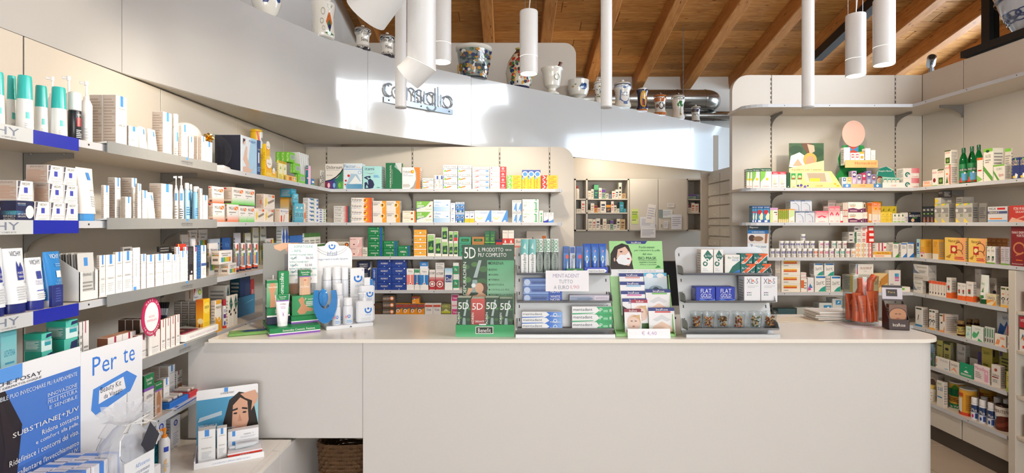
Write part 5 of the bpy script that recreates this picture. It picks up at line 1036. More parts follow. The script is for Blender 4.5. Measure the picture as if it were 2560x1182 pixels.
boxat(2.975,3.05,2.9,3.0,ZS[4] - .006,ZS[4] + .11,S('d87a4a',r(.1,.3,.9,.7,'ece0cc')),'orange carton on the gable unit, upper board')
boxat(2.975,3.05,2.9,2.99,.29,.42,S('e8dcd8',r(0,0,1,.35,'b84a3a'),t('Acti',.2,.6,.8,.75,'7a3a3a')),'white and red carton on the gable unit, lowest board')

# ================================================================ left wall products
sidetxt = [ln(.08,.06,.92,.94,16,'b4a294')]
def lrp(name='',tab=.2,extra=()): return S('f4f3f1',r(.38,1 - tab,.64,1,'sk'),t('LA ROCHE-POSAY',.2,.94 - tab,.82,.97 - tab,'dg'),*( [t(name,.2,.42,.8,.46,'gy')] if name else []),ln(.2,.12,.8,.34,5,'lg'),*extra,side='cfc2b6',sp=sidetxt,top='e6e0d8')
# ---- top shelf
k = 1
deo = [t('VICHY',.4,.82,.95,.9,'8a98a0'),r(.55,.4,.85,.6,'58c4c0'),ln(.5,.08,.9,.28,3,'lg')]
for xc,w,yt,yb,off,d_ in ((-8,44,180,298,0,'cut by photo edge'),(29,28,190,306,.05,'second, set back'),(62,48,190,315,0,'third, largest in front'),(103,38,215,322,.03,'fourth, shorter'),(147,46,219,337,0,'fifth, beside dark bottle')):
    bottle('L',k,xc,w,yt,yb,'f0f0ee','3cc0ba','tapered white deodorant with turquoise cap, ' + d_,off=off,kind='deo',capf=.42,prims=deo,name='deodorant',cat='deodorant',rz=.75,grp='turquoise capped deodorants')
bottle('L',k,187,36,231,347,'22222a','f4f4f2','black bottle with white cap and red square',capf=.38,capr=.96,shoulder=.02,rz=.8,prims=[r(.6,.5,.9,.8,'rd'),t('VICHY',.6,.85,.9,.92,'w'),ln(.55,.1,.95,.4,5,'lg')])
bottle('L',k,131,30,192,330,'ece8e4','f2f0ee','white pump bottle at back, nearest camera',off=.14,kind='pump',capf=.3,rz=.5)
bottle('L',k,172,32,191,338,'f0eeec','f6f4f2','white pump bottle behind the black bottle',off=.1,kind='pump',capf=.3,rz=.5)
bottle('L',k,216,32,204,351,'f4f2f0','f8f6f4','white pump bottle in front of tall cartons',kind='pump',capf=.3,rz=.5,prims=[ln(.4,.1,.9,.4,4,'lg')])
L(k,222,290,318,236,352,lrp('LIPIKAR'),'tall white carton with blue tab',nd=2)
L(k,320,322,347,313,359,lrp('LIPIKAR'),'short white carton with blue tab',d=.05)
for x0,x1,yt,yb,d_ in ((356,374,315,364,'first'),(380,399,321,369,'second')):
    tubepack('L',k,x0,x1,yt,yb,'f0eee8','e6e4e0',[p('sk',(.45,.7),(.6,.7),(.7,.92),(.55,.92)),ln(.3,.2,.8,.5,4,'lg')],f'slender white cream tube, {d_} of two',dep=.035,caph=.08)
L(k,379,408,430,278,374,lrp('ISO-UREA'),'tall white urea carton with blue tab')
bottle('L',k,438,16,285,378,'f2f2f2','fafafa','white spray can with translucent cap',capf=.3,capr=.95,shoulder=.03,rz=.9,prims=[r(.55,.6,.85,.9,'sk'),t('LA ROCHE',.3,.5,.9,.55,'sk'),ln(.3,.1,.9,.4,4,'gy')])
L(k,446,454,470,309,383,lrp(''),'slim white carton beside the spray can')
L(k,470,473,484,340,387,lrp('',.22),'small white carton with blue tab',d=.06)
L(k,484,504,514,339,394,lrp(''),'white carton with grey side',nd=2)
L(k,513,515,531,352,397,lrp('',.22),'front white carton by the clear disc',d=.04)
# hair removal device
X = FR['L'] - .15; Y = YX(470,X); q = MB()
sec = []
for i in range(11):
    f_ = i / 10; sec.append((-.07 + .14 * f_,.012 + .03 * math.sin(math.pi * min(1,.15 + f_ * .75)) ** .7,.012 + .035 * math.sin(math.pi * min(1,.15 + f_ * .75)) ** .7))
n = 14
for u,a_,b_ in sec:
    for i in range(n): q.v.append((a_ * math.cos(2*math.pi*i/n),u,.165 + b_ * math.sin(2*math.pi*i/n) - .25 * max(0,u - .02) ** 1.0 * .2))
for j in range(10):
    for i in range(n): q.f.append((j*n+i,j*n+(i+1) % n,(j+1)*n+(i+1) % n,(j+1)*n+i)); q.c.append('w'); q.m.append(0); q.sm.append(True)
q.f += [tuple(range(n))[::-1],tuple(10*n+i for i in range(n))]; q.c += ['w','d8d0e8']; q.m += [0,0]; q.sm += [False,False]
hd = MB().lathe([(.03,0),(.036,.01),(.028,.06),(.03,.13),(.03,.15)],n=16,c='eeeaf2',sy=1.2)
lobj('white handheld hair removal device on its stand, left wall top shelf','device','epilator',(X,Y,ZS[1]),[('head',q,'plastic'),('handle',hd,'plastic'),('base',MB().lathe([(.055,0),(.055,.008),(.045,.014)],n=18,c='dg'),'plastic')])
# acrylic disc with gold bow
Y0 = YX(541,FR['L']); q = MB().prism([(.075 * math.cos(a),.08 + .085 * math.sin(a)) for a in [2 * math.pi * i / 28 for i in range(28)]],.004,axis='y')
bw = MB()
for a in range(0,360,45): bw.tube([(0,0,0)] + [(.024 * f_ * math.cos(R(a + 20 * s_)),-.012 * math.sin(f_ * 2.6),.024 * f_ * math.sin(R(a + 20 * s_))) for f_,s_ in ((.4,-1),(.9,-.6),(1,0),(.8,.8),(.3,1))] + [(0,0,0)],.0035,5)
for v_ in range(len(bw.v)): x_,y_,z_ = bw.v[v_]; bw.v[v_] = (x_ - .02,y_ - .012,z_ + .14)
lobj('clear acrylic disc with gold bow on a white foot, left wall top shelf','display','acrylic_display',(FR['L'] - .045,Y0 + .06,ZS[1]),[('disc',q,'clear'),('bow',bw,'gold'),('foot',MB().bbox(-.03,.05,-.02,.09,0,.016,r=.007),'plastic')],.25)
phil = S('dfe9f4',p('a8d0ee',(.3,0),(.78,0),(.78,1),(.5,1)),p('d8b8a8',(.1,.15),(.3,.2),(.55,.1),(.75,.3),(.6,.12),(.4,.0),(.1,.0)),p('dcbcac',(.1,.35),(.25,.75),(.32,.7),(.3,.45),(.45,.2),(.25,.2)),o(.17,.82,.06,'dcbcac',.07),p('4a3028',(.1,.75),(.1,.92),(.22,.92),(.2,.86),(.14,.84)),r(.8,0,1,1,'2a4a80'),t('PHILIPS',.4,.86,.76,.93,'5a80b8'),r(.86,.35,.93,.65,'d8e0f0'),t('Lumea',.83,.72,.97,.77,'w'),ln(.83,.1,.97,.25,3,'lb'),side='171a30',sp=[r(.5,0,.505,1,'k')],top='20243c')
L(k,536,602,651,336,430,phil,'large navy box with woman and blue panel')
can('L',k,641,33,388,452,'f0c020','f0c020',[r(0,.2,1,.6,'w'),p('d83a2a',(.4,0),(.6,.5),(.4,1),(.3,1),(.45,.5))],'yellow supplement tub, lower of two',off=.2,lidh=.1,name='supplement_tub',cat='tub')
can('L',k,641,33,324,388,'f0c020','f0c020',[p('w',(.5,.3),(1,.3),(1,1),(.5,1)),p('d83a2a',(.35,0),(.55,.5),(.4,1),(.3,1),(.45,.5)),t('Multi',.6,.6,.95,.75,'k')],'yellow supplement tub stacked on top',off=.2,lidh=.1,name='supplement_tub',cat='tub')
mlt = S('f0b828',ar(.5,.95,.45,.4,180,360,'og'),o(.55,.95,.4,'f4f0e8'),t('Multi',.3,.8,.8,.9,'5a4a20'),r(.1,.1,.9,.3,'f4d060'),side='f4cc20',sp=[ln(.2,.1,.8,.5,4,'d8a010')])
L(k,652,664,680,401,440,mlt,'yellow vitamin carton, below'); L(k,655,664,675,359,401,mlt,'yellow vitamin carton, stacked')
L(k,674,675,692,424,447,mlt,'small yellow vitamin carton in front',d=.03)
L(k,693,696,717,400,451,S('f0e080',r(0,.88,1,1,'c8a818'),r(.1,.35,.9,.85,'f4f0d0'),p('8ab040',(.3,.55),(.7,.6),(.5,.75)),ln(.1,.08,.9,.3,3,'c8b030'),side='e8d860'),'pale yellow carton with green fruit',nx=2,off=.02)
L(k,712,718,742,437,458,S('f0c060',r(.2,.2,.45,.8,'c86a20'),o(.75,.6,.3,'w'),t('Multi',.6,.55,.9,.75,'dg')),'low orange carton')
fib = S('78c838',r(.1,.3,.9,.75,'b8c4b8'),r(.2,.35,.8,.7,'98a8a8'),side='6cbc2c',sp=[t('FRUTTA',.35,.08,.75,.92,'f0f0c8',1)])
L(k,736,750,763,434,461,fib,'green carton, bottom tier',nd=2); L(k,724,738,750,407,434,fib,'green carton, middle tier',nd=2,off=.01); L(k,688,725,737,379,407,fib,'green carton, top tier',nd=3,off=.02)
L(k,764,771,777,413,462,S('f0c0e0',side='1a7a88',sp=[r(.05,.84,.95,.96,'144a58'),t('GAVISCON',.1,.86,.9,.94,'w'),r(0,.76,1,.82,'pk'),o(.7,.35,.06,'lp')]),'teal and pink carton',d=.07)
L(k,777.5,778,786,446,464,S('2a78b8',r(.2,.4,.9,.7,'w'),r(0,0,1,.2,'lgn')),'small blue carton',d=.05)
for i in range(5):
    yy = 3.50 + i * .035; me = carton_mesh(S('dfe2e4',r(.2,.2,.8,.9,'4a6a70') if i == 4 else r(.1,.1,.9,.9,'e6e8ea'),sp=[]),.012,.215,.12)
    ob = link('cosmetic_carton',me,None,(FR['L'] - .03,yy,ZS[1]),(R(-13),0,math.pi / 2)); ob.rotation_euler = Matrix.Rotation(R(12),3,'X').to_euler() if False else (R(0),0,math.pi / 2)
    ob.matrix_world = Matrix.Translation((FR['L'] - .03,yy,ZS[1] + .0027)) @ Matrix.Rotation(R(12),4,'X') @ Matrix.Rotation(math.pi / 2,4,'Z')
    tag(ob,f'thin white carton leaning in a row, {NUM[i]} from camera, left wall top shelf','box','leaning white cartons')
# ---- second shelf
k = 2
vic = S('f2f0ef',p('5a5460',(.02,.02),(.05,.98),(.22,.98),(.12,.5)),p('f2f0ef',(.03,.65),(.2,.68),(.19,.71),(.03,.68)),t('VICHY',.3,.78,.8,.92,'8a8478'),r(.42,.4,.64,.68,'4048b8'),t('LIFTACTIV',.16,.22,.95,.32,'d8ccd0'),ln(.2,.06,.9,.18,2,'lg'),side='cdbcb0',sp=[t('LIFTACTIV NOTTE',.2,.86,.8,.94,'6a5a54'),ln(.06,.1,.94,.75,9,'c89a80')],top='e8e0d8')
promo = S('1c2250',o(.75,.45,.3,'e8e8ec',.42),t('INNOVAZIONE',.06,.84,.5,.9,'w'),t('ANTI-RUGHE',.06,.76,.5,.82,'lb'),g(0,.3,.5,.5,'3a78a8','1c2250'),t('LIFT ACTIV',.06,.3,.5,.38,'w'),t('DERM SOURCE',.06,.18,.5,.26,'w'),side='20244c',sp=[g(.2,.3,1,.5,'20244c','4aa8b8'),o(.1,.6,.28,'dcb49c',.38),p('3a241c',(0,.8),(.2,1),(.3,.8),(.2,.92),(0,.95)),t('LA PELLE',.5,.32,.95,.42,'lb'),t('RISPLENDE DI',.35,.18,.95,.28,'w'),t('GIOVINEZZA',.35,.04,.95,.14,'w')])
L(k,-10,41,85.5,501,548,promo,'midnight blue promotional box with woman'); L(k,-12,42,83.5,450,501,vic,'white jar box on the blue promotional box')
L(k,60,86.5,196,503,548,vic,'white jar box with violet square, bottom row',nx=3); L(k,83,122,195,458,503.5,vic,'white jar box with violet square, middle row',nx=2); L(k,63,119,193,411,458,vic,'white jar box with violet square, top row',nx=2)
tubepack('L',k,208,249,417,552,'f4f2ef','4a98dc',[p('sk',(.5,.74),(.72,.74),(.66,.9),(.46,.9)),t('EFFACLAR',.55,.5,.95,.53,'gy'),ln(.55,.15,.95,.4,5,'lg')],'large white tube on blue cap',caph=.14,dep=.05)
tubepack('L',k,197,224,421,551,'dcd8d0','3a88cc',[r(.2,.78,.7,.95,'sk'),t('EFFACLAR',.2,.5,.9,.55,'gy'),ln(.2,.15,.9,.4,5,'gy')],'pale tube on blue cap, set behind',caph=.14,dep=.04,off=.07)
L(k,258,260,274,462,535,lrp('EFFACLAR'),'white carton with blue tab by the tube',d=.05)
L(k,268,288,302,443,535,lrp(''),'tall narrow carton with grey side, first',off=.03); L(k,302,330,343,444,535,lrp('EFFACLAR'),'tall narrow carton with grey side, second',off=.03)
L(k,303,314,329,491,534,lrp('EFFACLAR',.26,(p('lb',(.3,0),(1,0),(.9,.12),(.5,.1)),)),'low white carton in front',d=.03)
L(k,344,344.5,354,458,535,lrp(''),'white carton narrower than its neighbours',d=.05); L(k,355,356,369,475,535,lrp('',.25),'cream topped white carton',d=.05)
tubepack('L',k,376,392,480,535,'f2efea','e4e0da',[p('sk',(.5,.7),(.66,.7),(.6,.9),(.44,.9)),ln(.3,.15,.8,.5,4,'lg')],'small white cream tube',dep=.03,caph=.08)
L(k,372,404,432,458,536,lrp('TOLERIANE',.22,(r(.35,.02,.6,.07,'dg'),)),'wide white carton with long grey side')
bottle('L',k,440,12,440,536,'f0f0f0','f6f6f6','white pump bottle, left of two',kind='pump',capf=.26,rz=.5,prims=[r(.4,.7,.8,.95,'sk'),ln(.3,.1,.9,.55,5,'gy')])
bottle('L',k,453,14,440,536,'f0f0f0','f6f6f6','white pump bottle, right of two',kind='pump',capf=.26,rz=.5,prims=[r(.4,.7,.8,.95,'sk'),t('SOLUTION',.3,.5,.95,.54,'dg'),ln(.3,.1,.9,.45,5,'dg')])
for xc,w,yt,d_ in ((467,15,457,'tallest'),(477,9,460,'half hidden'),(490,20,466,'largest in front')):
    bottle('L',k,xc,w,yt,536,'8ac4ec' if d_ != 'tallest' else 'a8d4f0','eef2f4','pale blue lotion bottle with white cap, ' + d_,capf=.17,capr=.8,shoulder=.04,rz=.9,mat='plastic',off=.0 if d_ != 'half hidden' else .05,prims=[r(.65,.7,.95,.95,'2a88d8'),ln(.3,.2,.95,.5,4,'3a78a8')],grp='pale blue lotion bottles')
L(k,500,500.5,506.5,470,536,lrp('',.15),'slim white carton by the blue bottles',d=.05); L(k,507,507.5,520,487,536,lrp('',.2),'short white carton at tray end',d=.05)
mgk = lambda c: S('f2efec',g(0,0,1,.42,c,'f2efec',1),r(.6,.68,.92,.88,'f07a28'),p('w',(.6,.88),(.66,.88),(.92,.68),(.86,.68)),t('MG.K',.12,.7,.58,.86,'6a6460'),ln(.12,.5,.8,.6,1,'gy'),p('gy',(.2,.42),(.4,.48),(.3,.4)),side='dcc8b8',sp=[r(.1,.88,.5,.96,'rd'),g(0,0,1,.25,c,'dcc8b8',1),ln(.1,.3,.9,.8,7,'b09a8c'),r(.3,.06,.9,.18,'6a4a40')])
OR,GR = 'f07030','58d040'
L(k,520,533,562,507,554,mgk(OR),'white and orange potassium box, lower first'); L(k,563,568.7,597,509.5,554,mgk(OR),'white and orange potassium box, lower second',d=.09); L(k,597,598,636,514,554,mgk(GR),'white and green potassium box, lower',nx=2,d=.09)
L(k,520,531,560,464.6,507,mgk(OR),'white and orange potassium box, upper'); L(k,550,581,637,467,511,mgk(GR),'white and green potassium box, upper',nx=2)
mgb = S('efe4d8',p('f0d050',(.1,.1),(.3,.4),(.22,.8),(.08,.6)),p('8a8680',(.3,.45),(.9,.7),(.95,.55),(.4,.32)),r(.75,.78,.95,.95,'e8601e'),t('MG.K',.4,.82,.72,.94,'gy'),p('e8601e',(.5,.5),(.65,.58),(.6,.48)),side='dcc8ba',sp=[r(.5,.3,.7,.6,'e8601e'),ln(.1,.1,.9,.9,8,'b09a8c')])
L(k,636,637,684,520,554,mgb,'cream sachet box with yellow figure, lower',nx=2,d=.09); L(k,639,660,687,484,520,mgb,'cream sachet box with yellow figure, upper')
L(k,685,700.5,722,521,555,S('f2eeea',r(.05,.05,.2,.5,'e8401e'),p('f0b080',(.3,.05),(.45,.05),(.55,.6),(.4,.5)),t('Briovitase',.05,.76,.95,.9,'4a6ab8'),t('Sport',.6,.62,.95,.74,'d0482a'),side='e8d4c0',sp=[t('Sport',.4,.8,.95,.92,'e0602a')]),'white sport drink box')
L(k,700,722,731,493,556,S('e8b040',t('Polase',.2,.3,.7,.95,'2a2a30',1),p('3a6ac0',(.2,0),(1,.1),(.8,.35)),g(0,.5,1,1,'e8d0a8','f0a828',1),side='ece0d0',sp=[g(0,.6,1,1,'f0d090','f0a828',1)]),'tall amber and white box',off=.05)
aqs = S('5ac0dc',g(0,0,1,.6,'3aa8c8','8ad8e8',1),t('arle',.1,.3,.9,.6,'1a4a70'),p('w',(.2,.7),(.8,.75),(.5,.85)),side='2a98b0')
L(k,731,737,759,507,556,aqs,'aqua carton, lower',nx=2); L(k,728,734,746,483,507,aqs,'aqua carton, upper'); L(k,700,728,741,471,484,S('2f98b4',ln(.1,.2,.8,.8,2,'5ac0dc'),side='2a8aa4'),'dark aqua carton lying on top',off=.02)
L(k,757,760,764,507,556,S('f0c8b0',r(0,.2,1,.5,'e07a4a'),r(.2,.7,.8,.95,'w')),'narrow peach carton',d=.07)
L(k,757,772,796,494,556,S('eceef0',p('3a6ac0',(0,.9),(.3,.4),(.6,.9)),p('4a9a60',(.2,.9),(.6,.2),(.5,.7)),r(.8,.3,.98,.8,'5a88d0'),side='e6e8ea'),'white carton with blue and green wave',ny=6)
L(k,791,793,815,521,556,S('eceff2',p('4a6ab8',(.2,.2),(.4,.8),(.6,.2)),r(.7,.2,.9,.8,'8ab070')),'tiny white carton with blue heart',ny=6,d=.04)
# ---- third shelf
k = 3
pt = lambda c='2a3a9a': [t('VICHY',.25,.86,.85,.95,'5a6478'),p(c,(.45,.42),(.8,.42),(.8,.62),(.7,.75),(.6,.62),(.5,.78),(.45,.6)),t('PURETE',.48,.53,.78,.57,'w'),t('THERMALE',.48,.46,.78,.5,'w'),t('3.1',.75,.36,.95,.4,c),ln(.35,.06,.95,.32,6,'lg')]
tubepack('L',k,-26,26,622,760,'e6ecf4','1f2a78',pt(),'white water print tube cut by photo edge',caph=.13,dep=.05)
tubepack('L',k,27,80,622,776,'eef0f4','1f2a78',pt(),'large white tube with water splash and navy cap',caph=.15,dep=.055)
tubepack('L',k,82,123,645,768,'eef0f4','2a3490',[t('VICHY',.15,.84,.85,.95,'5a6478'),r(.42,.5,.75,.68,'3a4aa0'),t('PURETE',.3,.42,.8,.47,'b8b8d8'),t('THERMALE',.25,.36,.9,.41,'b8b8d8'),r(.3,.22,.9,.24,'4a5ac0'),ln(.3,.04,.9,.18,3,'lg')],'medium white tube with square and navy cap',caph=.18,dep=.05)
tubepack('L',k,127,168,630,763,'2a86d0','eef0f4',[t('VICHY',.25,.86,.85,.95,'w'),r(.5,.46,.85,.6,'e6ecf4'),t('PURETE',.45,.36,.9,.42,'lb'),t('THERMALE',.35,.29,.95,.35,'lb'),ln(.5,.68,.9,.76,2,'lb')],'bright blue tube with white cap',caph=.12,dep=.05)
L(k,129,130,160,714,764,S('26327c',ln(.3,.2,.8,.9,6,'4a58a8'),side='26327c',sp=[]),'small navy sachet in front of blue tube',d=.006,off=-.004,tilt=math.pi/2 - math.pi/2 + .06)
for i in range(3):
    me = carton_mesh(S('3a3a5c',ln(.1,.2,.9,.9,6,'6a6a8a'),sp=[]),.07,.1,.002); ob = link('leaflet',me,None,(0,0,0))
    ob.matrix_world = Matrix.Translation((LX + .002 - .006 * i,1.318 - .012 * i,ZS[3] + .001)) @ Matrix.Rotation(R(78),4,'Z') @ Matrix.Rotation(R(-24),4,'X')
    tag(ob,f'dark folded leaflet leaning at the shelf edge, {NUM[i]} of three','leaflet','dark leaflets')
# sachet dispenser
u0,u1 = YX(199,FR['L']),YX(246,FR['L']); w = u1 - u0; dd = .085
hold = MB().prism([(0,0),(dd,0),(dd,.15),(0,.095)],.002,axis='x',o=-w/2).prism([(0,0),(dd,0),(dd,.15),(0,.095)],.002,axis='x',o=w/2 - .002).box(-w/2,w/2,0,.002,0,.03).box(-w/2,-w/2 + .012,0,.002,.03,.095).box(w/2 - .012,w/2,0,.002,.03,.095).box(-w/2,w/2,0,dd,0,.002).box(-w/2,w/2,dd - .002,dd,0,.15)
lobj('white card dispenser box for face mask sachets, left wall third shelf','dispenser','sachet_dispenser',(FR['L'],(u0 + u1) / 2,ZS[3]),[('dispenser_body',hold,'carton')],math.pi / 2)
for i in range(7):
    st = S('d8d8d6',r(.36,.72,.6,.9,'sk'),t('HYDRAPHASE',.15,.5,.8,.56,'dg'),ln(.15,.1,.85,.4,4,'gy'),sp=[]) if i == 0 else S('8a8680' if i % 2 else 'c8c4c0',sp=[])
    me = carton_mesh(st,w - .012,.15,.003); ob = link('sachet',me,None); ob.matrix_world = Matrix.Translation((FR['L'] - .004 - i * .009,(u0 + u1) / 2,ZS[3] + .004)) @ Matrix.Rotation(math.pi / 2,4,'Z') @ Matrix.Rotation(R(-3),4,'X')
    tag(ob,f'grey face mask sachet in the white dispenser, {NUM[i]} from front','sachet','face mask sachets')
for i,(x0,x1,yt,yb) in enumerate(((249,264,638,742),(264.5,289,637,736),(289.5,307,630,728),(307.5,331.6,628,720))):
    L(k,x0 - 9,x0,x1,yt,yb,lrp('HYDRAPHASE' if i < 3 else 'REDERMIC',.22),('white facial carton with blue tab, first','white facial carton with blue tab, second','white facial carton with blue tab, third','white facial carton with blue tab, fourth')[i],d=.06)
L(k,331,332.5,351,619,712,S('f2f1f0',r(.05,0,.45,.12,'sk'),t('REDERMIC R',.35,.35,.5,.75,'gy',1),side='d0c8c4',top='8a8686'),'white carton with vertical lettering and silver top',d=.06)
L(k,305,307.6,331,617,715,S('b8b0ac',ln(.1,.8,.9,.98,2,'dg'),top='6a6664'),'taller grey topped carton behind the row',off=.075,d=.06)
for i,(x0,x1,yt,yb) in enumerate(((353,366,635,709),(367.5,386.6,637,706),(389,409,635,702),(410,431,634,699),(431.5,441,636,697),(441.5,450,617,695),(451,462.5,627,693),(463,470,617,691))):
    L(k,x0 - 1,x0,x1,yt,yb,lrp('SUBSTIANE' if i in (1,2,3) else '',.2,(r(.5,.9,.8,1,'mg'),) if i == 7 else ()),f'white slim carton with blue tab, {NUM[i]} after the silver topped one',d=.05)
L(k,395,398,425,616,700,S('3a3836',ln(.1,.85,.9,.98,2,'gy'),side='2a2826'),'dark grey carton behind the slim row',off=.075,d=.06)
L(k,425,427,452,616,699,S('5a5654',ln(.1,.85,.9,.98,2,'gy')),'charcoal carton behind the slim row',off=.075,d=.06)
L(k,470,471,484,616,690,S('26242a',ln(.15,.5,.85,.95,10,'5a585a'),r(.2,.02,.8,.2,'cfc8c8'),o(.6,.28,.03,'w')),'black slim carton',d=.06)
L(k,484,485,492,617,690,lrp('',.14,(r(.4,.86,.8,1,'mg'),)),'white slim carton with crimson tab',d=.06)
L(k,492,493,502.5,613,688,S('1f5a98',ln(.3,.1,.7,.95,12,'4a88c0'),r(0,.4,1,.5,'3a5a98')),'deep blue slim carton',d=.06)
L(k,502.5,503,516,613,687,lrp('',.18,(r(0,.4,1,.48,'4a6aa8'),)),'white slim carton with blue belt',d=.06)
L(k,442,445,466,610,617,S('c83a30',p('e8d050',(0,0),(.2,0),(.1,1),(0,1)),p('e8d050',(.6,0),(.75,0),(.7,1)),side='a02a28'),'red and yellow packet lying on the row',off=.03,d=.05)
bottle('L',k,481,19,596,617,'f0eef0','f6f4f4','white round bottle top standing on cartons',off=.05,capf=.35,capr=.9)
mcw = S('ece8e6',*[r(.12 + .15 * i,.15,.26 + .15 * i,.5,c_) for i,c_ in enumerate(('4a9ac0','6ab060','c8cc40','e8b840','e0803a'))],t('Multicentrum',.15,.74,.85,.84,'6a6a70'),ln(.2,.58,.8,.7,1,'gy'),side='e4d4c4',sp=[t('Multicentrum',.12,.72,.9,.88,'4a3a3a'),g(.12,.62,.9,.7,'3a9a50','e06a2a'),r(.2,.25,.8,.42,'7a6a60')])
L(k,527,572,591,658,684,mcw,'white multivitamin box with rainbow bars, bottom',nd=2); L(k,527,549,581,627,658,mcw,'white multivitamin box with rainbow bars, middle'); L(k,522,523,545,608,684,mcw,'white multivitamin box standing nearest',d=.05,off=.07)
L(k,452,455,472,586,640,mcw,'white multivitamin box at back, lowest',off=.19,d=.05); L(k,473,474,494,570,640,mcw,'white multivitamin box at back, tallest',off=.19,d=.05,ny=2); L(k,495,497,519,573,640,mcw,'white multivitamin box at back, right',off=.19,d=.05,ny=2)
L(k,523,525,550,597,650,S('d8e4f0',ln(.2,.6,.9,.9,3,'sk'),side='c8d4e0'),'pale blue carton at back',off=.16,d=.05); L(k,553,556,577,594,650,S('2a68b8',t('Vit',.3,.7,.8,.85,'lb'),side='2458a0'),'blue carton at back',off=.16,d=.05)
for i,xc in enumerate((590,605.5,621,637)):
    loc,rad,h = cyl_at('L',3,xc,15,607,676,.03)
    q = MB().lathe(rnd_prof(rad,h * .06,h,.002),n=20,c='ece6e4'); curved_print(q,rad,h * .06,h * .94,-85,60,[p('d8543a',(0,0),(1,0),(1,.05),(0,.14)),t('Multicentrum',.05,.1,.4,.95,'4a2a30',1),r(.45,.15,.62,.5,'e07a2a'),r(.45,.5,.62,.62,'c8cc40'),r(.66,.15,.85,.62,'2a78c0'),r(.45,.7,.6,.8,'3a9a50'),r(.62,.72,.8,.95,'d8442a')])
    lobj(f'effervescent tablet tube with rainbow print, {NUM[i]} of four, left wall third shelf','tube','tablet_tube',loc,[('tube_body',q,'plastic'),('cap',MB().lathe(rnd_prof(rad * 1.04,0,h * .06,.001),n=20,c='1f2448'),'plastic')],.7,'effervescent tubes')
L(k,586,588,602,582,660,S('e8e4ee',g(.15,.5,.85,.62,'3a8ac0','e0a030'),t('Materna',.15,.64,.9,.72,'k'),r(.2,.3,.8,.36,'c8a8d8')),'slim white carton with rainbow line',off=.16,d=.05)
for i,(x0,x1,yt) in enumerate(((613,627,582),(632,647,568),(651,666,566))):
    L(k,x0 - 2,x0,x1,yt,655,S('e8e4d8',r(.1,.1,.9,.5,'d8cc60'),*[r(.2 + .12 * j,.15,.3 + .12 * j,.36,c_) for j,c_ in enumerate(('4a9ac0','6ab060','c8cc40','e8b840','e0803a'))],t('Multicentrum',.1,.72,.9,.8,'3a3a3a'),side='a89848'),f'tall multivitamin carton with yellow frame, {NUM[i]}',off=.15,d=.05)
L(k,664,666,684,596,650,S('ece4dc',r(.6,.7,.75,.95,'d84a2a'),r(.76,.7,1,.95,'e8d040'),t('Multicentrum',.05,.78,.55,.9,'3a3a3a')),'white carton with red and yellow end',off=.1,d=.06)
L(k,690,705,721,565,650,S('e6eaee',p('2a5ab0',(.5,.35),(.95,.7),(.5,.98),(.05,.7)),r(.1,.05,.9,.25,'4a78c8'),side='d0d4d4',sp=[ln(.1,.1,.9,.9,10,'gy')]),'tall white carton with blue diamonds',nx=2,off=.06)
L(k,722,725,757,589,650,S('2a6ec0',r(.15,.3,.85,.7,'e0eaf4'),side='2460a8'),'blue and white carton',nx=2,off=.06,d=.07)
L(k,762,766,812,612,640,S('e6e8e2',r(0,.8,1,.95,'4a7a40'),ln(.1,.15,.9,.65,4,'gy')),'white carton with green band, lower row',nx=3,off=.04,d=.07); L(k,757,760,801,583,612,S('e6e8e2',r(0,.84,1,1,'4a7a40'),ln(.1,.15,.9,.75,6,'gy')),'white carton with green band, upper row',nx=3,off=.05,d=.07)
# ---- fourth shelf
k = 4
tan = lambda n='': S('f0ecea',r(.42,.76,.56,1,'a82848'),t('TOLERIANE',.2,.3,.8,.36,'dg'),ln(.15,.1,.85,.26,3,'lg'),side='a8684a',sp=[],top='c89070')
L(k,294,350,368,799,850,S('e6e0dc',side='54382a',sp=[],top='6a4a3a'),'brown sided carton behind the oval sign',nd=3,off=.06)
L(k,330,345,401,838,881,tan(),'low white carton with crimson tab',nx=2)
for i,(x0,x1,yt,yb) in enumerate(((402.5,414,800,868),(415.5,426,796,864),(427.5,438,791,860),(440,450,787,856))): L(k,x0 - 6,x0,x1,yt,yb,tan(),f'upright white carton with crimson tab, {NUM[i]}',d=.07)
L(k,241,270,340,845,905,tan(),'tan topped carton half hidden by big poster',nx=2,off=.02)
# brushes in a cup
cup = MB().lathe([(.022,0),(.024,.08),(.021,.08),(.02,.004)],n=16,c='k',cap=False)
cl_,_r,_h = cyl_at('L',4,405,18,760,850,.12)
lobj('black cup on the fourth left shelf holding brushes','cup','brush_cup',cl_,[('cup_body',cup,'plastic')])
for i in range(4):
    bx_ = (i - 1.5) * .009; q = MB().tube([(0,0,0),(bx_ * .8,.01,.1)],.004,7,c='20243c').tube([(bx_ * .8,.01,.1),(bx_,.012,.13)],.005,7,c='b8bcc4'); q2 = MB().tube([(bx_,.012,.13),(bx_ * 1.2,.013,.155)],[.006,.008],8,c='1c1a1c')
    lobj(f'make-up brush with silver ferrule in the black cup, {NUM[i]}','brush','makeup_brush',(cl_[0],cl_[1],cl_[2] + .006),[('handle',q,'plastic'),('bristles',q2,'matte')],0,'make-up brushes')
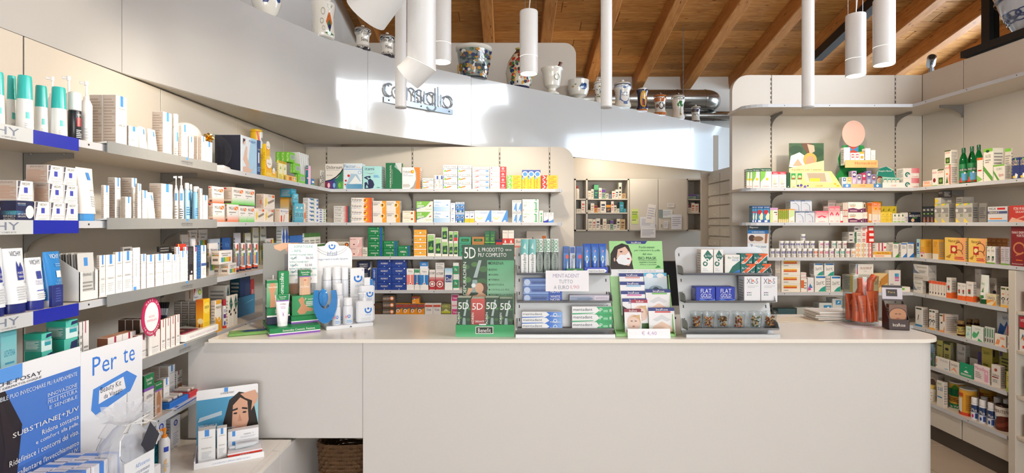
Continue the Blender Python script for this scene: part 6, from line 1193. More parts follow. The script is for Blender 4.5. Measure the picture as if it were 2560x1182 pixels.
# oval sign
X = FR['L'] + .004; Ys = YX(371,X); zc = WZ(791,Ys); q = MB(); hw,hh = .052,.072
el = lambda a_,b_,y0: [(a_ * math.cos(a),b_ * math.sin(a)) for a in [2 * math.pi * i / 36 for i in range(36)]]
sg2 = tag(empty('oval_sign',(X + .012,Ys,zc),math.pi / 2),'oval white sign with crimson rim reading make-up, fourth left shelf','sign')
MB().prism(el(hw,hh,0),.003,c='c0265c').build('rim','carton',sg2)
q = MB().prism(el(hw * .72,hh * .75,0),.001,o=-.001,c='f2eef0'); q.prints((-hw,-.001,-hh),(2 * hw,0,0),(0,0,2 * hh),(0,-1,0),[t('NICKEL',.34,.48,.66,.54,'pk'),t('CONTROLLATO',.24,.38,.76,.44,'pk')]); q.build('face','carton',sg2)
q = MB()
for s_,rr_,a0,a1 in (('MAKE-UP',.87,128,40),('LA ROCHE-POSAY',.87,215,325)):
    for i,ch in enumerate(s_):
        if ch not in _gl: continue
        a = R(a0 + (a1 - a0) * i / (len(s_) - 1)); up = 1 if a0 < 180 else -1; cx,cz = hw * rr_ * math.cos(a),hh * rr_ * math.sin(a)
        nx_,nz_ = math.cos(a) / hw,math.sin(a) / hh; l_ = math.hypot(nx_,nz_); nx_,nz_ = nx_ / l_ * up,nz_ / l_ * up; tx,tz = nz_,-nx_
        gv,gf,gw = _gl[ch]; sc_ = .011; q.add([(cx + tx * (x_ - gw / 2) * sc_ + nx_ * (y_ - .35) * sc_,-.0006,cz + tz * (x_ - gw / 2) * sc_ + nz_ * (y_ - .35) * sc_) for x_,y_ in gv],gf,'w')
q.build('lettering','carton',sg2); MB().box(-.02,.02,.003,.03,-hh - .081,-hh - .078).build('foot','carton',sg2)
sg2.location.z = ZS[4] + hh + .082
MB().box(-.008,.008,.0035,.008,-hh - .081,-hh + .02).build('stem','carton',sg2)
# make-up tester tray
u0,u1 = YX(452,FR['L']),YX(536,FR['L'])
tt = tag(empty('tester_tray',(FR['L'] + .02,(u0 + u1) / 2,ZS[4] + .012),math.pi / 2),'white make-up tester tray with clear lid, fourth left shelf','tray'); w = u1 - u0
q = MB().bbox(-w/2,w/2,0,.13,0,.03,r=.003); q.prints((-w/2,0,0),(w,0,0),(0,0,.03),(0,-1,0),[t('NICHEL CONTROLLATO TOLERIANE TEINT',.12,.35,.9,.6,'c8a8c8')]); q.build('base','plastic',tt)
q = MB().box(-w/2 + .01,-w/2 + .12,.02,.12,.03,.034,'a82848'); q.prints((-w/2 + .01,.02,.034),(.11,0,0),(0,.1,0),(0,0,1),[r(.1,.15,.9,.9,'5a1a2a'),o(.5,.55,.2,'c89060',.28)]); q.build('insert_card','carton',tt)
MB().box(-w/2 + .005,w/2 - .005,.01,.125,.036,.05).build('clear_lid','film',tt)
sup = S('f0c428',ar(.5,.76,.3,.25,0,360,'og'),o(.5,.76,.25,'f4d860'),t('SUPRADYN',.18,.74,.85,.82,'3a2a20'),r(.1,.1,.6,.16,'og'),side='e89a20',sp=[g(0,.5,1,1,'e8a020','c85a18',1),o(.6,.42,.09,'f0d8a0'),r(.4,.08,.55,.35,'6a3a20')])
L(k,489,508,525,749,806,sup,'yellow vitamin carton with orange circle'); L(k,526,538,554,752,820,S('f4ece0',p('f0a820',(0,0),(1,0),(1,.4),(.6,.3),(.2,.45),(0,.5)),o(.6,.55,.2,'f4f0e8'),t('Multivit',.1,.74,.9,.82,'5a4a40'),o(.6,.4,.06,'f0b030'),r(.1,.88,.9,1,'f0b030'),side='dccab8'),'yellow and white vitamin carton')
L(k,434,490,506,754,806,S('d0c8bc',side='7a746c',sp=[ln(.1,.06,.9,.94,12,'a8a098')]),'grey sided carton behind the yellow one',nd=3,off=.06)
L(k,462,484,506,720,754,S('e8e4de',o(.7,.6,.22,'lgn'),o(.7,.6,.14,'e8d870'),p('c83a30',(0,.3),(.2,.9),(0,1)),t('Multivit',.05,.2,.5,.34,'4a5a90'),side='b0a090',sp=[r(.5,.2,.6,.8,'5a4a40')]),'white carton with green oval, stacked',off=.08)
bottle('L',k,560,13,748,809,'f0eeee','c82a38','white medicine bottle with red cap',capf=.22,capr=.7,prims=[t('RSO',.25,.78,.85,.95,'2a3a98'),r(.2,.5,.5,.7,'2a3a98'),r(.5,.5,.9,.7,'d83a2a'),o(.4,.25,.12,'2a3a98'),r(.6,.3,.9,.42,'e8b030'),r(0,0,1,.12,'d83a2a')])
bet = S('efeae2',p('1a6a5a',(.6,.98),(.98,.7),(.6,.5),(.3,.76)),o(.3,.5,.05,'k'),o(.55,.4,.045,'k'),t('Be-Total',.42,.72,.85,.78,'w'),side='dcd4c8')
L(k,566,570,594,740,806,bet,'white carton with teal diamond',nx=2); L(k,520,564,574,713,741,bet,'white carton with teal diamond lying behind',off=.08)
L(k,574,600,626,692,745,S('1f3a6a',r(.5,.2,.95,.8,'3a4a70'),p('c8a0a8',(.55,.2),(.8,.4),(.9,.3)),side='14404e'),'dark blue carton, upper',off=.1); L(k,590,596,637,745,806,S('1f5a80',g(0,0,1,1,'1a5070','3a88b0'),p('a8c8d8',(.3,.6),(.9,.75),(.9,.72)),side='1a4a66'),'dark blue carton, lower',off=.09,d=.1)
L(k,626,627,636,699,745,S('c83a38',r(.2,.4,.8,.7,'e8a0a0')),'red carton half hidden',off=.1,d=.08)
lic = S('58c0b0',r(0,0,1,.62,'cfe8e8'),r(.3,.3,.9,.5,'2a98a8'),t('LICHTENA',.3,.5,.92,.62,'2a90a8'),p('1f2a5a',(.4,.72),(.95,.78),(.95,.95),(.5,.92)),side='5a9a90',sp=[r(0,.68,1,1,'18a088'),ln(.12,.15,.85,.6,6,'cfe0dc')],top='18a890')
L(k,118,160,195,849,890,lic,'turquoise cream box, lower of far stack'); L(k,114,164,195,803,849,lic,'turquoise cream box, upper of far stack')
L(k,60,104,132,880,925,lic,'turquoise cream box, lower of near stack'); L(k,58,103,130,835,880,lic,'turquoise cream box, upper of near stack')
L(k,0,2,42,826,925,S('8ac8dc',g(0,0,1,1,'c8e4ec','5ab0b8',1),t('LICHTENA',.2,.66,.9,.74,'2a88a8'),ln(.25,.4,.9,.6,4,'4a98b8'),side='6ab0c0'),'tall pale turquoise carton',d=.06)
L(k,197,199,207,806,870,S('e6e2e0',ln(.1,.2,.9,.8,6,'gy')),'narrow white carton beyond turquoise boxes',d=.06); L(k,207,208,223,803,868,S('ece8e6',r(.3,.8,.45,1,'a82848'),ln(.1,.2,.9,.6,6,'gy'),side='5a3a34'),'white carton with crimson tab, alone',d=.06)
# ---- fifth shelf
k = 5
som = S('efeae6',r(0,.72,1,1,'0c7a44'),r(0,.66,1,.72,'8a5ab8'),t('Somatoline',.2,.86,.85,.93,'w'),t('Cosmetic',.3,.78,.75,.84,'w'),t('Lift Effect',.25,.5,.85,.57,'4a3a50'),ln(.2,.1,.8,.35,4,'lg'),side='d8d0cc',sp=[r(0,.72,1,1,'0a6a3a'),r(0,.66,1,.72,'8a5ab8'),ln(.1,.1,.9,.6,8,'a8a0a0')])
som2 = S('d8b8a8',r(0,.78,1,1,'0c7a44'),r(0,.73,1,.78,'8a5ab8'),t('Somatoline',.15,.9,.9,.95,'w'),p('b8825c',(.3,.1),(.7,.1),(.8,.5),(.6,.72),(.4,.72),(.25,.5)),t('Lift',.1,.25,.6,.34,'w'),side='0a6a3a')
L(k,349,360,385,940,1017,som,'green topped white slimming carton'); L(k,385,387,406,958,1047,som2,'green topped slimming carton with body picture',d=.05)
L(k,392,409,424,948,1005,lrp('EFFACLAR',.25,(p('lb',(.2,0),(.9,0),(.6,.3)),)),'white carton with blue tab, lower',off=.05); L(k,376,421,438,916,985,lrp('EFFACLAR',.2,(p('lb',(.2,0),(.9,0),(.6,.2)),)),'white carton with blue tab, tall',nd=2,off=.1)
L(k,439,441,456,928,985,S('ece8e4',r(.3,.8,.45,1,'a82848'),r(.2,.2,.9,.4,'e8a040'),ln(.2,.5,.9,.7,2)),'white carton with crimson tab and orange patch',off=.1,d=.05)
def tester(x0,x1,yy,col,desc,w_=.09):
    u0,u1 = YX(x0,FR['L']),YX(x1,FR['L']); tr = tag(empty('tester_box',(FR['L'],(u0 + u1) / 2,ZS[5] + .0005),math.pi / 2),desc,'tray')
    MB().bbox(-(u1-u0)/2,(u1-u0)/2,0,w_,0,.024,col,r=.002).build('tray_body','plastic',tr)
    MB().box(-(u1-u0)/2 + .004,(u1-u0)/2 - .004,.004,w_ - .004,.0245,.045).build('clear_lid','film',tr)
    for i in range(3): MB().bbox(-(u1-u0)/2 + .012 + i * (u1-u0-.02)/3,-(u1-u0)/2 + (i+1) * (u1-u0-.02)/3,.012,w_ - .012,.0246,.036,'e6d8d0',r=.003).build('sample','plastic',tr)
tester(425,472,990,'2a78d8','blue tester box with clear lid on the fifth left shelf'); tester(474,510,970,'d8343a','red tester box with clear lid on the fifth left shelf')
q = MB().box(-.1,.1,0,.05,0,.0012,'f0f0f4'); q.prints((-.1,0,.0012),(.2,0,0),(0,.05,0),(0,0,1),[r(0,0,1,.2,'3a78c8'),ln(.1,.3,.8,.8,3,'c8c8d8'),r(.1,.35,.2,.6,'4a68b0')])
lobj('white and blue leaflet at the edge of the fifth left shelf','leaflet','leaflet',(LX + .018,YX(470,LX),ZS[5] + .0015),[('sheet',q,'carton')],math.pi / 2 + .05)

# ================================================================ displays on the counter
def flat(name,parent,w,h,prims,base='w',th=.003,loc=(0,0,0),rot=(0,0,0),mat='carton',outline=None):
    """a printed card: front at local y=0, print facing -y"""
    q = MB()
    if outline: q.prism([(u * w,v * h) for u,v in outline],th,c=base)
    else: q.box(0,w,0,th,0,h,base)
    q.prints((0,0,0),(w,0,0),(0,0,h),(0,-1,0),prims); o_ = q.build(name,mat,parent,loc); o_.rotation_euler = rot; return o_
def rnd_out(rx,rz,n=5):
    P_ = [(0,0),(1,0)]
    P_ += [(1 - rx + rx * math.cos(a),1 - rz + rz * math.sin(a)) for a in [math.pi / 2 * i / n for i in range(n + 1)]]
    P_ += [(rx - rx * math.sin(a),1 - rz + rz * math.cos(a)) for a in [math.pi / 2 * i / n for i in range(n + 1)]]
    return P_
def M4(o_): return Matrix.Translation(o_.location) @ o_.rotation_euler.to_matrix().to_4x4()
def on(st,parent,x,y,z,w,d,h,desc,cat='box',name='display_carton',rz=0,grp=None):
    """a carton standing at a display's local place; stays a thing of its own"""
    me = carton_mesh(st,w,h,d,name); ob = link(name,me); ob.matrix_world = M4(parent) @ Matrix.Translation((x + w / 2,y,z)) @ Matrix.Rotation(rz,4,'Z'); return tag(ob,desc,cat,grp)
def place_thing(ob,parent,x,y,z,rz=0): ob.matrix_world = M4(parent) @ Matrix.Translation((x,y,z)) @ Matrix.Rotation(rz,4,'Z'); return ob
# ---- slimming cream stand
ss = tag(empty('cosmetics_stand',(-1.057,2.297,HC),R(31)),'green and purple slimming cream stand on the left of the counter','display stand')
def base_block(par,x0,x1,y0,y1,z0,h,name,txt=None):
    q = MB().bbox(x0,x1,y0,y1,z0,z0 + h,'0c7f46',r=.001)
    q.prints((x0,y0,z0),(x1 - x0,0,0),(0,0,h),(0,-1,0),[r(0,0,1,.24,'8a58b4'),r(0,.24,1,.36,'w')] + ([t(txt,.25,.5,.9,.78,'w')] if txt else []))
    q.prints((x0,y1,z0),(0,y0 - y1,0),(0,0,h),(-1,0,0),[r(0,0,1,.24,'8a58b4'),r(0,.24,1,.36,'w')]); q.build(name,'carton',par)
base_block(ss,0,.215,0,.27,0,.034,'base','Somatoline Cosmetic. Funziona.'); base_block(ss,.1,.222,.07,.2,.0345,.034,'riser')
back_pr = [g(0,0,1,.5,'9aa096','7c7f7c',1),r(0,.5,1,1,'8c8d8a'),
           p('c89878',(.42,.3),(.36,.52),(.5,.6),(.62,.72),(.56,.86),(.45,.93),(.4,1),(.75,1),(.8,.88),(.95,.82),(1,.7),(1,.3)),p('d8ac8c',(.4,1),(.22,.97),(.24,.93),(.36,.9),(.5,.94),(.6,1)),
           p('b88460',(.62,0),(1,0),(1,.35),(.8,.42),(.66,.3)),t('Nasce',.44,.62,.8,.66,'f0e8e0'),t('Lift Effect',.2,.53,.98,.61,'f4f0ec'),t("L'anti-age",.45,.47,.9,.51,'e8e0d8')]
flat('backboard',ss,.215,.4,back_pr,'8c8d8a',loc=(0,.262,.005))
sm = lambda *pr: S('0c7f46',*pr,side='0a6c3c',sp=[r(.1,.05,.9,.7,'c8ccc8'),ln(.15,.08,.85,.66,6,'6a746c')])
torso = [g(0,0,1,1,'4a9a6a','8ab890',1),p('c8906c',(.3,0),(.75,0),(.8,.3),(.68,.5),(.85,.75),(.7,.9),(.35,.9),(.2,.7),(.35,.45)),t('Pancia e Fianchi',.15,.72,.95,.78,'w')]
on(S('1a2044',r(0,.55,1,1,'0c7f46'),r(0,.46,1,.55,'w'),t('Somatoline',.35,.66,.95,.88,'w'),o(.75,.22,.12,'w'),ar(.75,.22,.09,.05,0,360,'1a2044'),side='141830'),ss,.0,.1,.0345,.098,.07,.078,'low green and navy carton at the front of the slimming stand')
on(S('4a9a6a',*torso,r(0,.9,1,1,'0c7f46'),side='c8ccc8',sp=[r(0,.72,1,1,'0a6c3c'),ln(.1,.05,.9,.65,9,'6a746c')]),ss,.0,.11,.113,.048,.05,.125,'green carton with torso picture on the slimming stand')
on(S('0c7f46',t('Somatoline',.12,.3,.5,.95,'w',1),r(0,.22,1,.3,'d8b8b8'),r(0,0,1,.22,'1a2044'),ln(.15,.05,.85,.18,3,'gy'),side='0a6c3c',sp=[]),ss,.05,.11,.113,.046,.05,.165,'tall green carton with vertical white lettering')
on(S('2f8a58',g(0,0,1,1,'2a8a54','58a878'),p('c8906c',(.2,.2),(.35,.5),(.25,.8),(.4,.95),(.5,.8),(.48,.6),(.62,.4),(.85,.3),(.8,.15),(.6,.2),(.5,.05),(.3,.05)),t('7 notti',.5,.76,.95,.86,'w'),ln(.55,.45,.95,.7,3,'w'),side='0a6c3c',sp=[r(.1,.1,.9,.7,'b8c8b8'),ln(.12,.12,.88,.66,7,'5a6a5a')]),ss,.106,.09,.069,.112,.085,.092,'wide green box with crouching figure on the riser')
on(S('c8a890',r(0,.76,1,1,'0c7f46'),r(0,.72,1,.76,'8a58b4'),t('Somatoline',.15,.88,.9,.95,'w'),t('Cosmetic',.25,.8,.8,.86,'w'),p('d8b090',(.3,.72),(.75,.72),(.7,.45),(.85,.3),(.9,0),(.2,0),(.25,.3),(.4,.45)),o(.5,.6,.05,'c04848',.02),t('Lift Effect',.1,.3,.9,.38,'w'),side='8a8078',sp=[r(0,.76,1,1,'0a6c3c'),ln(.1,.05,.9,.7,9,'cfc8c0')]),ss,.14,.1,.162,.05,.05,.118,'slim carton with woman throat standing on the wide green box')
# cream tube at the front
def free_tube(w,h,dep,body,capc,prims,caph=.12,topc=None,name='cream_tube',desc='',cat='tube',grp=None,inv=True):
    q = MB(); n = 20; K = 8
    for j in range(K + 1):
        f_ = j / K; zz = h * (caph + (1 - caph) * f_); ww = w / 2 * (.72 + .28 * f_); dd = dep / 2 * (1 - f_) ** .75 + .0012
        for i in range(n): a = 2 * math.pi * i / n; q.v.append((ww * math.copysign(abs(math.cos(a)) ** .8,math.cos(a)),dd * math.sin(a),zz))
    for j in range(K):
        for i in range(n): q.f.append((j*n+i,j*n+(i+1) % n,(j+1)*n+(i+1) % n,(j+1)*n+i)); q.c.append(topc if topc and j >= K - 2 else body); q.m.append(0); q.sm.append(True)
    q.f.append(tuple(K*n+i for i in range(n))); q.c.append(body); q.m.append(0); q.sm.append(False)
    def fn(u,y,v):
        ww = w / 2 * (.72 + .28 * v); cx = max(-.97,min(.97,(u - .5) * 1.8)); ca = abs(cx) ** 1.25
        return (ww * cx,-(dep / 2 * max(0,1 - v) ** .75 + .0012) * math.sqrt(max(0,1 - ca * ca)) - .001 + y * 1.2,h * (caph + (1 - caph) * v))
    bend(q,prims,fn)
    return lobj(desc,cat,name,(0,0,0),[('tube_body',q,'plastic'),('cap',MB().lathe(rnd_prof(1,0,h * caph,.003),n=18,c=capc,sx=w / 2 * .7,sy=dep / 2),'plastic')],0,grp)
place_thing(free_tube(.062,.142,.04,'efeaee','f4f2f4',[r(0,.8,1,1,'0c7f46'),r(0,.76,1,.8,'8a58b4'),t('Somatoline',.25,.9,.78,.95,'w'),t('Cosmetic',.32,.84,.7,.88,'w'),t('Lift Effect',.28,.64,.78,.7,'4a3a50'),ln(.3,.5,.75,.6,2,'c8b8d0'),p('b8a0d0',(.4,.2),(.48,.3),(.4,.42),(.52,.32),(.62,.42),(.56,.3),(.62,.2),(.52,.28))],desc='white slimming cream tube with green top on the stand'),ss,.06,.055,.0345)
ps = empty('price_sheet'); ps.matrix_world = M4(ss) @ Matrix.Translation((.105,.205,.21)) @ Matrix.Rotation(-R(20),4,'Z'); ps.location,ps.rotation_euler = ps.matrix_world.to_translation(),ps.matrix_world.to_euler(); tag(ps,'handwritten white price sheet leaning on the slimming cream stand','sign')
TQ = '2a9a9a'; NB_ = '2a2a6a'
flat('sheet',ps,.135,.192,[t('SOMATOLINE',.2,.9,.85,.96,TQ),t('- 10%',.12,.79,.45,.85,TQ),t('SOMATOLINE FIBRE',.06,.7,.85,.74,TQ),t('40.00',.08,.61,.3,.66,TQ),t('36.00',.6,.61,.86,.67,NB_),t('SOMATOLINE ENT.',.05,.52,.72,.56,TQ),t('58.00',.08,.43,.34,.48,TQ),t('52.00',.58,.43,.82,.49,NB_),
     t('SOMATOLINE PANCIA FIAN',.05,.35,.97,.39,TQ),t('38.00',.08,.27,.34,.32,TQ),t('36.00',.56,.27,.82,.33,NB_),t('SOMATOLINE SNELL NOTTE',.06,.18,.97,.22,TQ),t('46.00',.54,.08,.8,.14,NB_),*[p(NB_,(.14,y),(.16,y),(.3,y + .08),(.28,y + .08)) for y in (.6,.42,.26)]],'f0eff2',.0012)
MB().box(0,.0012,-.0006,.0018,0,.192,'7a3a8a').build('edge','carton',ps,(-.001,0,0))
# ---- baby and body care stand with blue horseshoe emblem
inf = tag(empty('bodycare_stand',(-.835,2.44,HC),R(30)),'white body care stand with rounded header and blue horseshoe arms','display stand')
q = MB().bbox(-.02,.2,0,.2,0,.018,'e2e4e8',r=.002); q.prints((-.02,0,0),(.22,0,0),(0,0,.018),(0,-1,0),[p('dg',(.48,.3),(.54,.3),(.51,.75))]); q.build('tray','plastic',inf)
out = [(0,0),(1,0),(1,.84),(.96,.9),(.86,.94),(.68,.945),(.63,.98),(.56,1),(.44,1),(.37,.98),(.32,.945),(.14,.94),(.04,.9),(0,.84)]
emb = lambda u,v,s_: [ar(u,v,s_,s_ * .62,150,390,'2a74c8'),o(u,v + s_ * .3,s_ * .3,'2a74c8')]
flat('header',inf,.2,.4,[*emb(.5,.94,.042),t('infasil',.38,.82,.62,.88,'5a80b0'),t('Protegge e rispetta la tua pelle. Ogni giorno.',.12,.76,.9,.79,'6a88b0'),ar(.5,1.1,.36,.355,220,320,'gy'),ar(.5,1.07,.36,.355,220,320,'gy')],'e2e4e8',.004,(-.055,.2,.01),outline=out)
flat('badge',inf,.045,.045,[o(.5,.5,.5,'e87a90'),t('25%',.25,.25,.75,.5,'w'),t('NOVITA',.25,.58,.75,.7,'w')],'e87a90',.003,(-.075,.194,.29),outline=[(.5 + .5 * math.cos(a),.5 + .5 * math.sin(a)) for a in [2 * math.pi * i / 24 for i in range(24)]])
def ushape(cx,cz,ro,ri,a0,a1,n=20,e=1.35):
    P_ = [(cx + ro * math.cos(R(a0 + (a1 - a0) * i / n)),cz + e * ro * math.sin(R(a0 + (a1 - a0) * i / n))) for i in range(n + 1)]
    return P_ + [(cx + ri * math.cos(R(a1 + (a0 - a1) * i / n)),cz + e * ri * math.sin(R(a1 + (a0 - a1) * i / n)) + .02) for i in range(n + 1)]
def at_world(o_,par,loc): o_.parent = par; o_.matrix_basis = M4(par).inverted() @ Matrix.Translation(loc); return o_
at_world(MB().prism(ushape(0,0,.056,.031,152,388,e=1.9),.012).build('horseshoe','blue_plastic'),inf,(WX(812,2.43),2.43,1.165))
q = MB().lathe([(.0,-.007),(.018,-.006),(.022,0),(.018,.006),(.0,.007)],n=20,cap=False); q.v = [(x,z,y * 1.9) for x,y,z in q.v]; at_world(q.build('horseshoe_dot','blue_plastic'),inf,(WX(808,2.43),2.432,1.18))
at_world(MB().prism([(-.006,0),(.014,.0),(.026,.05),(.028,.11),(.018,.148),(-.006,.155),(-.012,.14),(0,.11),(.006,.05)],.012).build('horseshoe_arm','blue_plastic'),inf,(WX(921,2.62),2.62,WZ(772,2.62)))
def spray(x,y,h,rad,desc):
    prm = emb(.5,.35,.16) + [ln(.3,.08,.8,.2,2,'lb')]
    place_thing(lobj(desc,'spray can','spray_can',(0,0,0),bottle_parts(rad,h,'d4d8e0','e4e6ea',capf=.24,capr=.96,shoulder=.02,prims=prm),0,'white body sprays'),inf,x,y,.0185)
spray(.012,.15,.265,.021,'white body spray can on the care stand, left of three'); spray(.055,.14,.268,.021,'white body spray can on the care stand, middle of three'); spray(.097,.15,.262,.019,'white body spray can on the care stand, right of three')
on(S('e2e4e8',*emb(.55,.66,.15),t('infasil',.35,.34,.75,.44,'8ab0d8'),ln(.3,.12,.8,.28,3,'lg'),o(.88,.93,.04,'c8c0d0')),inf,.12,.13,.13,.07,.04,.145,'white carton with blue horseshoe emblem raised on the care stand')
MB().bbox(.115,.195,.125,.18,.0186,.129,'e2e4e8').build('inner_riser','plastic',inf)
def sq_bottle(x,y,z,w,h,d,desc,pump,prm):
    q = MB().bbox(-w/2,w/2,-d/2,d/2,0,h * .72,'dee0e6',r=.008); q.prints((-w/2,-d/2,0),(w,0,0),(0,0,h * .72),(0,-1,0),prm)
    c_ = MB().lathe([(.011,h * .72),(.011,h * .82),(.005,h * .83),(.005,h * .93),(.009,h * .94),(.009,h)],n=14,c='e8eaee') if pump else MB().bbox(-w*.2,w*.2,-d*.35,d*.35,h * .72,h,'e8eaee',r=.003)
    if pump: c_.bbox(-.03,.006,-.004,.004,h * .95,h * .99,'e8eaee',r=.001)
    return place_thing(lobj(desc,'bottle','soap_bottle',(0,0,0),[('bottle_body',q,'plastic'),('pump' if pump else 'cap',c_,'plastic')]),inf,x,y,z)
pb = emb(.65,.6,.17) + [t('infasil',.5,.33,.8,.42,'8ab0d8'),ar(.5,.75,.5,.49,220,320,'lg'),ln(.25,.1,.8,.25,2,'lg')]
sq_bottle(.19,.09,.09,.075,.14,.045,'white soap bottle with square cap, rear right of care stand',False,pb + [g(0,0,.6,.3,'b8d4ec','e6eef6')]); MB().bbox(.15,.225,.065,.12,.0186,.0895,'e2e4e8').build('side_riser','plastic',inf)
sq_bottle(.165,.035,.0185,.085,.145,.05,'white pump soap bottle, front right of care stand',True,pb)
for x,y,h,rad,d_ in ((.03,.025,.125,.02,'front left'),(.085,.03,.125,.024,'front middle'),(.05,.085,.19,.026,'behind the front ones')):
    place_thing(lobj('white roll-on deodorant bottle on the care stand, ' + d_,'bottle','rollon_bottle',(0,0,0),bottle_parts(rad,h,'dee0e6','e8eaee',capf=.3,capr=.85,shoulder=.1,prims=emb(.5,.55,.14) + [r(.15,.42,.35,.56,'e8a0a8'),ln(.3,.1,.8,.3,2,'lb')]),0,'roll-on bottles'),inf,x,y,.0185)
# ---- 5D herbal drink display
Yd = 2.3; bn = tag(empty('drink_display',(WX(1139,Yd),Yd,HC)),'green cardboard herbal drink display with waterfall header','display stand'); w = WX(1286,Yd) - WX(1139,Yd)
q = MB().box(0,w,0,.003,0,.053,'2a9a58').box(0,.003,.003,.11,0,.053,'2a9a58').box(w - .003,w,.003,.11,0,.053,'2a9a58').box(.003,w - .003,.003,.11,0,.003,'2a9a58')
q.prints((0,0,0),(w,0,0),(0,0,.053),(0,-1,0),[g(0,0,1,.5,'6abf8c','2a9a58',1),ar(.5,.3,.8,.76,200,340,'8ad0a4'),r(.34,.25,.64,.85,'w'),r(.35,.3,.63,.8,'1c2a1c'),t('Benefit',.38,.36,.6,.72,'w')]); q.build('tray','carton',bn)
q = MB().lathe([(.016,0),(.016,.006)],n=14,c='e6e6ea',sy=.1).build('price_tag','carton',bn,(w * .46,-.002,.052))
fall = lambda u0,v0,u1,v1: [r(u0,v0,u1,v1,'24402a')] + [o(u0 + (u1-u0) * a,v0 + (v1-v0) * b,s_,c_,s_ * .7) for a,b,s_,c_ in ((.15,.8,.05,'3a6a34'),(.5,.86,.04,'4a7a3a'),(.85,.75,.05,'3f7038'),(.2,.5,.05,'4a7c3c'),(.8,.45,.06,'35622f'),(.25,.25,.05,'3c6c36'))] + [p('a4b8b4',(u0 + (u1-u0)*.45,v0 + (v1-v0)*.55),(u0 + (u1-u0)*.6,v0 + (v1-v0)*.55),(u0 + (u1-u0)*.8,v1),(u0 + (u1-u0)*.68,v1)),p('90a8a6',(u0 + (u1-u0)*.35,v0 + (v1-v0)*.2),(u0 + (u1-u0)*.65,v0 + (v1-v0)*.2),(u0 + (u1-u0)*.6,v0 + (v1-v0)*.5),(u0 + (u1-u0)*.42,v0 + (v1-v0)*.5))]
wb_ = w * .925
hd = [g(.48,.0,1,.86,'b8e0c4','4aa870',1),*fall(0,.35,.48,.84),r(0,.82,1,1,'1d4a2c'),t('5D',.04,.84,.26,.97,'f0f4f0'),t('IL PRODOTTO',.31,.92,.79,.965,'w'),t("PIU' COMPLETO",.31,.86,.85,.905,'w'),t('€19,90',.83,.925,.95,.95,'w'),t('DEPURADREN',.02,.42,.08,.8,'e6efe6',1),
      o(.4,.5,.055,'4a3020',.06),o(.33,.5,.05,'d8a888',.06),p('d8a888',(.05,.35),(.48,.35),(.46,.42),(.36,.46),(.28,.42),(.1,.4)),p('d8a888',(.06,.38),(.12,.5),(.22,.5),(.14,.42)),o(.22,.53,.025,'e6eef0')]
for i,(s_,h_) in enumerate((('DRENA',.034),('DEPURA',.02),('SGONFIA',.02),('TONIFICA',.02),('DISINTOSSICA',.02),('CONTROLLA IL PESO',.02),('FAVORISCE LA DIURESI',.02),('REINTEGRA',.02))):
    v_ = .77 - (.058 * i if i else 0) - (.01 if i else 0); hd += [o(.525,v_ + h_ / 2,h_ * .45,'143a1c'),t(s_,.55,v_,.55 + min(.43,len(s_) * (.021 if i else .05)),v_ + h_,'143a1c')]
hd += [t('POTASSIO E MAGNESIO',.56,.325,.98,.345,'143a1c'),ar(.72,.3,.09,.085,190,350,'e6f4ea'),ar(.72,.3,.06,.055,190,350,'e6f4ea')]
flat('header',bn,wb_,.4,hd,'2a9a58',.004,(w * .075,.105,.003),outline=rnd_out(.06,.04))
bx5 = lambda c,red=False: S('a83a38' if red else '24402a',*([] if red else fall(0,0,1,.95)),*([g(0,0,1,1,'8c2a2c','c85048',1)] if red else []),t('5D',.08,.7,.85,.88,'f0f4f0'),t('DEPURADREN',.04,.02,.2,.62,'e6efe6',1),*([t('DRENANTE',.3,.36,.95,.41,'w')] if red else [o(.7,.06,.12,'c8906c')]),top='d8e0d0',side='2a5a34')
for i in range(4): on(bx5('',i == 1),bn,.006 + i * (w - .012) / 4,.006,.0035,(w - .014) / 4,.07,.168 if i in (0,2) else .164,('waterfall drink carton with 5D, far left of four','red drink carton with 5D','waterfall drink carton with 5D, beside the red one','waterfall drink carton with 5D, far right of four')[i],name='drink_carton',grp='herbal drink cartons')
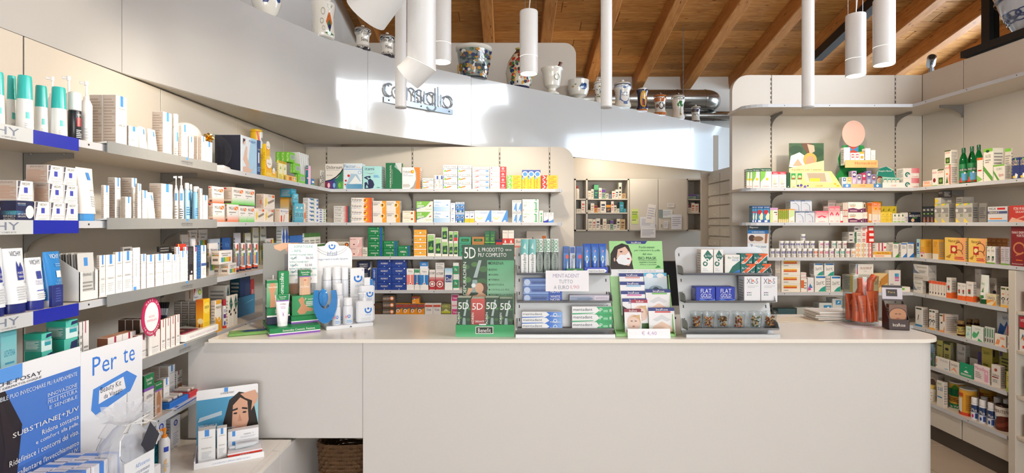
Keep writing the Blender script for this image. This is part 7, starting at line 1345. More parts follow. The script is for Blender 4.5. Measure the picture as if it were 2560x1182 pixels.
# ---- perforated metal racks with three troughs
def rack(x0,x1,Y0,desc,rz=0):
    w = x1 - x0; rk = tag(empty('metal_rack',(x0,Y0,HC),rz),desc,'rack'); lean = R(15)
    q = MB(); H_ = .405; Pn = [(0,.012),(w,.012),(w,H_ - .03)] + [(w - .03 + .03 * math.cos(a),H_ - .03 + .03 * math.sin(a)) for a in [math.pi / 2 * i / 5 for i in range(1,6)]] + [(.03 - .03 * math.sin(a),H_ - .03 + .03 * math.cos(a)) for a in [math.pi / 2 * i / 5 for i in range(6)]]
    q.prism(Pn,.003)
    b_ = q.build('back_plate','alu',rk,(0,.06,0)); b_.rotation_euler = (-lean,0,0)
    sl_ = MB()
    for u in (.018,w - .018):
        for z in (.06,.12,.18,.24,.3,.36): sl_.box(u - .002,u + .002,-.0008,0,z,z + .014)
    s__ = sl_.build('slots','slot',rk,(0,.06,0)); s__.rotation_euler = (-lean,0,0)
    MB().prism([(0,0),(.06,0),(.075,.02),(.065,.02),(.05,.006),(.012,.006),(.006,.016),(0,.014)],w,axis='x').build('base','alu',rk)
    for z in (.032,.148,.268):
        y1 = .06 + math.tan(lean) * z; d_ = .075; cr = [(y1 - d_,.032),(y1 - d_ + .003,.032),(y1 - d_ + .006,.008),(y1 - d_ + .012,.003),(y1,.003),(y1,0),(y1 - d_ + .01,0),(y1 - d_ + .002,.006)]
        tr = MB()
        tr.prism([(a,z + b) for a,b in [(y1,0),(y1,.003),(y1 - d_ + .012,.003),(y1 - d_ + .004,.011),(y1 - d_,.01),(y1 - d_ + .01,0)]],w - .012,axis='x',o=.006)
        for u in (.006,w - .009): tr.prism([(a,z + b) for a,b in [(y1,0),(y1 + .008,.04),(y1 - .045,.04),(y1 - d_ + .01,.03),(y1 - d_,.012),(y1 - d_ + .01,0)]],.003,axis='x',o=u)
        tr.build('trough','trough',rk)
    return rk
def tro(z): return (.032,.148,.268)[z] + .0033,.06 + math.tan(R(15)) * (.032,.148,.268)[z]
rk1 = rack(WX(1289,2.3),WX(1536,2.3),2.28,'silver metal rack of toothpaste in the middle of the counter')
def ritem(rk,tz,x0p,x1p,h,d,st,desc,z=0,yb=.004,Yp=2.33,grp=None,name='toothpaste_carton',cat='box',rz=0):
    zz,y1 = tro(tz); X0 = WX(x0p,Yp) - rk.location.x; X1 = WX(x1p,Yp) - rk.location.x
    return on(st,rk,X0,y1 - yb - d,zz + z,X1 - X0 - .001,d,h,desc,cat,name,rz,grp)
tpv = lambda a,b: S('eef0ee',g(0,.55,1,1,a,b),p('eef0ee',(0,.52),(.5,.62),(1,.52),(1,.45),(0,.45)),t('mentadent',.25,.04,.7,.58,'20283a',1),p('cfe8e4',(.3,.75),(.7,.7),(.6,.9)))
for i,(x0,x1) in enumerate(((1303,1322),(1323,1341.5))): ritem(rk1,2,x0,x1,.158,.035,tpv('2a9a98','8ad0cc'),('upright teal and white toothpaste carton, far left','upright teal and white toothpaste carton, second')[i])
for i,(x0,x1) in enumerate(((1342,1360),(1361,1379),(1380,1399))):
    ritem(rk1,2,x0,x1,.16,.03,S('5a6a60',r(0,.62,1,1,'dfe4e0'),r(.05,.63,.42,.98,'1a7a48'),t('MAXIMUM',.1,.65,.36,.96,'w',1),ar(.7,.9,.05,.035,0,360,'2a9a68'),ar(.7,.8,.05,.035,0,360,'2a9a68'),ar(.7,.7,.05,.035,0,360,'2a9a68'),o(.5,.33,.1,'8a968c',.28),t('mentadent',.3,.06,.7,.56,'20283a',1),r(0,0,1,.04,'dfe4e0')),f'upright green toothbrush pack, {NUM[i]} of three',name='toothbrush_pack',cat='pack',grp='green toothbrush packs')
for i in range(3): ritem(rk1,2,1411 + i * 16.5,1426 + i * 16.5,.125,.02,S(('3a78c0','b8c4d8','3a70c0')[i],r(.1,.75,.9,.97,'2a50a0'),o(.7,.62,.08,('d84a3a','8a8a90','d83a4a')[i],.1),t('mentadent',.2,.06,.55,.55,'2a3a6a',1),p('e6eef6',(.6,.1),(.9,.15),(.8,.5))),f'blue children toothbrush pack, {NUM[i]} of three',name='toothbrush_pack',cat='pack',yb=.01,grp='blue toothbrush packs')
for i in range(3):
    zz,y1 = tro(2); X0 = WX(1471 + i * 20,2.33) - rk1.location.x
    ft = free_tube(.036,.125,.028,'3a6ac8','2a4aa8',[g(0,.3,1,1,'5a98dc','2a58b8',1),o(.5,.35,.2,'e6eef6',.16),p('8ab8e0',(.3,.3),(.7,.45),(.5,.2)),o(.5,.38,.08,'2a3a5a'),p('e8a0a8',(.4,.62),(.7,.7),(.6,.75))],desc=f'blue gel toothpaste tube standing in the rack, {NUM[i]} of three',grp='blue toothpaste tubes',name='toothpaste_tube'); place_thing(ft,rk1,X0,y1 - .028,zz + .012)
ritem(rk1,2,1418,1461,.026,.003,S('3a8a4a',o(.5,.5,.42,'e6ece0',.3),t('mentadent',.2,.35,.85,.68,'20283a')),'small green lettered shelf card in the rack',yb=.058,name='shelf_card',cat='sign')
ritem(rk1,2,1462.5,1523,.032,.003,S('2040b8',p('f4f4f4',(.05,.3),(.15,.75),(.85,.75),(.95,.5),(.85,.2),(.2,.2)),t('mentadent',.15,.35,.85,.65,'20283a')),'small royal blue lettered shelf card in the rack',yb=.058,name='shelf_card',cat='sign')
pk = S('5a7ab8',g(0,0,1,.5,'8aa8d8','4a6ab0',1),o(.1,.5,.4,'b8c8e4'),r(.22,.3,.6,.55,'2a4a98'),t('mentadent',.22,.45,.62,.8,'3a4a78'),r(.65,0,1,1,'2450b0'),t('WHITE',.7,.55,.95,.85,'w'),t('NOW',.7,.15,.95,.48,'w'))
for i in range(3): ritem(rk1,1,1308,1405,.0345,.03,pk,('blue toothbrush blister lying in the rack, bottom','blue toothbrush blister lying in the rack, middle','blue toothbrush blister lying in the rack, top')[i],z=i * .035,yb=.03,name='toothbrush_pack',cat='pack',grp='lying toothbrush packs')
ritem(rk1,1,1423,1523,.03,.03,S('b8b4c4',p('8a98b0',(.02,.2),(.02,.8),(.5,.8),(.6,.5),(.5,.2)),t('mentadent',.2,.35,.58,.62,'3a4a78'),r(.62,.1,.98,.9,'d0c8d4'),t('sensitive',.66,.45,.95,.75,'8a7a98')),'lilac toothbrush blister lying in the rack',yb=.03,name='toothbrush_pack',cat='pack')
tp = lambda c,c2,p8=False: S('eef0f2',p(c,(.55,0),(1,0),(1,1),(.6,1),(.68,.5)),g(.7,0,1,1,c,c2),t('mentadent',.03,.45,.5,.85,'20283a'),p(c,(0,.0),(.5,.12),(.55,.22),(0,.15)),*([t('P',.68,.3,.75,.8,'w'),t('8',.92,.3,.97,.7,'w'),r(.77,.3,.88,.6,'8ad0a4')] if p8 else [ar(.82,.5,.35,.22,0,360,'d8e8f8'),t('FRESH',.7,.15,.95,.4,'w')]))
for i in range(3): ritem(rk1,0,1304,1404,.0255,.035,tp('3a78d8','8ab4ec'),('blue and white toothpaste carton, bottom of pile','blue and white toothpaste carton, middle of pile','blue and white toothpaste carton, top of pile')[i],z=i * .026,yb=.03,grp='blue toothpaste cartons')
for i in range(3): ritem(rk1,0,1427,1527,.033,.035,tp('3ab070','2a9a58',True),('green and white toothpaste carton, bottom of pile','green and white toothpaste carton, middle of pile','green and white toothpaste carton, top of pile')[i],z=i * .0335,yb=.03,grp='green toothpaste cartons')
pc = empty('price_card',(WX(1364,2.314),2.314,WZ(728,2.314))); tag(pc,'white price card reading 1,90 clipped to the toothpaste rack','sign')
flat('card',pc,WX(1472,2.314) - WX(1364,2.314),WZ(676,2.314) - WZ(728,2.314),[t('MENTADENT',.17,.66,.78,.84,'9a90b0'),t('TUTTO',.31,.38,.63,.56,'8a8a98'),t('A EURO',.19,.1,.54,.28,'8a8a98'),t('1,90',.58,.1,.78,.29,'d89aa0')],'eceaf0',.0012)
# ---- face mask sachet stand
bi = tag(empty('mask_stand',(WX(1540,2.32),2.3,HC)),'pale green face mask stand with portrait header','display stand'); w = WX(1674,2.45) - WX(1540,2.45)
face = [p('2a1e1a',(.0,0),(.02,.55),(.1,.8),(.24,.92),(.36,.85),(.42,.55),(.42,.2),(.44,0)),p('e6c0ac',(.13,.4),(.16,.7),(.3,.8),(.38,.6),(.42,.35),(.36,.12),(.2,.18)),p('eef0f2',(.12,.32),(.2,.52),(.3,.5),(.36,.6),(.4,.42),(.38,.2),(.28,.14),(.16,.2)),o(.35,.37,.05,'c05a5a',.03),o(.22,.62,.05,'4a3028',.025),o(.36,.66,.03,'4a3028',.02),o(.09,.34,.03,'e0b09c',.07)]
hb = flat('header',bi,w,.135,[r(0,0,1,1,'a4dc94'),*face,p('2a3a80',(.3,1),(.72,1),(.68,.9),(.34,.9)),t('IncaRose',.42,.91,.6,.98,'w'),t('Pochi minuti',.56,.74,.85,.82,'1a4a3a'),t('per rinnovare la pelle',.47,.62,.95,.7,'1a4a3a'),t('del viso',.62,.5,.8,.57,'1a4a3a'),t('BIO MASK',.54,.34,.88,.44,'1a4a3a'),r(.54,.31,.88,.32,'1a4a3a'),t('maschere monouso',.55,.22,.87,.28,'1a5a3a'),t('efficaci e pratiche',.56,.13,.87,.19,'1a5a3a'),p('2a8a3a',(.84,.04),(.95,.06),(.9,.14))],'a4dc94',.004,(.0,.155,.285),outline=rnd_out(.03,.05)); hb.rotation_euler = (R(-12),0,0)
q = MB(); bk = flat('back_card',bi,w,.3,[r(0,.86,1,1,'f0f0f2'),t('Trattamenti specifici per tutti i problemi della pelle',.15,.93,.85,.955,'6a7a90'),r(0,0,1,.86,'a8d09a')],'f0f0f2',.003,(0,.095,0)); bk.rotation_euler = (R(-12),0,0)
for sx in (0,1):
    q = MB().prism([(0,0),(.1,0),(.15,.26),(.135,.26),(.02,.03),(-.01,.015)],.003,axis='x',o=0,c='98d088'); u_ = q.build('side_cheek','carton',bi,(-.006 if sx == 0 else w + .003,0,0)); u_.rotation_euler = (0,0,0 if sx == 0 else R(-5))
MB().bbox(-.005,w + .006,.0,.1,0,.012,'98d088').build('base','carton',bi)
msk = lambda tb,bb,fc: S('f0eef0',r(0,.86,1,1,tb),t('IncaRose',.3,.88,.75,.97,'w'),r(.25,.79,.85,.85,bb),*fc)
f1 = [p('e8c4b0',(.05,0),(.95,0),(.8,.25),(.5,.42),(.2,.25)),p('d8d8dc',(.15,.5),(.5,.7),(.85,.5),(.7,.42),(.5,.52),(.3,.42)),r(.32,.04,.78,.12,'2a3a80')]
f2 = [o(.55,.42,.3,'e8c8b8',.34),p('d8b080',(.3,.6),(.9,.75),(.95,.3),(.85,.55),(.5,.7)),o(.42,.48,.05,'6a4a40',.02),o(.65,.48,.05,'6a4a40',.02),o(.52,.26,.06,'c86a6a',.03),r(.1,.02,.5,.12,'c05a70')]
f3 = [g(0,0,1,.8,'a8c8dc','d8e4ec',1),o(.5,.3,.3,'8aa0b0',.18),o(.5,.3,.12,'3a4a58'),o(.25,.88,.16,'f0f0f2',.1),o(.72,.88,.16,'f0f0f2',.1)]
for i,(x0,x1,y0,y1,tb,bb,fc,d_) in enumerate(((1548,1609,682,742,'2a3a80','e0a0a0',[],'upper left, back'),(1550,1612,703,763,'2a3a80','8ac0e0',[],'second down on the left'),(1552.5,1613,726,786,'2a3a80','d878b0',[],'third down on the left'),(1556,1617,745,805,'2a3a80','b0a0d0',[p('2a2020',(0,0),(.4,0),(.3,.5),(0,.7))],'fourth down on the left'),
        (1610,1667,681,741,'58b8e0','8ab8d8',f3,'with an eye, upper right'),(1614,1677,722,782,'2a3a80','7ac060',f1,'with nose strip, middle right'),(1578,1619,748,806,'a83048','f0eef0',f2,'with red top, centre'),(1560.6,1603,771,829,'8c2438','f0eef0',f2,'with sleeping face, lower left'),(1621,1686,768,827,'2a3a80','d03a3a',f1,'with nose strip, lower right'))):
    Yp = 2.43 - (y0 - 681) * .0009; me = carton_mesh(msk(tb,bb,fc),WX(x1,Yp) - WX(x0,Yp),WZ(y0,Yp) - WZ(y1,Yp),.003,'sachet'); ob = link('sachet',me)
    ob.matrix_world = Matrix.Translation(((WX(x0,Yp) + WX(x1,Yp)) / 2,Yp - .016,WZ(y1,Yp))) @ Matrix.Rotation(R(-11),4,'X'); tag(ob,'face mask sachet in the green stand, ' + d_,'sachet','face mask sachets in green stand')
pc = empty('price_card',(WX(1570,2.26),2.262,HC + .0005)); pc.rotation_euler = (R(-12),0,0); tag(pc,'white price card reading 4,40 in front of the green mask stand','sign')
flat('card',pc,WX(1677,2.26) - WX(1570,2.26),.042,[t('€ 4,40',.33,.3,.68,.75,'b89ac8')],'f2f0f4',.001)
# ---- second rack: vitamins, sweets
rk2 = rack(WX(1712,2.3),WX(1945,2.3),2.28,'silver metal rack of vitamins and sweet tubs on the counter')
betot = S('f0eeea',p('1a6a5c',(.55,.98),(.98,.72),(.55,.48),(.2,.74)),t('Be-Total',.35,.7,.85,.78,'w'),ar(.35,.42,.1,.05,0,360,'1a6a5c'),ar(.5,.56,.08,.04,0,360,'f0eeea'),ln(.15,.12,.6,.25,2,'lg'),side='e0d0c0')
bete = S('1a6a64',p('e8602a',(0,0),(.3,0),(1,.9),(1,1),(.75,1)),p('f0f0ec',(.3,0),(.36,0),(1,.82),(1,.9)),t('Be-Total',.1,.5,.62,.68,'w'),t('3€',.7,.06,.95,.28,'w'),ar(.2,.12,.14,.07,0,360,'w'),r(.4,.84,1,1,'e8602a'))
ritem(rk2,2,1752,1783,.112,.05,betot,'white carton with teal diamond in the rack, left',name='vitamin_carton',Yp=2.36); ritem(rk2,2,1784,1808,.112,.05,betot,'white carton with teal diamond in the rack, second',name='vitamin_carton',Yp=2.36)
ritem(rk2,2,1812,1850,.088,.05,S('f0eee8',p('1a6a5c',(.2,0),(1,0),(1,.7),(.5,.4)),p('3a78c8',(.3,0),(1,0),(1,.25)),t('Be-Total',.2,.8,.9,.9,'1a6a5c'),t('PLUS',.5,.68,.9,.76,'3a78c8'),side='d8d4c8'),'white carton with teal and blue corner',name='vitamin_carton',Yp=2.36)
for i,(x0,x1,z) in enumerate(((1852,1890,0),(1891,1929,0),(1852,1883,.0465),(1884,1920,.0465))): ritem(rk2,2,x0,x1,.046,.045,bete,'orange and teal energy carton in the rack, ' + ('lower left','lower right','upper left','upper right')[i],z=z,name='vitamin_carton',Yp=2.36,grp='orange energy cartons')
flg = S('2038a8',t('FLAT',.25,.6,.8,.88,'e0e4f4'),t('GOLD',.25,.3,.8,.55,'e0e4f4'),r(.2,.24,.85,.26,'e0e4f4'),p('5a80d8',(0,0),(.3,.22),(.6,.1),(1,.2),(1,0)),side='2a40a0')
for i in range(2): ritem(rk2,1,1738 + i * 49.5,1786.5 + i * 49.5,.066,.055,flg,'royal blue box in the rack, ' + ('left','right')[i],name='tea_box',Yp=2.33)
xls = S('e8e8ec',t('XL-S',.15,.72,.85,.93,'6a6470'),p('e0603a',(.5,.78),(.62,.84),(.5,.9)),ln(.2,.55,.85,.66,2,'lg'),*[o(.2 + .1 * (i % 3),.28 + .09 * (i // 3),.022,c_) for i,c_ in enumerate(('3a5a8a','8a8a90','3a9a60','a84a8a','3a5a8a','8a8a90'))],r(.05,.02,.3,.06,'e8b030'),side='cfd0d6')
for i in range(2): ritem(rk2,1,1857 + i * 42,1898 + i * 42,.113,.06,xls,'tall white diet carton in the rack, ' + ('left','right')[i],name='diet_carton',Yp=2.33)
rs = random.Random(3)
for i,(xc,cc,tl_) in enumerate(((1741,'a8643a','brown sweets, far left'),(1770,'d8a068','pink and honey sweets, second'),(1806,'7a5a3a','dark sweets, third'),(1846,'d89078','pink and amber sweets, fourth'),(1888,'6a7a5a','green and white sweets, fifth'),(1924,'b87a4a','caramel sweets, far right'))):
    zz,y1 = tro(0); X = WX(xc,2.31) - rk2.location.x; tb = empty('sweet_tub'); place_thing(tb,rk2,X,y1 - .042,zz + .0005); tag(tb,'clear plastic tub of ' + tl_,'tub','clear sweet tubs')
    MB().lathe([(.021,0),(.0225,.004),(.028,.062),(.0285,.064),(.027,.064),(.0215,.005),(.0,.0045)],n=20,cap=False).build('cup','film',tb); MB().lathe([(.03,.064),(.0305,.066),(.0305,.072),(.028,.075),(.0,.075)],n=20,cap=False).build('lid','film',tb)
    q = MB()
    for j in range(46):
        a = rs.random() * 6.28; zz_ = .009 + .044 * rs.random(); rr_ = math.sqrt(rs.random()) * (.014 + .09 * zz_); c_ = rs.choice((cc,'c84a4a' if i in (1,3) else cc,'e0b070','8a4a30' if i != 4 else 'f0f0ea')); s_ = .0042
        q.lathe([(.0005,-s_),(s_,-s_ * .4),(s_,s_ * .4),(.0005,s_)],cx=rr_ * math.cos(a),cy=rr_ * math.sin(a),z=zz_,n=6,c=c_,cap=False)
    q.build('sweets','plastic',tb)['kind'] = 'stuff'
# ---- glass vase of orange sun cream tubes
Yv = 2.6; Xv = WX(2151,Yv); vz = HC
q = MB().box(-.13,.1,-.08,.07,0,.0008,'efe9ea'); q.prints((-.13,-.08,.0008),(.23,0,0),(0,.15,0),(0,0,1),[t('OFFERTA SOLARI',.2,.05,.8,.12,'d88a8a')]); lobj('white paper sheet under the glass vase','paper','paper_sheet',(Xv + .01,Yv - .03,vz + .0004),[('sheet',q,'carton')],.05)
lobj('clear glass cylinder vase full of orange tubes','vase','glass_vase',(Xv,Yv,vz + .002),[('vase_body',MB().lathe([(.06,0),(.074,.003),(.076,.02),(.076,.24),(.0735,.24),(.0735,.02),(.06,.012),(0,.012)],n=36,cap=False),'clear')])
for i,(x,y,z,ax,ay,h) in enumerate(((-.045,-.03,.014,-2,4,.14),(-.02,-.045,.014,2,-3,.13),(.012,-.05,.014,0,0,.15),(.045,-.035,.014,-3,2,.15),(.05,.01,.014,3,6,.13),(-.045,.02,.014,-3,3,.13),(.0,.02,.016,4,4,.15),(-.03,0,.1,-6,28,.13),(.005,-.005,.11,5,-8,.13),(.035,-.01,.1,-4,6,.13),(.02,.02,.145,8,30,.12))):
    ft = free_tube(.04,h,.03,'f0602a','f4622c',[t('SOLARE',.3,.66,.72,.7,'7a2a10'),t('+40%',.3,.5,.72,.56,'6a2410'),ln(.25,.2,.75,.45,5,'a83a14')] if i < 7 else [r(.35,.5,.65,.75,'5a3020')],caph=.2,desc='orange sun cream tube in the glass vase, ' + ('front far left','front left','front middle','front right','far right','rear left','rear middle','leaning upper left','upright upper middle','upright upper right','topmost tilted')[i],grp='orange sun cream tubes',name='sunscreen_tube')
    m_ = Matrix.Translation((Xv + x,Yv + y,vz + .004 + z)) @ Matrix.Rotation(R(ay),4,'Y') @ Matrix.Rotation(R(ax),4,'X')
    if i >= 7: m_ = m_ @ Matrix.Translation((0,0,h * .9)) @ Matrix.Rotation(math.pi,4,'X') @ Matrix.Translation((0,0,0))
    else: m_ = m_ @ Matrix.Rotation(rs.uniform(-.3,.3),4,'Z')
    ft.matrix_world = m_
# ---- small dark lip balm stand
ic = tag(empty('balm_stand',(1.79,2.45,HC),R(-14)),'small dark brown pocket stand with portrait cards','display stand')
MB().box(0,.085,0,.003,0,.05,'3a2420').prism([(0,0),(.07,0),(.07,.13),(.055,.13),(0,.05)],.003,axis='x',o=0,c='3a2420').prism([(0,0),(.07,0),(.07,.13),(.055,.13),(0,.05)],.003,axis='x',o=.082,c='33201c').box(0,.085,0,.07,0,.003,'3a2420').prints((0,0,0),(.085,0,0),(0,0,.05),(0,-1,0),[t('IncaRose',.2,.35,.8,.65,'e6dcd0')]).build('pocket','carton',ic)
hb = flat('header',ic,.085,.075,[r(0,.12,1,.85,'cfc8d0'),r(.2,.3,.75,.75,'2a1c18'),t('Pure',.3,.5,.65,.62,'d8b060'),r(0,.85,1,1,'2a1c18'),r(0,0,1,.12,'4a3a38')],'3a2420',.003,(0,.066,.128)); hb.rotation_euler = (R(-6),0,0)
on(S('7a5a48',o(.5,.62,.42,'4a2c1c',.34),o(.5,.58,.3,'b8825c',.27),o(.4,.62,.05,'2a1a14',.015),o(.6,.62,.05,'2a1a14',.015),o(.5,.44,.07,'9a4a3a',.02),r(.2,.08,.85,.28,'20140f'),t('Pure',.35,.13,.65,.23,'d8b060'),side='5a4034'),ic,.006,.012,.0035,.073,.03,.115,'brown card box with bronzed face in the small dark stand')
# ---- papers and booklets
for i in range(6):
    q = MB().bbox(-.1,.1,-.07,.07,0,.006 + .002 * (i % 2),('e6e0d8','dcd2c8','f0ece4')[i % 3],r=.001); lobj(f'paper booklet in the pile behind the counter rack, {NUM[i]} from bottom','booklet','booklet',(WX(2075,2.72),2.72,HC + .0004 + i * .0082),[('pages',q,'matte')],rs.uniform(-.2,.2),'pile of booklets')
lobj('open cream envelope lying beside the booklets','envelope','envelope',(WX(1990,2.7),2.68,HC + .0004),[('envelope_body',MB().bbox(-.14,.12,-.06,.07,0,.003,'efe0c8',r=.001).prism([(-.14,.07),(.12,.07),(-.01,.1)],.001,axis='z',o=.002,c='efe0c8'),'matte')],-.15)
q = MB().bbox(-.09,.09,-.035,.035,0,.014,'6a9a4a',r=.003); q.prints((-.09,-.035,.014),(.18,0,0),(0,.07,0),(0,0,1),[p('2a4a80',(.2,.3),(.8,.2),(.9,.8),(.4,.9)),p('8ab46a',(0,0),(.4,.1),(.1,.9))]); lobj('green folded magazine at the left end of the counter','magazine','magazine',(-1.17,2.36,HC + .0004),[('cover',q,'carton')],.45)
# screen and till behind the racks
mn = tag(empty('till_screen',(WX(1640,2.78),2.78,HC)),'black till screen seen from behind between the racks','monitor')
MB().bbox(-.16,.16,0,.03,.06,.3,'k',r=.006).build('screen','plastic',mn); MB().bbox(-.03,.03,.0,.025,.012,.06,'k').build('neck','plastic',mn); MB().bbox(-.09,.09,-.06,.07,0,.012,'k',r=.004).build('foot','plastic',mn)

# ================================================================ poster, travel kit and display on the low cabinet
PZ = .5955
rs_ = tag(empty('display_riser',(-1.315,1.0,PZ)),'low white riser box under the beauty kit on the base cabinet','riser')
MB().bbox(.008,.215,0,.645,0,.172,'f0f0f2').build('riser_body','carton',rs_)
pb_ = tag(empty('poster_board',(-1.318,1.12,PZ)),'folded blue and white poster board with beauty kit tag on the left','poster')
h = 1.148 - PZ
lp = [r(0,0,1,.89,'4a7cd0'),g(0,0,.9,.5,'2a3a78','4a7cd0'),p('241c24',(.1,0),(.62,0),(.56,.4),(.6,.7),(.5,.89),(.2,.89)),p('8a6458',(.1,.1),(.4,.15),(.48,.4),(.42,.72),(.1,.75)),p('2a2026',(.46,.89),(.58,.6),(.54,.2),(.7,0),(.56,0),(.44,.3),(.5,.6)),
      r(.38,.93,.6,1,'5a9ae8'),t('LA ROCHE-POSAY',.3,.915,.72,.935,'2a2a3a') ,t('LABORATOIRE DERMATOLOGIQUE',.3,.895,.72,.908,'3a3a4a'),t('LA PELLE SENSIBILE PUO INVECCHIARE PIU RAPIDAMENTE',.3,.845,.97,.866,'d8e4f4'),t('INNOVAZIONE',.76,.785,.97,.805,'cfdcf0'),r(.76,.775,.97,.778,'cfdcf0'),t('PELLE MATURA',.76,.75,.97,.77,'cfdcf0'),t('E SENSIBILE',.77,.72,.97,.738,'cfdcf0'),
      t('SUBSTIANE[+]UV',.54,.645,.98,.675,'w'),t('Ridona sostanza',.72,.605,.98,.63,'w'),t('e comfort alla pelle.',.68,.565,.98,.59,'w'),t('Ridefinisce i contorni del viso.',.52,.52,.98,.548,'w'),t("Aiuta a rallentare l'invecchiamento",.44,.46,.98,.488,'w'),t('cutaneo indotto dai raggi UV.',.54,.42,.98,.448,'w')]
rp = [t('Per',.17,.84,.55,.95,'3a7cd8'),t('te',.66,.85,.86,.94,'3a7cd8'),p('4a8ae0',(.15,.64),(.18,.76),(.72,.8),(.9,.74),(.78,.66),(.22,.6)),p('f0f0f4',(.26,.66),(.27,.74),(.66,.77),(.7,.69)),t('Beauty Kit',.29,.71,.62,.755,'2a2a4a'),t('da Viaggio',.34,.67,.64,.705,'2a2a4a'),r(.72,.5,.73,.66,'lg'),o(.5,.28,.16,'d4d8de',.2),p('e0e2e8',(.25,.46),(.45,.54),(.75,.5),(.6,.42),(.4,.42)),r(.35,.2,.6,.34,'b4bac4')]
q = flat('left_leaf',pb_,.48,h,lp,'eceef4',.004); q.rotation_euler = (0,0,math.pi / 2)
q = flat('right_leaf',pb_,.255,h - .02,rp,'eceef4',.004,(0,.4805,0)); q.rotation_euler = (0,0,math.pi / 2 - .04)
kit = S('e8e6ea',r(.35,0,.68,1,'4a8ae0'),t('LA ROCHE-POSAY',.1,.3,.9,.4,'dg'),side='e8e6ea',sp=[r(.3,0,.7,1,'5a94e4')],top='dcd8dc')
def kitbox(x,y,z,d_):
    q = MB().bbox(-.024,.024,-.026,.026,0,.08,'e8e6ea',r=.001); q.prints((-.024,-.026,.08),(.048,0,0),(0,.052,0),(0,0,1),[r(0,.38,1,.7,'5a94e4')]); q.prints((.024,-.026,0),(0,.052,0),(0,0,.08),(1,0,0),[r(.38,0,.7,1,'4a8ae0'),t('E-POSAY',.1,.2,.9,.28,'dg')])
    lobj(d_,'box','sample_box',(x,y,z),[('sample_box_body',q,'carton')],0,'white sample boxes with blue band')
n = 0
for j,yy in enumerate((1.395,1.45,1.51)):
    for i in range(3): kitbox(-1.285 + i * .0495 + .006 * j,yy + .012 * i,PZ + .173,f'white sample box with blue band, {("near", "middle", "far")[j]} row, {("nearest wall", "centre", "outermost")[i]}')
# organza gift bag
bg_ = tag(empty('organza_bag',(-1.16,1.575,PZ + .1725)),'sheer white organza gift bag with ribbon and dark diamond tag','bag')
q = MB(); n = 30; K = [(.045,0),(.062,.02),(.066,.06),(.055,.105),(.03,.14),(.016,.152),(.03,.165),(.052,.185),(.058,.2)]
for j,(rr,zz) in enumerate(K):
    for i in range(n): a = 2 * math.pi * i / n; wv = 1 + (.05 + .16 * (j > 5)) * math.sin(i * 2.4 + j); q.v.append((rr * wv * math.cos(a),rr * wv * math.sin(a) * 1.25,zz + .008 * math.sin(i * 1.7) * (j > 6)))
for j in range(len(K) - 1):
    for i in range(n): q.f.append((j*n+i,j*n+(i+1) % n,(j+1)*n+(i+1) % n,(j+1)*n+i)); q.c.append('w'); q.m.append(0); q.sm.append(True)
q.build('fabric','organza',bg_)
q = MB().tube([(.017 * math.cos(a),.017 * math.sin(a),.152) for a in [2 * math.pi * i / 16 for i in range(16)]],.003,6,closed=True)
for sgn in (-1,1): q.tube([(.018,0,.152),(.03,sgn * .03,.155),(.04,sgn * .075,.13),(.045,sgn * .085,.09),(.045,sgn * .07,.06)],.002,6).tube([(.018,0,.152),(.04,sgn * .04,.165),(.045,sgn * .075,.15),(.035,sgn * .04,.14),(.018,0,.15)],.002,6)
q.build('ribbon','plastic',bg_)
q = MB().prism([(0,-.052),(.04,0),(0,.052),(-.04,0)],.0012,axis='x',o=.074,c='2a2c3a'); [q.v.__setitem__(i,(v[0],v[1] + .0,v[2] + .105)) for i,v in enumerate(q.v)]; q.build('tag','carton',bg_)
for i,(x,y,z) in enumerate(((0,-.02,.005),(.012,.02,.005),(-.01,.03,.005))): MB().bbox(x - .015,x + .015,y - .02,y + .02,z,z + .075 + .01 * i,'c8ccd8',r=.002).build('sample','carton',bg_)
ld = empty('leaflet_holder',(-1.03,1.41,PZ + .1735),math.pi / 2 - .12); tag(ld,'white leaflet card listing the kit contents, in front of the gift bag','leaflet'); MB().box(0,.1,0,.03,-.17,.005,'eceef4').build('foot','carton',ld); ld.location.z = PZ + .1708
flat('card',ld,.1,.1,[t("All'interno:",.35,.72,.85,.84,'6a98d8'),r(.05,.1,.25,.45,'8ab8e8'),*[t(s_,.32,.55 - i * .13,.32 + len(s_) * .032,.62 - i * .13,'6a7a98') for i,s_ in enumerate(('LATTE DETERGENTE','TONICO LENITIVO','CREMA INTENSIVA'))]],'f0f2f6',.002,(0,.012,.0055))
# bottles and cartons on the cabinet top
def freebottle(px,py,Y,w,yt,body,capc,desc,**kw):
    loc = (WX(px,Y),Y,PZ); rad = w * Y / F / 2 / math.sqrt(1 + ((px - VX) / F) ** 2); lobj(desc,'bottle','lotion_bottle',loc,bottle_parts(rad,WZ(yt,Y) - PZ,body,capc,**kw),.7)
freebottle(411,1176,1.94,30,1070,'f2f2f4','f0922a','white sun lotion pump bottle with orange collar on the low cabinet',kind='pump',capf=.2,prims=[r(.4,.7,.8,.85,'2a4ab8'),p('f0c890',(.4,.1),(.6,.1),(.65,.5),(.45,.45)),ln(.3,.2,.8,.35,2,'lg')])
freebottle(388,1165,1.975,22,1085,'2a98a8','e8862a','teal lotion bottle with orange cap on the low cabinet',capf=.2,capr=.7,mat='tealglass')
for i in range(2): on(S('e8eaf0',ar(.5,.8,.1,.06,0,360,'2a4ab8'),t('G5',.4,.77,.6,.83,'2a4ab8'),ln(.2,.1,.8,.5,6,'b8c0d8'),side='d0d4e0'),bc,-1.42 - .0 * i,2.08 + i * .09,PZ,.06,.04,.145 - .02 * i,('white and blue carton under the fifth left shelf, nearer','white and blue carton under the fifth left shelf, farther')[i],rz=math.pi / 2,name='lotion_carton')
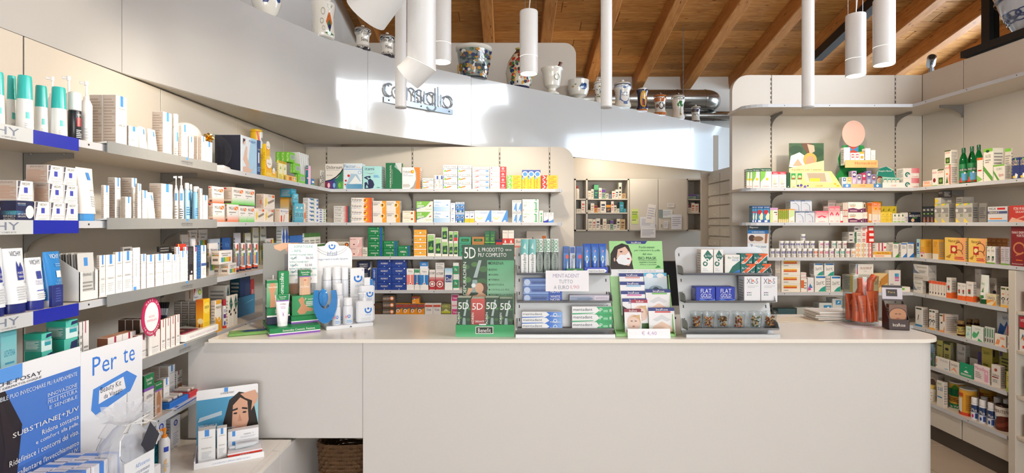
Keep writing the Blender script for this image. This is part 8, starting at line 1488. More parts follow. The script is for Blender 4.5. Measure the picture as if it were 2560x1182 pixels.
# anti-age cream display
rd = tag(empty('cream_display',(-1.19,1.965,PZ),R(28)),'white anti-age cream display with dark haired portrait board','display stand')
q = MB().box(0,.24,0,.17,0,.006,'f0f0f2').box(0,.24,-.004,0,0,.022,'f0f0f2').box(0,.004,0,.17,.006,.03,'e6e6ea'); q.prints((0,-.004,0),(.24,0,0),(0,0,.022),(0,-1,0),[t("LA ROCHE-POSAY L'IMPEGNO DERMATOLOGICO.",.25,.3,.8,.6,'8aa0c0')]); q.build('tray','carton',rd)
wm = [r(0,0,1,.84,'4a98c0'),g(.5,0,1,.84,'58a0c8','9accd8'),p('20160f',(.42,.1),(.42,.4),(.52,.78),(.68,.9),(.82,.86),(.93,.65),(1,.3),(.98,.1)),p('d8a488',(.56,.3),(.58,.68),(.7,.8),(.82,.72),(.84,.4),(.76,.16),(.66,.12)),p('d8a488',(.7,.86),(.95,.9),(1,.8),(.98,.7),(.88,.55),(.9,.72),(.78,.78)),p('1c120e',(.57,.58),(.66,.6),(.66,.63),(.57,.61)),p('1c120e',(.73,.6),(.82,.58),(.82,.61),(.73,.63)),o(.62,.54,.03,'2a1a14',.016),o(.77,.54,.03,'2a1a14',.016),p('c48c70',(.69,.52),(.73,.4),(.66,.4)),o(.7,.27,.065,'c07060',.028),t('LA ROCHE-POSAY',.38,.895,.6,.925,'3a3a4a'),r(.44,.93,.5,1,'sk'),p('b8ccd8',(.02,.48),(.4,.55),(.4,.62),(.05,.55)),t('REDERMIC R',.03,.36,.33,.42,'w'),t("L'efficacia sui segni del foto-invecchiamento",.03,.29,.62,.34,'e6f0f6')]
flat('portrait_board',rd,.225,.245,wm,'f0f0f2',.004,(.0,.16,.006),outline=rnd_out(.03,.03))
on(lrp('REDERMIC',.2),rd,.012,.03,.007,.058,.04,.125,'tall white cream carton with blue tab in the portrait display',name='cream_carton'); on(lrp('REDERMIC',.2),rd,.075,.045,.007,.034,.035,.118,'narrow white cream carton with blue tab in the portrait display',name='cream_carton')
rdm = S('f0f0f2',r(.14,.5,.24,1,'sk'),t('REDERMIC',.52,.5,.75,.62,'4a4a60'),t('R',.8,.5,.84,.65,'c8b0b8'),ln(.4,.2,.9,.4,2,'lg'))
for i in range(2): on(rdm,rd,.112,.085,.007 + .042 * i,.112,.035,.0415,'white flat cream carton in the portrait display, ' + ('lower','upper')[i],name='cream_carton')
on(S('e8402e',r(0,.75,1,1,'f0f0f2'),t('INTENSIVO',.35,.25,.62,.6,'f4e0dc'),top='f2f0f0',side='f0f0f2'),rd,.112,.012,.007,.122,.05,.024,'flat white box with red front in the portrait display',name='cream_carton')
place_thing(tag(MB().tube([(0,0,0),(.02,0,0),(.022,0,0),(.09,0,.002),(.1,0,.003)],[.006,.006,.011,.008,.002],10,c='cfd4d8').build('cream_tube','plastic'),'small silver cream tube lying on the red fronted box','tube'),rd,.118,.045,.042)
# ================================================================ displays on the right bay top shelf
def disp(x0,x1,y0,name,desc,off=0): Y = FR['Q'] + off; o_ = tag(empty(name,(WX(x0,Y),Y,ZS[1])),desc,'display stand'); return o_,WX(x1,Y) - WX(x0,Y),WZ(y0,Y) - ZS[1]
eq,w,h = disp(1989,2106,353,'remedy_display','yellow remedy display with mother and child photo, right bay top shelf')
pic = [r(0,.45,1,1,'3a5a34'),o(.2,.85,.15,'28482a',.1),o(.8,.8,.2,'2c4c2c',.14),p('f0ece6',(0,.48),(.05,.72),(.3,.8),(.5,.7),(.6,.5),(.55,.45)),p('6a4428',(.35,1),(.62,1),(.7,.85),(.55,.75),(.42,.88)),p('dcb094',(.52,.98),(.72,.95),(.74,.82),(.6,.76)),o(.6,.64,.15,'d0a850',.15),o(.61,.61,.1,'d09a78',.11),p('d8a888',(.1,.5),(.25,.66),(.4,.5)),r(0,0,1,.45,'f4e8a8'),p('f4e8a8',(0,.45),(.4,.52),(1,.62),(1,.45)),t('Equilibrio per l anima!',.08,.39,.92,.44,'7a6a20')]
flat('photo_board',eq,w * .76,h,pic,'f4e8a8',.004,(0,.09,0))
q = MB().prism([(0,0),(w,0),(w * .88,h * .2),(w * .76,h * .36),(w * .02,h * .36),(w * .12,h * .2)],.003,c='f4e08a').box(.0,w,0,.08,0,.004,'f0d880'); q.prints((0,0,0),(w,0,0),(0,0,h),(0,-1,0),[p('d8c8b0',(.14,.34),(.7,.34),(.8,.12),(.22,.12)),p('b8a488',(.24,.32),(.62,.32),(.66,.14),(.3,.14)),r(.3,.14,.52,.21,'f0d040'),o(.12,.06,.03,'5a4a9a'),o(.2,.03,.03,'6a5aa8'),o(.05,.05,.025,'4a3a8a'),o(.26,.05,.02,'5a4a9a'),t('LOACKER',.42,.03,.58,.07,'d8604a'),o(.9,.05,.04,'e0b030',.02),o(.84,.09,.03,'e0b030',.02)]); q.build('pocket_front','carton',eq)
hk,w,h = disp(2108,2203,358,'remedy_display','green two tier homeopathic display with orange name bar, right bay top shelf')
out = [(0,0),(1,0),(.95,.3),(.85,.45),(.9,.7),(.78,1),(.22,1),(.1,.7),(.15,.45),(.05,.3)]
flat('back_board',hk,w,h,[r(.36,.6,.64,1,'c84a30'),r(.3,.6,.36,1,'1a7a38'),r(.64,.6,.7,1,'1a7a38'),p('3a88b8',(.36,.98),(.5,.9),(.64,.98),(.64,.84),(.5,.9),(.36,.84))],'1f8a40',.005,(0,.1,0),outline=out)
flat('header_oval',hk,w * .62,.2,[],'e6b8a4',.005,(w * .19,.095,h * .96),outline=[(.5 + .5 * math.cos(a),.5 + .5 * math.sin(a)) for a in [2 * math.pi * i / 28 for i in range(28)]])
MB().box(w * .08,w * .92,.02,.1,h * .51,h * .52,'1a7a38').box(0,w,0,.1,0,.004,'e09a58').build('tiers','carton',hk)
flat('name_bar',hk,w * .86,h * .17,[t('Homeokind',.3,.4,.95,.8,'d8542a'),t('omeopatia per bambini',.3,.12,.9,.26,'c8743a')],'f0b878',.004,(w * .08,.012,h * .46),outline=rnd_out(.04,.2)); flat('front_lip',hk,w,h * .08,[r(0,0,.2,1,'4a88c8'),r(.8,0,1,1,'4a88c8'),o(.1,.5,.35,'f0f0e8'),o(.9,.5,.35,'f0f0e8'),t('LOACKER',.42,.3,.58,.7,'d8604a')],'f0b878',.003,(0,0,.0045))
cols = ['cfe0ea','f0d090','c8a8c8','b8b0c8','a84a6a','8a88b0','9a9ac0','b8c8d8']
for i in range(7): on(S(cols[i],r(.2,.62,.8,.92,('2a5a90','e09a30','3a3a70','2a2a50','c8305a','4a4a80','8a2a40')[i]),o(.5,.78,.08,'efe0d0'),ln(.2,.15,.8,.5,4,'w')),hk,w * (.04 + .13 * i),.03,.0045,w * .125,.04,h * (.24 if i in (0,1) else .3 + .04 * (i % 3)),f'small coloured remedy carton on the lower tier of the green display, {NUM[i]}',name='remedy_carton',grp='remedy cartons lower tier')
for i,(x,ww,hh) in enumerate(((0.09,.17,.4),(.27,.11,.28),(.39,.11,.28),(.51,.12,.3),(.66,.14,.38),(.81,.12,.34))): on(S('f2ece6',*( [r(.2,.6,.8,.9,'c8405a'),o(.5,.75,.08,'efe0d0')] if i in (1,2) else [r(0,.85,1,1,'f0b040'),r(.2,.5,.8,.7,'e8a030')] if i == 3 else [ln(.3,.2,.6,.7,3,'lg')])),hk,w * x,.03,h * .521,w * ww * .96,.04,h * hh,f'small white remedy carton on the upper tier of the green display, {NUM[i]}',name='remedy_carton',grp='remedy cartons upper tier')
rl,w,h = disp(2207,2254,414,'remedy_display','small mint green remedy display with rounded header, right bay top shelf')
flat('header',rl,w,h,[p('1f8a7a',(0,.55),(.1,.9),(.5,1),(.9,.8),(1,.5)),t('Respiro libero!',.1,.74,.8,.84,'w'),o(.15,.45,.16,'6a3024'),o(.14,.38,.12,'e0b098')],'bfe0d0',.004,(0,.06,0),outline=[(0,0),(1,0),(1,.6),(.85,.88),(.55,1),(.2,.95),(0,.75)]); MB().box(0,w * 1.1,0,.003,0,h * .25,'f0f0ec').box(0,w * 1.1,0,.06,0,.003,'f0f0ec').prints((0,0,0),(w * 1.1,0,0),(0,0,h * .25),(0,-1,0),[t('LOACKER',.4,.3,.65,.6,'d8604a')]).build('tray','carton',rl)
for i in range(4): on(S('a8d8c8',r(.15,.4,.85,.9,'2a8a78'),o(.5,.65,.16,'f0e0d4')),rl,w * (.08 + .22 * i),.008,.0035,w * .2,.03,h * .44,f'tiny mint carton in the small display, {NUM[i]}',name='remedy_carton',grp='mint remedy cartons')
mc = empty('standing_card',(WX(1869,3.84),3.84,ZS[3])); tag(mc,'standing card with dark header and large seven, right bay third shelf','sign')
flat('card',mc,WX(1922,3.84) - WX(1869,3.84),WZ(563,3.84) - ZS[3],[r(0,.85,1,1,'20343c'),t('Magnesium',.1,.9,.5,.96,'w'),r(0,.74,1,.85,'1f6aa8'),t('La soluzione immediata',.2,.77,.8,.82,'w'),r(0,.44,1,.74,'d8d0cc'),o(.2,.6,.1,'4a3028'),o(.5,.58,.16,'8a6a50',.08),p('9a6a4c',(.8,.44),(.9,.44),(.95,.74),(.82,.74)),t('7',.12,.28,.24,.4,'1f6aa8'),t('Sali Dr. Schussler',.38,.3,.88,.37,'6a9ab0'),r(.02,.3,.1,.32,'1f6aa8')],'dfe2e4',.004,outline=rnd_out(.1,.06))
# ================================================================ back room
cb = tag(empty('wall_cabinet',(0,6.15,0)),'cream wall cabinet with open cubbies and two doors in the back room','cabinet')
cz = lambda y: WZ(y,6.15); cx = lambda x: WX(x,6.15)
MB().box(cx(1436),cx(1758),.26,.27,cz(577),cz(447)).build('back_panel','panel',cb)
for x0,x1,y0,y1,nm in ((1436,1758,447,450,'top_board'),(1436,1758,574,577,'bottom_board'),(1440,1570,496.5,499.5,'shelf'),(1440,1570,531,534,'shelf'),(1718,1755,497.5,500,'shelf'),(1718,1755,531,534,'shelf')): MB().box(cx(x0),cx(x1),.0,.26,cz(y1),cz(y0)).build(nm,'panel',cb)
for x in (1436,1465,1569,1716,1755): MB().box(cx(x),cx(x + 4),.0,.26,cz(577),cz(447)).build('divider','panel',cb)
for x0,x1,hx in ((1573.5,1644,1637),(1645,1716,1652)):
    dr = MB().bbox(cx(x0),cx(x1),-.02,-.001,cz(575),cz(448)).build('door','panel',cb); MB().tube([(cx(hx),-.02,cz(567)),(cx(hx),-.04,cz(567)),(cx(hx),-.04,cz(562)),(cx(hx),-.02,cz(562))],.004,6).build('handle','steel',dr)
bkc = [('ece4d6','c8a080'),('e6dcc8','8a8a88'),('2a5a58','58b078'),('efe4d8','d86a5a'),('8ab090','pu'),('e2d8c4','k'),('5a6a80','gy'),('e8e0d0','rd'),('efe8dc','nv'),('c8a878','br'),('e89a3a','dr'),('2a9098','lb'),('3a2a3a','e8a030')]
names = 'cream,beige,dark green,white and red,pale green,oat coloured,slate,white,ivory,tan,orange,teal,plum'.split(',')
row = lambda yb,items: [(a,b,c,yb,k_) for a,b,c,k_ in items]
rm_ = random.Random(9); seen = {}
for xs0,xs1,yb,tops,rn in ((1470,1568,496.5,((8,20,0),(7,24,1),(12,36,2),(8,27,3),(9,25,4),(8,13,5),(8,12,6),(9,19,7),(8,23,8),(8,40,5),(10,13,9)),'upper cubby'),(1470,1568,531,((7,6,1),(9,23,0),(8,18,10),(7,12,7),(15,28,8),(12,20,12),(7,28,3),(7,18,5),(7,10,1),(11,26,11),(6,10,11)),'middle cubby'),(1470,1568,574,((12,27,1),(8,26,7),(11,28,8),(6,12,5),(10,27,0),(9,14,1),(8,24,4),(8,13,8),(9,27,5),(13,26,9)),'lower cubby'),(1441,1464,531,((12,9,1),(11,30,3)),'narrow middle cubby'),(1719,1754,497,((22,12,4),(12,13,6)),'right upper cubby'),(1719,1754,531,((10,12,0),(9,24,7),(10,22,3)),'right middle cubby')):
    x = xs0
    for i,(pw_,ph_,ci) in enumerate(tops):
        c1,c2 = bkc[ci]; w_ = (cx(x + pw_) - cx(x)) * .96; me = carton_mesh(S(c1,r(0,.62,1,.95,c2) if ci in (2,4,12,10) else r(.2,.6,.8,.75,c2),ln(.2,.15,.8,.5,2,c2)),w_,cz(yb - ph_) - cz(yb),.08,'storeroom_carton'); ob = link('storeroom_carton',me,None,(cx(x + pw_ / 2),6.16,cz(yb) + .0002))
        tag(ob,f'{names[ci]} carton in the {rn}, {NUM[i] if i < 8 else ("ninth", "tenth", "eleventh")[i - 8]} along','box','cartons in back room cubbies'); x += pw_
for x,w_,yt,yb,c1,c2,d_ in ((1445,9,464,496.5,'efe6da','b03a34','narrow upper cubby'),(1723,8,504,531,'e090b0','efeae6','right middle cubby, pink')): lobj('small bottle in the ' + d_,'bottle','bottle',(cx(x),6.2,cz(yb) + .0002),bottle_parts(w_ / 2 * 6.2 / F,cz(yt) - cz(yb),c1,c2,capf=.2,capr=.5))
for i,(x0,x1,y0,y1,c_,rz,d_) in enumerate(((1577,1595,522,560,'dce890',.0,'lime green flyer taped to the cabinet door'),(1599,1637,542,569,'e8e8ee',.0,'white form taped to the left cabinet door'),(1612,1632,509,556,'ece6e0',.16,'long receipt hanging across the left cabinet door'),(1600,1637,569,594,'f0f0f4',.0,'white form hanging below the cabinet'),(1666,1684,508,518,'f0e8dc',.0,'small note high on the right cabinet door'),(1645,1679,524,544,'e2e8e6',.0,'wide card with picture on the right door'),(1657,1668,552,570,'e6e4e6',.0,'narrow ticket by the door handle'),(1676,1702,536,573,'e8eaf4',.0,'white sheet pinned low on the right door'))):
    q = MB().box(0,cx(x1) - cx(x0),0,.001,0,cz(y0) - cz(y1),c_).prints((0,0,0),(cx(x1) - cx(x0),0,0),(0,0,cz(y0) - cz(y1)),(0,-1,0),[ln(.1,.2,.9,.85,5,'b8b8c8' if i else '6a8a2a')] + ([r(.1,.35,.9,.6,'b8d840')] if i == 0 else [r(0,0,.3,1,'8a9a98')] if i == 5 else [])); lobj(d_,'paper','paper_note',(cx(x0),6.15 - .023 - .0015 * i,cz(y1)),[('sheet',q,'carton')],(0,rz,0))
dcab = tag(empty('drawer_cabinet'),'tall cream drawer cabinet in the back room doorway','cabinet'); DX = 2.335
MB().box(DX + .02,DX + .08,5.3,6.1,.3,2.13).build('carcass','panel',dcab); MB().bbox(2.26,DX + .08,6.105,6.14,.0,2.13).build('post','panel',dcab)
for y0,y1 in ((439,459),(462.5,490),(495.5,514),(518.6,545),(550.5,562.6),(570,588),(596.7,613),(620,640)):
    for a,b in ((5.76,6.09),(5.31,5.755)):
        dw = MB().bbox(DX,DX + .019,a,b - .004,WZ(y1,6.08),WZ(y0,6.08)).build('drawer','panel',dcab)
        MB().box(DX - .0006,DX,a + .1,a + .17,WZ(y1,6.08) + .03,WZ(y1,6.08) + .045,'dfe4d0').build('label_card','carton',dw)
# ================================================================ ducts
dt = tag(empty('air_duct',(0,6.52,WZ(249,6.52))),'large shiny round air duct along the far wall','duct')
xe = WX(1760,6.52); MB().tube([(.3,0,0),(xe,0,0)] + [(xe + .12 * math.sin(R(a)),.12 - .12 * math.cos(R(a)),0) for a in (15,30,45,60,75,90)] + [(xe + .12,.155,0)],.122,24).build('pipe','duct',dt)
for x in (.9,1.5,2.1,xe): MB().tube([(x - .006,0,0),(x + .006,0,0)],.126,24).build('seam_ring','duct',dt)
dt2 = tag(empty('air_duct',(0,6.62,WZ(290,6.62))),'thin shiny air duct running to the right','duct'); MB().tube([(WX(1690,6.62),0,0),(4.2,0,0)],.062,20).build('pipe','duct',dt2)
for x in (2.35,2.6): MB().tube([(x - .005,0,0),(x + .005,0,0)],.065,20).build('seam_ring','duct',dt2)
# ================================================================ lamps
for i,x in enumerate((1002,1516,2020)):
    X = WX(x,2.5); st = math.sqrt(1 + ((x - VX) / F) ** 2); tb = tag(empty('tube_pendant',(X,2.5,WZ(270,2.5))),('long thin white tube pendant beside the letter sign','long thin white tube pendant over the toothpaste rack','long thin white tube pendant on the right of the counter')[i],'lamp')
    MB().lathe([(.022,.01),(.027,.006),(.027,0),(.027,1.25),(.02,1.26)],n=24,cap=False).build('tube','lamp_paint',tb); MB().lathe([(.024,.012),(.0,.0125)],n=20,cap=False).build('socket','steel',tb); MB().tube([(0,0,1.25),(0,0,ceil_z(2.5) - WZ(270,2.5) - .0)],.003,6).build('cable','cord',tb)
def pendant(x,Y,zb,desc,tgt,power,rad=.053,L_=.36,glow=True,tilt=None):
    X = WX(x,Y); pn = tag(empty('pendant_lamp',(X,Y,zb)),desc,'lamp'); zt = ceil_z(Y) - zb
    MB().lathe([(rad * .86,.02),(rad * .92,0),(rad,0),(rad,L_ * .27)],n=32,cap=False).build('head','lamp_paint',pn); MB().lathe([(rad,L_ * .275),(rad,L_),(rad * .97,L_ + .004),(0,L_ + .004)],n=32,cap=False).build('housing','lamp_paint',pn)
    MB().lathe([(rad * .86,.018),(0,.02)],n=24,cap=False).build('bulb','bulb',pn)
    q = MB()
    for a in (0,120,240): q.tube([(rad * .8 * math.cos(R(a)),rad * .8 * math.sin(R(a)),L_),(rad * .8 * math.cos(R(a)),rad * .8 * math.sin(R(a)),zt)],.0009,4)
    q.build('suspension_wires','steel',pn); MB().tube([(0,0,L_),(.01,0,L_ + .1),(-.005,0,L_ + .3),(0,0,zt)],.003,6).build('cable','cord',pn); MB().lathe([(.05,zt - .03),(.05,zt),(0,zt)],n=20,cap=False).build('ceiling_rose','lamp_paint',pn)
    spot('spot_' + str(x),(X,Y,zb - .01),tgt,power,100,.7); return pn
pendant(1322,3.04,2.40,'white cylinder pendant lamp hanging before the cream screen',(-.2,4.2,1.2),26); pendant(2139,3.1,2.405,'white cylinder pendant lamp, nearer the counter end',(2.6,4.1,1.3),22); pendant(2210,2.9,2.41,'white cylinder pendant lamp, rightmost',(3.2,3.4,1.0),26); pendant(1104,2.85,2.41,'white cylinder pendant lamp half hidden behind the swivel lamp',(-.6,4.2,1.3),26)
def swivel(x,Y,zj,desc,ang,tgt,power,rad=.055,hl=.12,up=.9):
    X = WX(x,Y); sw = tag(empty('swivel_lamp',(X,Y,zj)),desc,'lamp'); n = 28; ca,sa = math.cos(ang),math.sin(ang); cut = lambda a: -rad * .5 * math.cos(a - ang)
    q = MB(); ring = [2 * math.pi * i / n for i in range(n)]
    q.add([(rad * math.cos(a),rad * math.sin(a),-cut(a)) for a in ring] + [(rad * math.cos(a),rad * math.sin(a),up) for a in ring],[(i,(i+1) % n,n + (i+1) % n,n + i) for i in range(n)],smooth=True); q.build('housing','lamp_paint',sw)
    dirv = Vector((ca * .75,sa * .75,-.62)).normalized(); q = MB()
    q.add([(rad * math.cos(a),rad * math.sin(a),-cut(a) - .001) for a in ring] + [tuple(Vector((rad * math.cos(a),rad * math.sin(a),-cut(a))) - dirv * dirv.dot(Vector((rad * math.cos(a),rad * math.sin(a),-cut(a)))) + dirv * hl) for a in ring],[(i,n + i,n + (i+1) % n,(i+1) % n) for i in range(n)],smooth=True); q.build('swivel_head','lamp_paint',sw)
    q = MB(); q.add([tuple(Vector((rad * math.cos(a),rad * math.sin(a),-cut(a))) * .93 - dirv * dirv.dot(Vector((rad * math.cos(a),rad * math.sin(a),-cut(a))) * .93) + dirv * (hl - .012)) for a in ring],[tuple(range(n))]); q.build('bulb','bulb',sw)
    MB().tube([(0,0,up),(0,0,ceil_z(Y) - zj)],.004,6).build('cable','cord',sw)
    spot('spot_' + str(x),Vector((X,Y,zj)) + dirv * (hl + .01),tgt,power,85,.6)
swivel(1054,2.0,2.14,'white swivel spotlight turned towards the left wall, in front of the sign',R(165),(-1.6,1.75,1.75),30,hl=.075); swivel(965,1.75,2.325,'white swivel spotlight cut off by the top of the photo',R(150),(-1.5,2.7,1.6),30,rad=.075,hl=.12)
# ================================================================ jars on the fascia ledge
def ledge(px,back=.11):
    i = on_fascia(px); nn = fnorm(i); p_ = FC[i] - nn * back; d_ = p_.y; return Vector((WX(px,d_),d_,FZ1 - .0038))
def pot(px,x0,x1,yt,prof,cols,desc,deco=(),lid=None,hand=None,back=0,name='apothecary_jar',cat='jar',span=75):
    P_ = ledge(px,.022 + (x1 - x0) * .0011); rad = (x1 - x0) / 2 * P_.y / F / math.sqrt(1 + ((px - VX) / F) ** 2); h = WZ(yt,P_.y) - P_.z
    if lid: h0 = h * lid[0]
    else: h0 = h
    q = MB().lathe([(a * rad,b * h0) for a,b in prof],n=28,cols=[cols[i % len(cols)] for i in range(len(prof) - 1)],cap=False); q.lathe([(prof[0][0] * rad,0),(.0001,0)],n=28,c=cols[0],cap=False)
    if deco:
        def rf(v):
            for (a,b),(c,d) in zip(prof,prof[1:]):
                if b <= v <= d and d > b: return (a + (c - a) * (v - b) / (d - b)) * rad
            return rad
        curved_print(q,rf,0,h0,-span,span,list(deco))
    parts = [('pot_body',q,'glaze')]
    if lid: parts.append(('lid',MB().lathe([(a * rad,h0 + b * (h - h0)) for a,b in lid[1]],n=24,cols=lid[2],cap=False),'glaze'))
    if hand: parts.append(hand(rad,h))
    lobj(desc,cat,name,P_,parts,math.atan2(-P_.x,P_.y) * 1.0 + .25)
W1,W2,DK = 'e6e2d8','f0ece2','3a3a42'
alb = [(.8,0),(.95,.06),(.95,.14),(.8,.25),(.76,.5),(.8,.72),(.97,.86),(.97,.93),(.7,.96),(.72,1)]
rs3 = random.Random(4); dots = lambda n,cs,v0=.1,v1=.9,s_=.05: [o(.08 + .84 * rs3.random(),v0 + (v1 - v0) * rs3.random(),s_ * (.5 + rs3.random()),rs3.choice(cs)) for _ in range(n)]
lidk = lambda c: (.8,[(.9,0),(.98,.08),(.9,.35),(.5,.6),(.15,.68),(.2,.8),(.2,.95),(0,1)],c)
pot(666,626,706,-42,[(.55,0),(.7,.1),(.95,.4),(1,.65),(.9,.85),(.6,.96),(.65,1)],[W2],'white painted vase with blue scroll, cut by the top of the photo',[p('2a3a80',(.3,.3),(.4,.5),(.35,.6),(.5,.42),(.44,.3)),o(.7,.55,.12,'5a7a4a'),o(.62,.6,.08,'d8a040'),o(.75,.45,.07,'3a5a90')],back=.13)
pot(808,776,840,-22,[(.85,0),(.95,.05),(.9,.2),(.86,.45),(.97,.66),(.97,.72),(.62,.78),(.62,.82),(.8,.86),(.8,1)],[W2],'tall white jar painted with a peacock feather',[p('c86a30',(.5,.3),(.62,.55),(.74,.3),(.62,.1)),p('3a6a50',(.54,.24),(.62,.36),(.7,.24),(.62,.08)),o(.62,.2,.05,'2a2a60'),ar(.4,.5,.07,.055,0,360,'a8a890'),ar(.36,.3,.06,.045,0,360,'a8a890'),ar(.42,.15,.05,.04,0,360,'a8a890'),ar(.62,.66,.08,.06,180,360,'8a8a70'),p('5a7a40',(.45,.06),(.6,.1),(.8,.05),(.6,.02))],back=.12)
for px,x0,x1,yt,nm,d_ in ((907,886,928,64,'Sena','nearer the peacock jar'),(968,949,988,82,'Manna','beside the thin tube lamp')): pot(px,x0,x1,yt,alb,[DK,DK,'c8c4bc',W2,W2,'c8c4bc',DK,DK,W1],'small lidded jar with dark leaf bands, ' + d_,dots(30,['d8d4cc','8a8a8a'],.06,.24,.03) + dots(30,['d8d4cc','8a8a8a'],.74,.92,.03) + [t(nm,.3,.42,.75,.58,'2a2a2a')],lidk([W1,'6a5a50','6a5a50',W1,W1,W1,W1]),back=.09)
ringh = lambda rad,h: ('ring_handle',MB().tube([(-rad * .93 + .0,-.03 - .0 * a,0) for a in (0,)] + [(-rad * .92,-.012,h * .42)],.004,5).tube([(-rad * .84 + .018 * math.cos(R(a)) * .3,-rad * .38 - .018 * math.cos(R(a)),h * .3 + .03 * math.sin(R(a))) for a in range(0,360,30)],.006,6,closed=True),'gold')
pot(1185,1139,1231,122,[(.66,0),(.7,.05),(.85,.5),(.93,.88),(1,.92),(1,1),(.9,.98)],['2a3440','8a948c','8a948c',W1,W1,W1],'wide painted bucket pot with ring handle and brown floral pattern',dots(130,['2a3a6a','c8903a','4a6a4a','a85a3a','e6e0d0','2a3440'],.08,.84,.042),hand=ringh,name='bucket_pot',cat='pot',back=.13)
pot(1298,1264,1333,122,[(.6,0),(.75,.06),(.9,.18),(1,.4),(.85,.65),(.5,.84),(.25,.93),(.22,.97),(.3,1)],['2a3050',W1,'d8d0b8','d8d0b8','d8d0b8','5a3a2a','3a4a3a','d8c060'],'bulbous painted vase behind a pendant lamp',dots(100,['c83a2a','e0a830','2a3a6a','4a7a4a','3a2a2a'],.1,.8,.035) + [p('a83028',(.3,.66),(.4,.74),(.5,.66),(.4,.58))],name='vase',cat='vase',back=.12)
pest = lambda rad,h: ('pestle',MB().tube([(rad * .1,.0,h * .6),(rad * .75,0,h * 1.2),(rad * .8,0,h * 1.26)],[.016,.014,.018],10,c='6a3a22'),'plastic')
pot(1380,1352,1408,172,[(.6,0),(.66,.05),(.35,.15),(.35,.22),(.7,.32),(.82,.6),(.86,.85),(1,.95),(1,1),(.88,.98),(.75,.6),(0,.45)],[W2],'white mortar with wooden pestle on the ledge',[ar(.62,.62,.13,.1,0,360,'8a8a60'),p('c8a850',(.55,.75),(.7,.78),(.62,.84))],hand=pest,name='mortar',cat='mortar')
pot(1446,1420,1473,202,[(.5,0),(.55,.04),(.35,.12),(.8,.25),(1,.55),(.98,.9),(1,.96),(1,1),(.9,.97),(.8,.5),(0,.3)],[W1],'white bowl painted with blue flowers',[o(.6,.6,.14,'4a6aa0'),o(.66,.7,.08,'2a4a80'),p('4a6a90',(.45,.6),(.55,.8),(.58,.6)),o(.2,.6,.05,'c8a860'),o(.3,.7,.04,'8a9a70')],name='bowl',cat='bowl')
pot(1498,1484,1512,197,alb,[W1],'slim patterned jar partly behind a tube lamp',dots(50,['3a4a3a','6a6a60','c8b890'],.1,.85,.04),lidk([W1]))
pot(1556,1533,1579,200,alb,[W2,W2,W2,W2,W2,W2,'c0c8dc',W2,W1],'large lidded white jar with blue drug label',[ar(.55,.5,.3,.26,200,340,'4a6aa8'),t('Sena',.35,.6,.72,.68,'3a4a80'),t('Folia',.38,.48,.7,.56,'3a4a80'),o(.5,.84,.08,'6a88b8',.04),o(.55,.16,.1,'5a7ab0',.06),p('5a7ab0',(.25,.3),(.3,.75),(.36,.75),(.31,.3))],lidk(['8a9ab8',W1,W1,'b8a890',W1,W1,W1]))
pot(1606,1591,1623,222,alb,['c8783a','2a2a48','2a2a48','2a2a48','2a2a48','2a2a48','2a2a48',W1,W1],'navy jar with golden saint medallion',[o(.5,.5,.28,'e0a840',.36),p('4a3a6a',(.4,.22),(.62,.22),(.58,.55),(.42,.55)),p('c84a3a',(.4,.22),(.5,.22),(.5,.5)),o(.5,.64,.07,'e0b090'),ar(.5,.65,.13,.11,0,360,'f0d070')])
pot(1650,1633,1667,232,alb,['c8743a','c8743a',W1,W1,W1,'c8743a','c8743a',W1,W1],'short white jar with orange bands and lid',[ar(.5,.5,.2,.14,0,360,'4a4a4a'),o(.2,.5,.1,'8a6a5a'),o(.8,.5,.1,'8a6a5a')],lidk(['c8743a','c8743a','c09080','b87a5a','6a3a2a','6a3a2a','6a3a2a']))
pot(1695,1677,1713,232,alb,[W2],'white jar painted with a green plant, under the chain',[o(.58,.72,.14,'3a7a38',.1),o(.45,.66,.1,'4a8a40',.08),o(.7,.64,.1,'3f8040',.08),r(.56,.28,.6,.62,'7a8a50'),o(.58,.22,.06,'a88a50'),t('TUCOMAN',.2,.88,.8,.94,'3a3a3a')],lidk([W1,W1,W1,'6a4a3a','5a3a2a','5a3a2a','5a3a2a']))
pot(1739,1727,1753,262,alb,[W1,'5a4a48',W1,W1,W1,'5a4a48','4a3a60',W1,W1],'smallest lidded jar at the right end of the ledge',[t('Salvia',.2,.5,.8,.64,'3a3a40')],lidk(['5a4a48',W1,'5a4a48',W1,W1,W1,W1]))
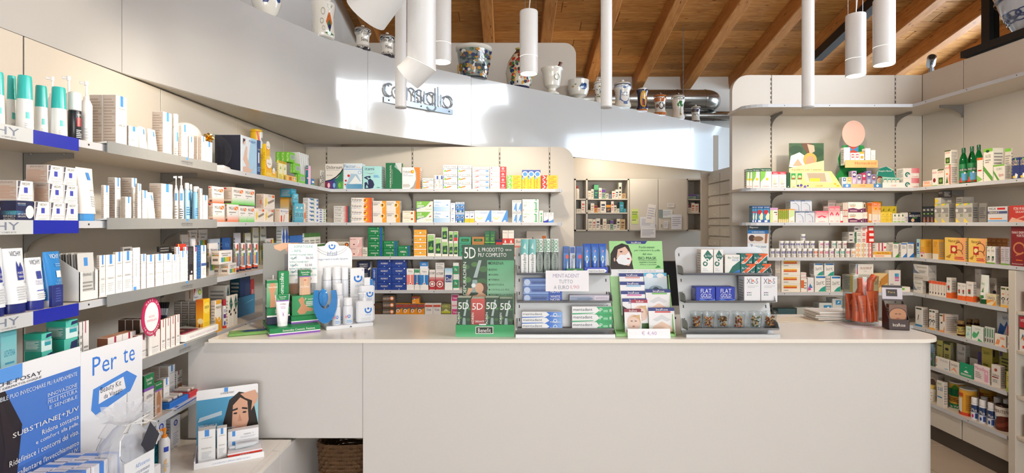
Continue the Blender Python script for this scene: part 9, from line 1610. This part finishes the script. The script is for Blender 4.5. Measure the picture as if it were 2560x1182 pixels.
# hanging chain
q = MB(); Yc = 5.75; z = ceil_z(Yc) - .01; k = 0; X = WX(1708,Yc); zl = WZ(242,Yc)
while z > zl: q.tube([((.006 if k % 2 else 0) * math.cos(a),(0 if k % 2 else .006) * math.cos(a),.014 * math.sin(a)) for a in [i * math.pi / 4 for i in range(8)]],.0022,4,closed=True); [q.v.__setitem__(i,(q.v[i][0],q.v[i][1],q.v[i][2] + z - zl)) for i in range(len(q.v) - 32,len(q.v))]; z -= .023; k += 1
lobj('thin steel chain hanging from a ceiling beam','chain','chain',(X,Yc,zl),[('links',q,'steel')])
# big blue and white pot and security camera above the right wall
Xp,Yp = 3.49,3.4; P_ = MB().lathe([(.0,0),(.13,0),(.14,.03),(.2,.16),(.25,.32),(.24,.46),(.15,.56),(.17,.6)],n=32,cols=['5a6a88','5a6a88','b8bcc4','b8bcc4','b8a890','b8bcc4','b8bcc4'],cap=False)
curved_print(P_,lambda v: .14 + .46 * (.44 * v - .02) if v < .34 else .2 + .31 * (.44 * v - .15) if v < .7 else .25 - .07 * (.44 * v - .31),.01,.44,-170,120,[ar(.05 + .075 * i,.26,.06,.045,0,360,'2a3a68') for i in range(13)] + [ar(.09 + .075 * i,.2,.05,.035,0,360,'2a3a68') for i in range(12)] + [t('CAMELLIA-TEA',.28,.62,.75,.72,'3a3a48'),r(0,.5,1,.53,'2a3a68'),r(0,.8,1,.83,'2a3a68')]); lobj('large blue and white lettered pot above the right wall','pot','ceramic_pot',(Xp,Yp,2.7702),[('pot_body',P_,'glaze')],-.8)
cm = tag(empty('security_camera',(WX(2328,4.155),4.155,2.7072)),'silver security camera on a short post above the right wall','camera')
MB().lathe([(.018,0),(.018,.06),(.008,.065),(.008,.09)],n=14).build('post','steel',cm); q = MB().tube([(0,-.06,0),(0,-.055,0),(0,.05,0),(0,.06,0)],[.026,.03,.03,.024],18).build('body','steel',cm,(0,0,.115)); q.rotation_euler = (R(-20),0,R(-35)); q2 = MB().tube([(0,-.066,0),(0,-.06,0)],.021,16).build('lens','black_frame',q)
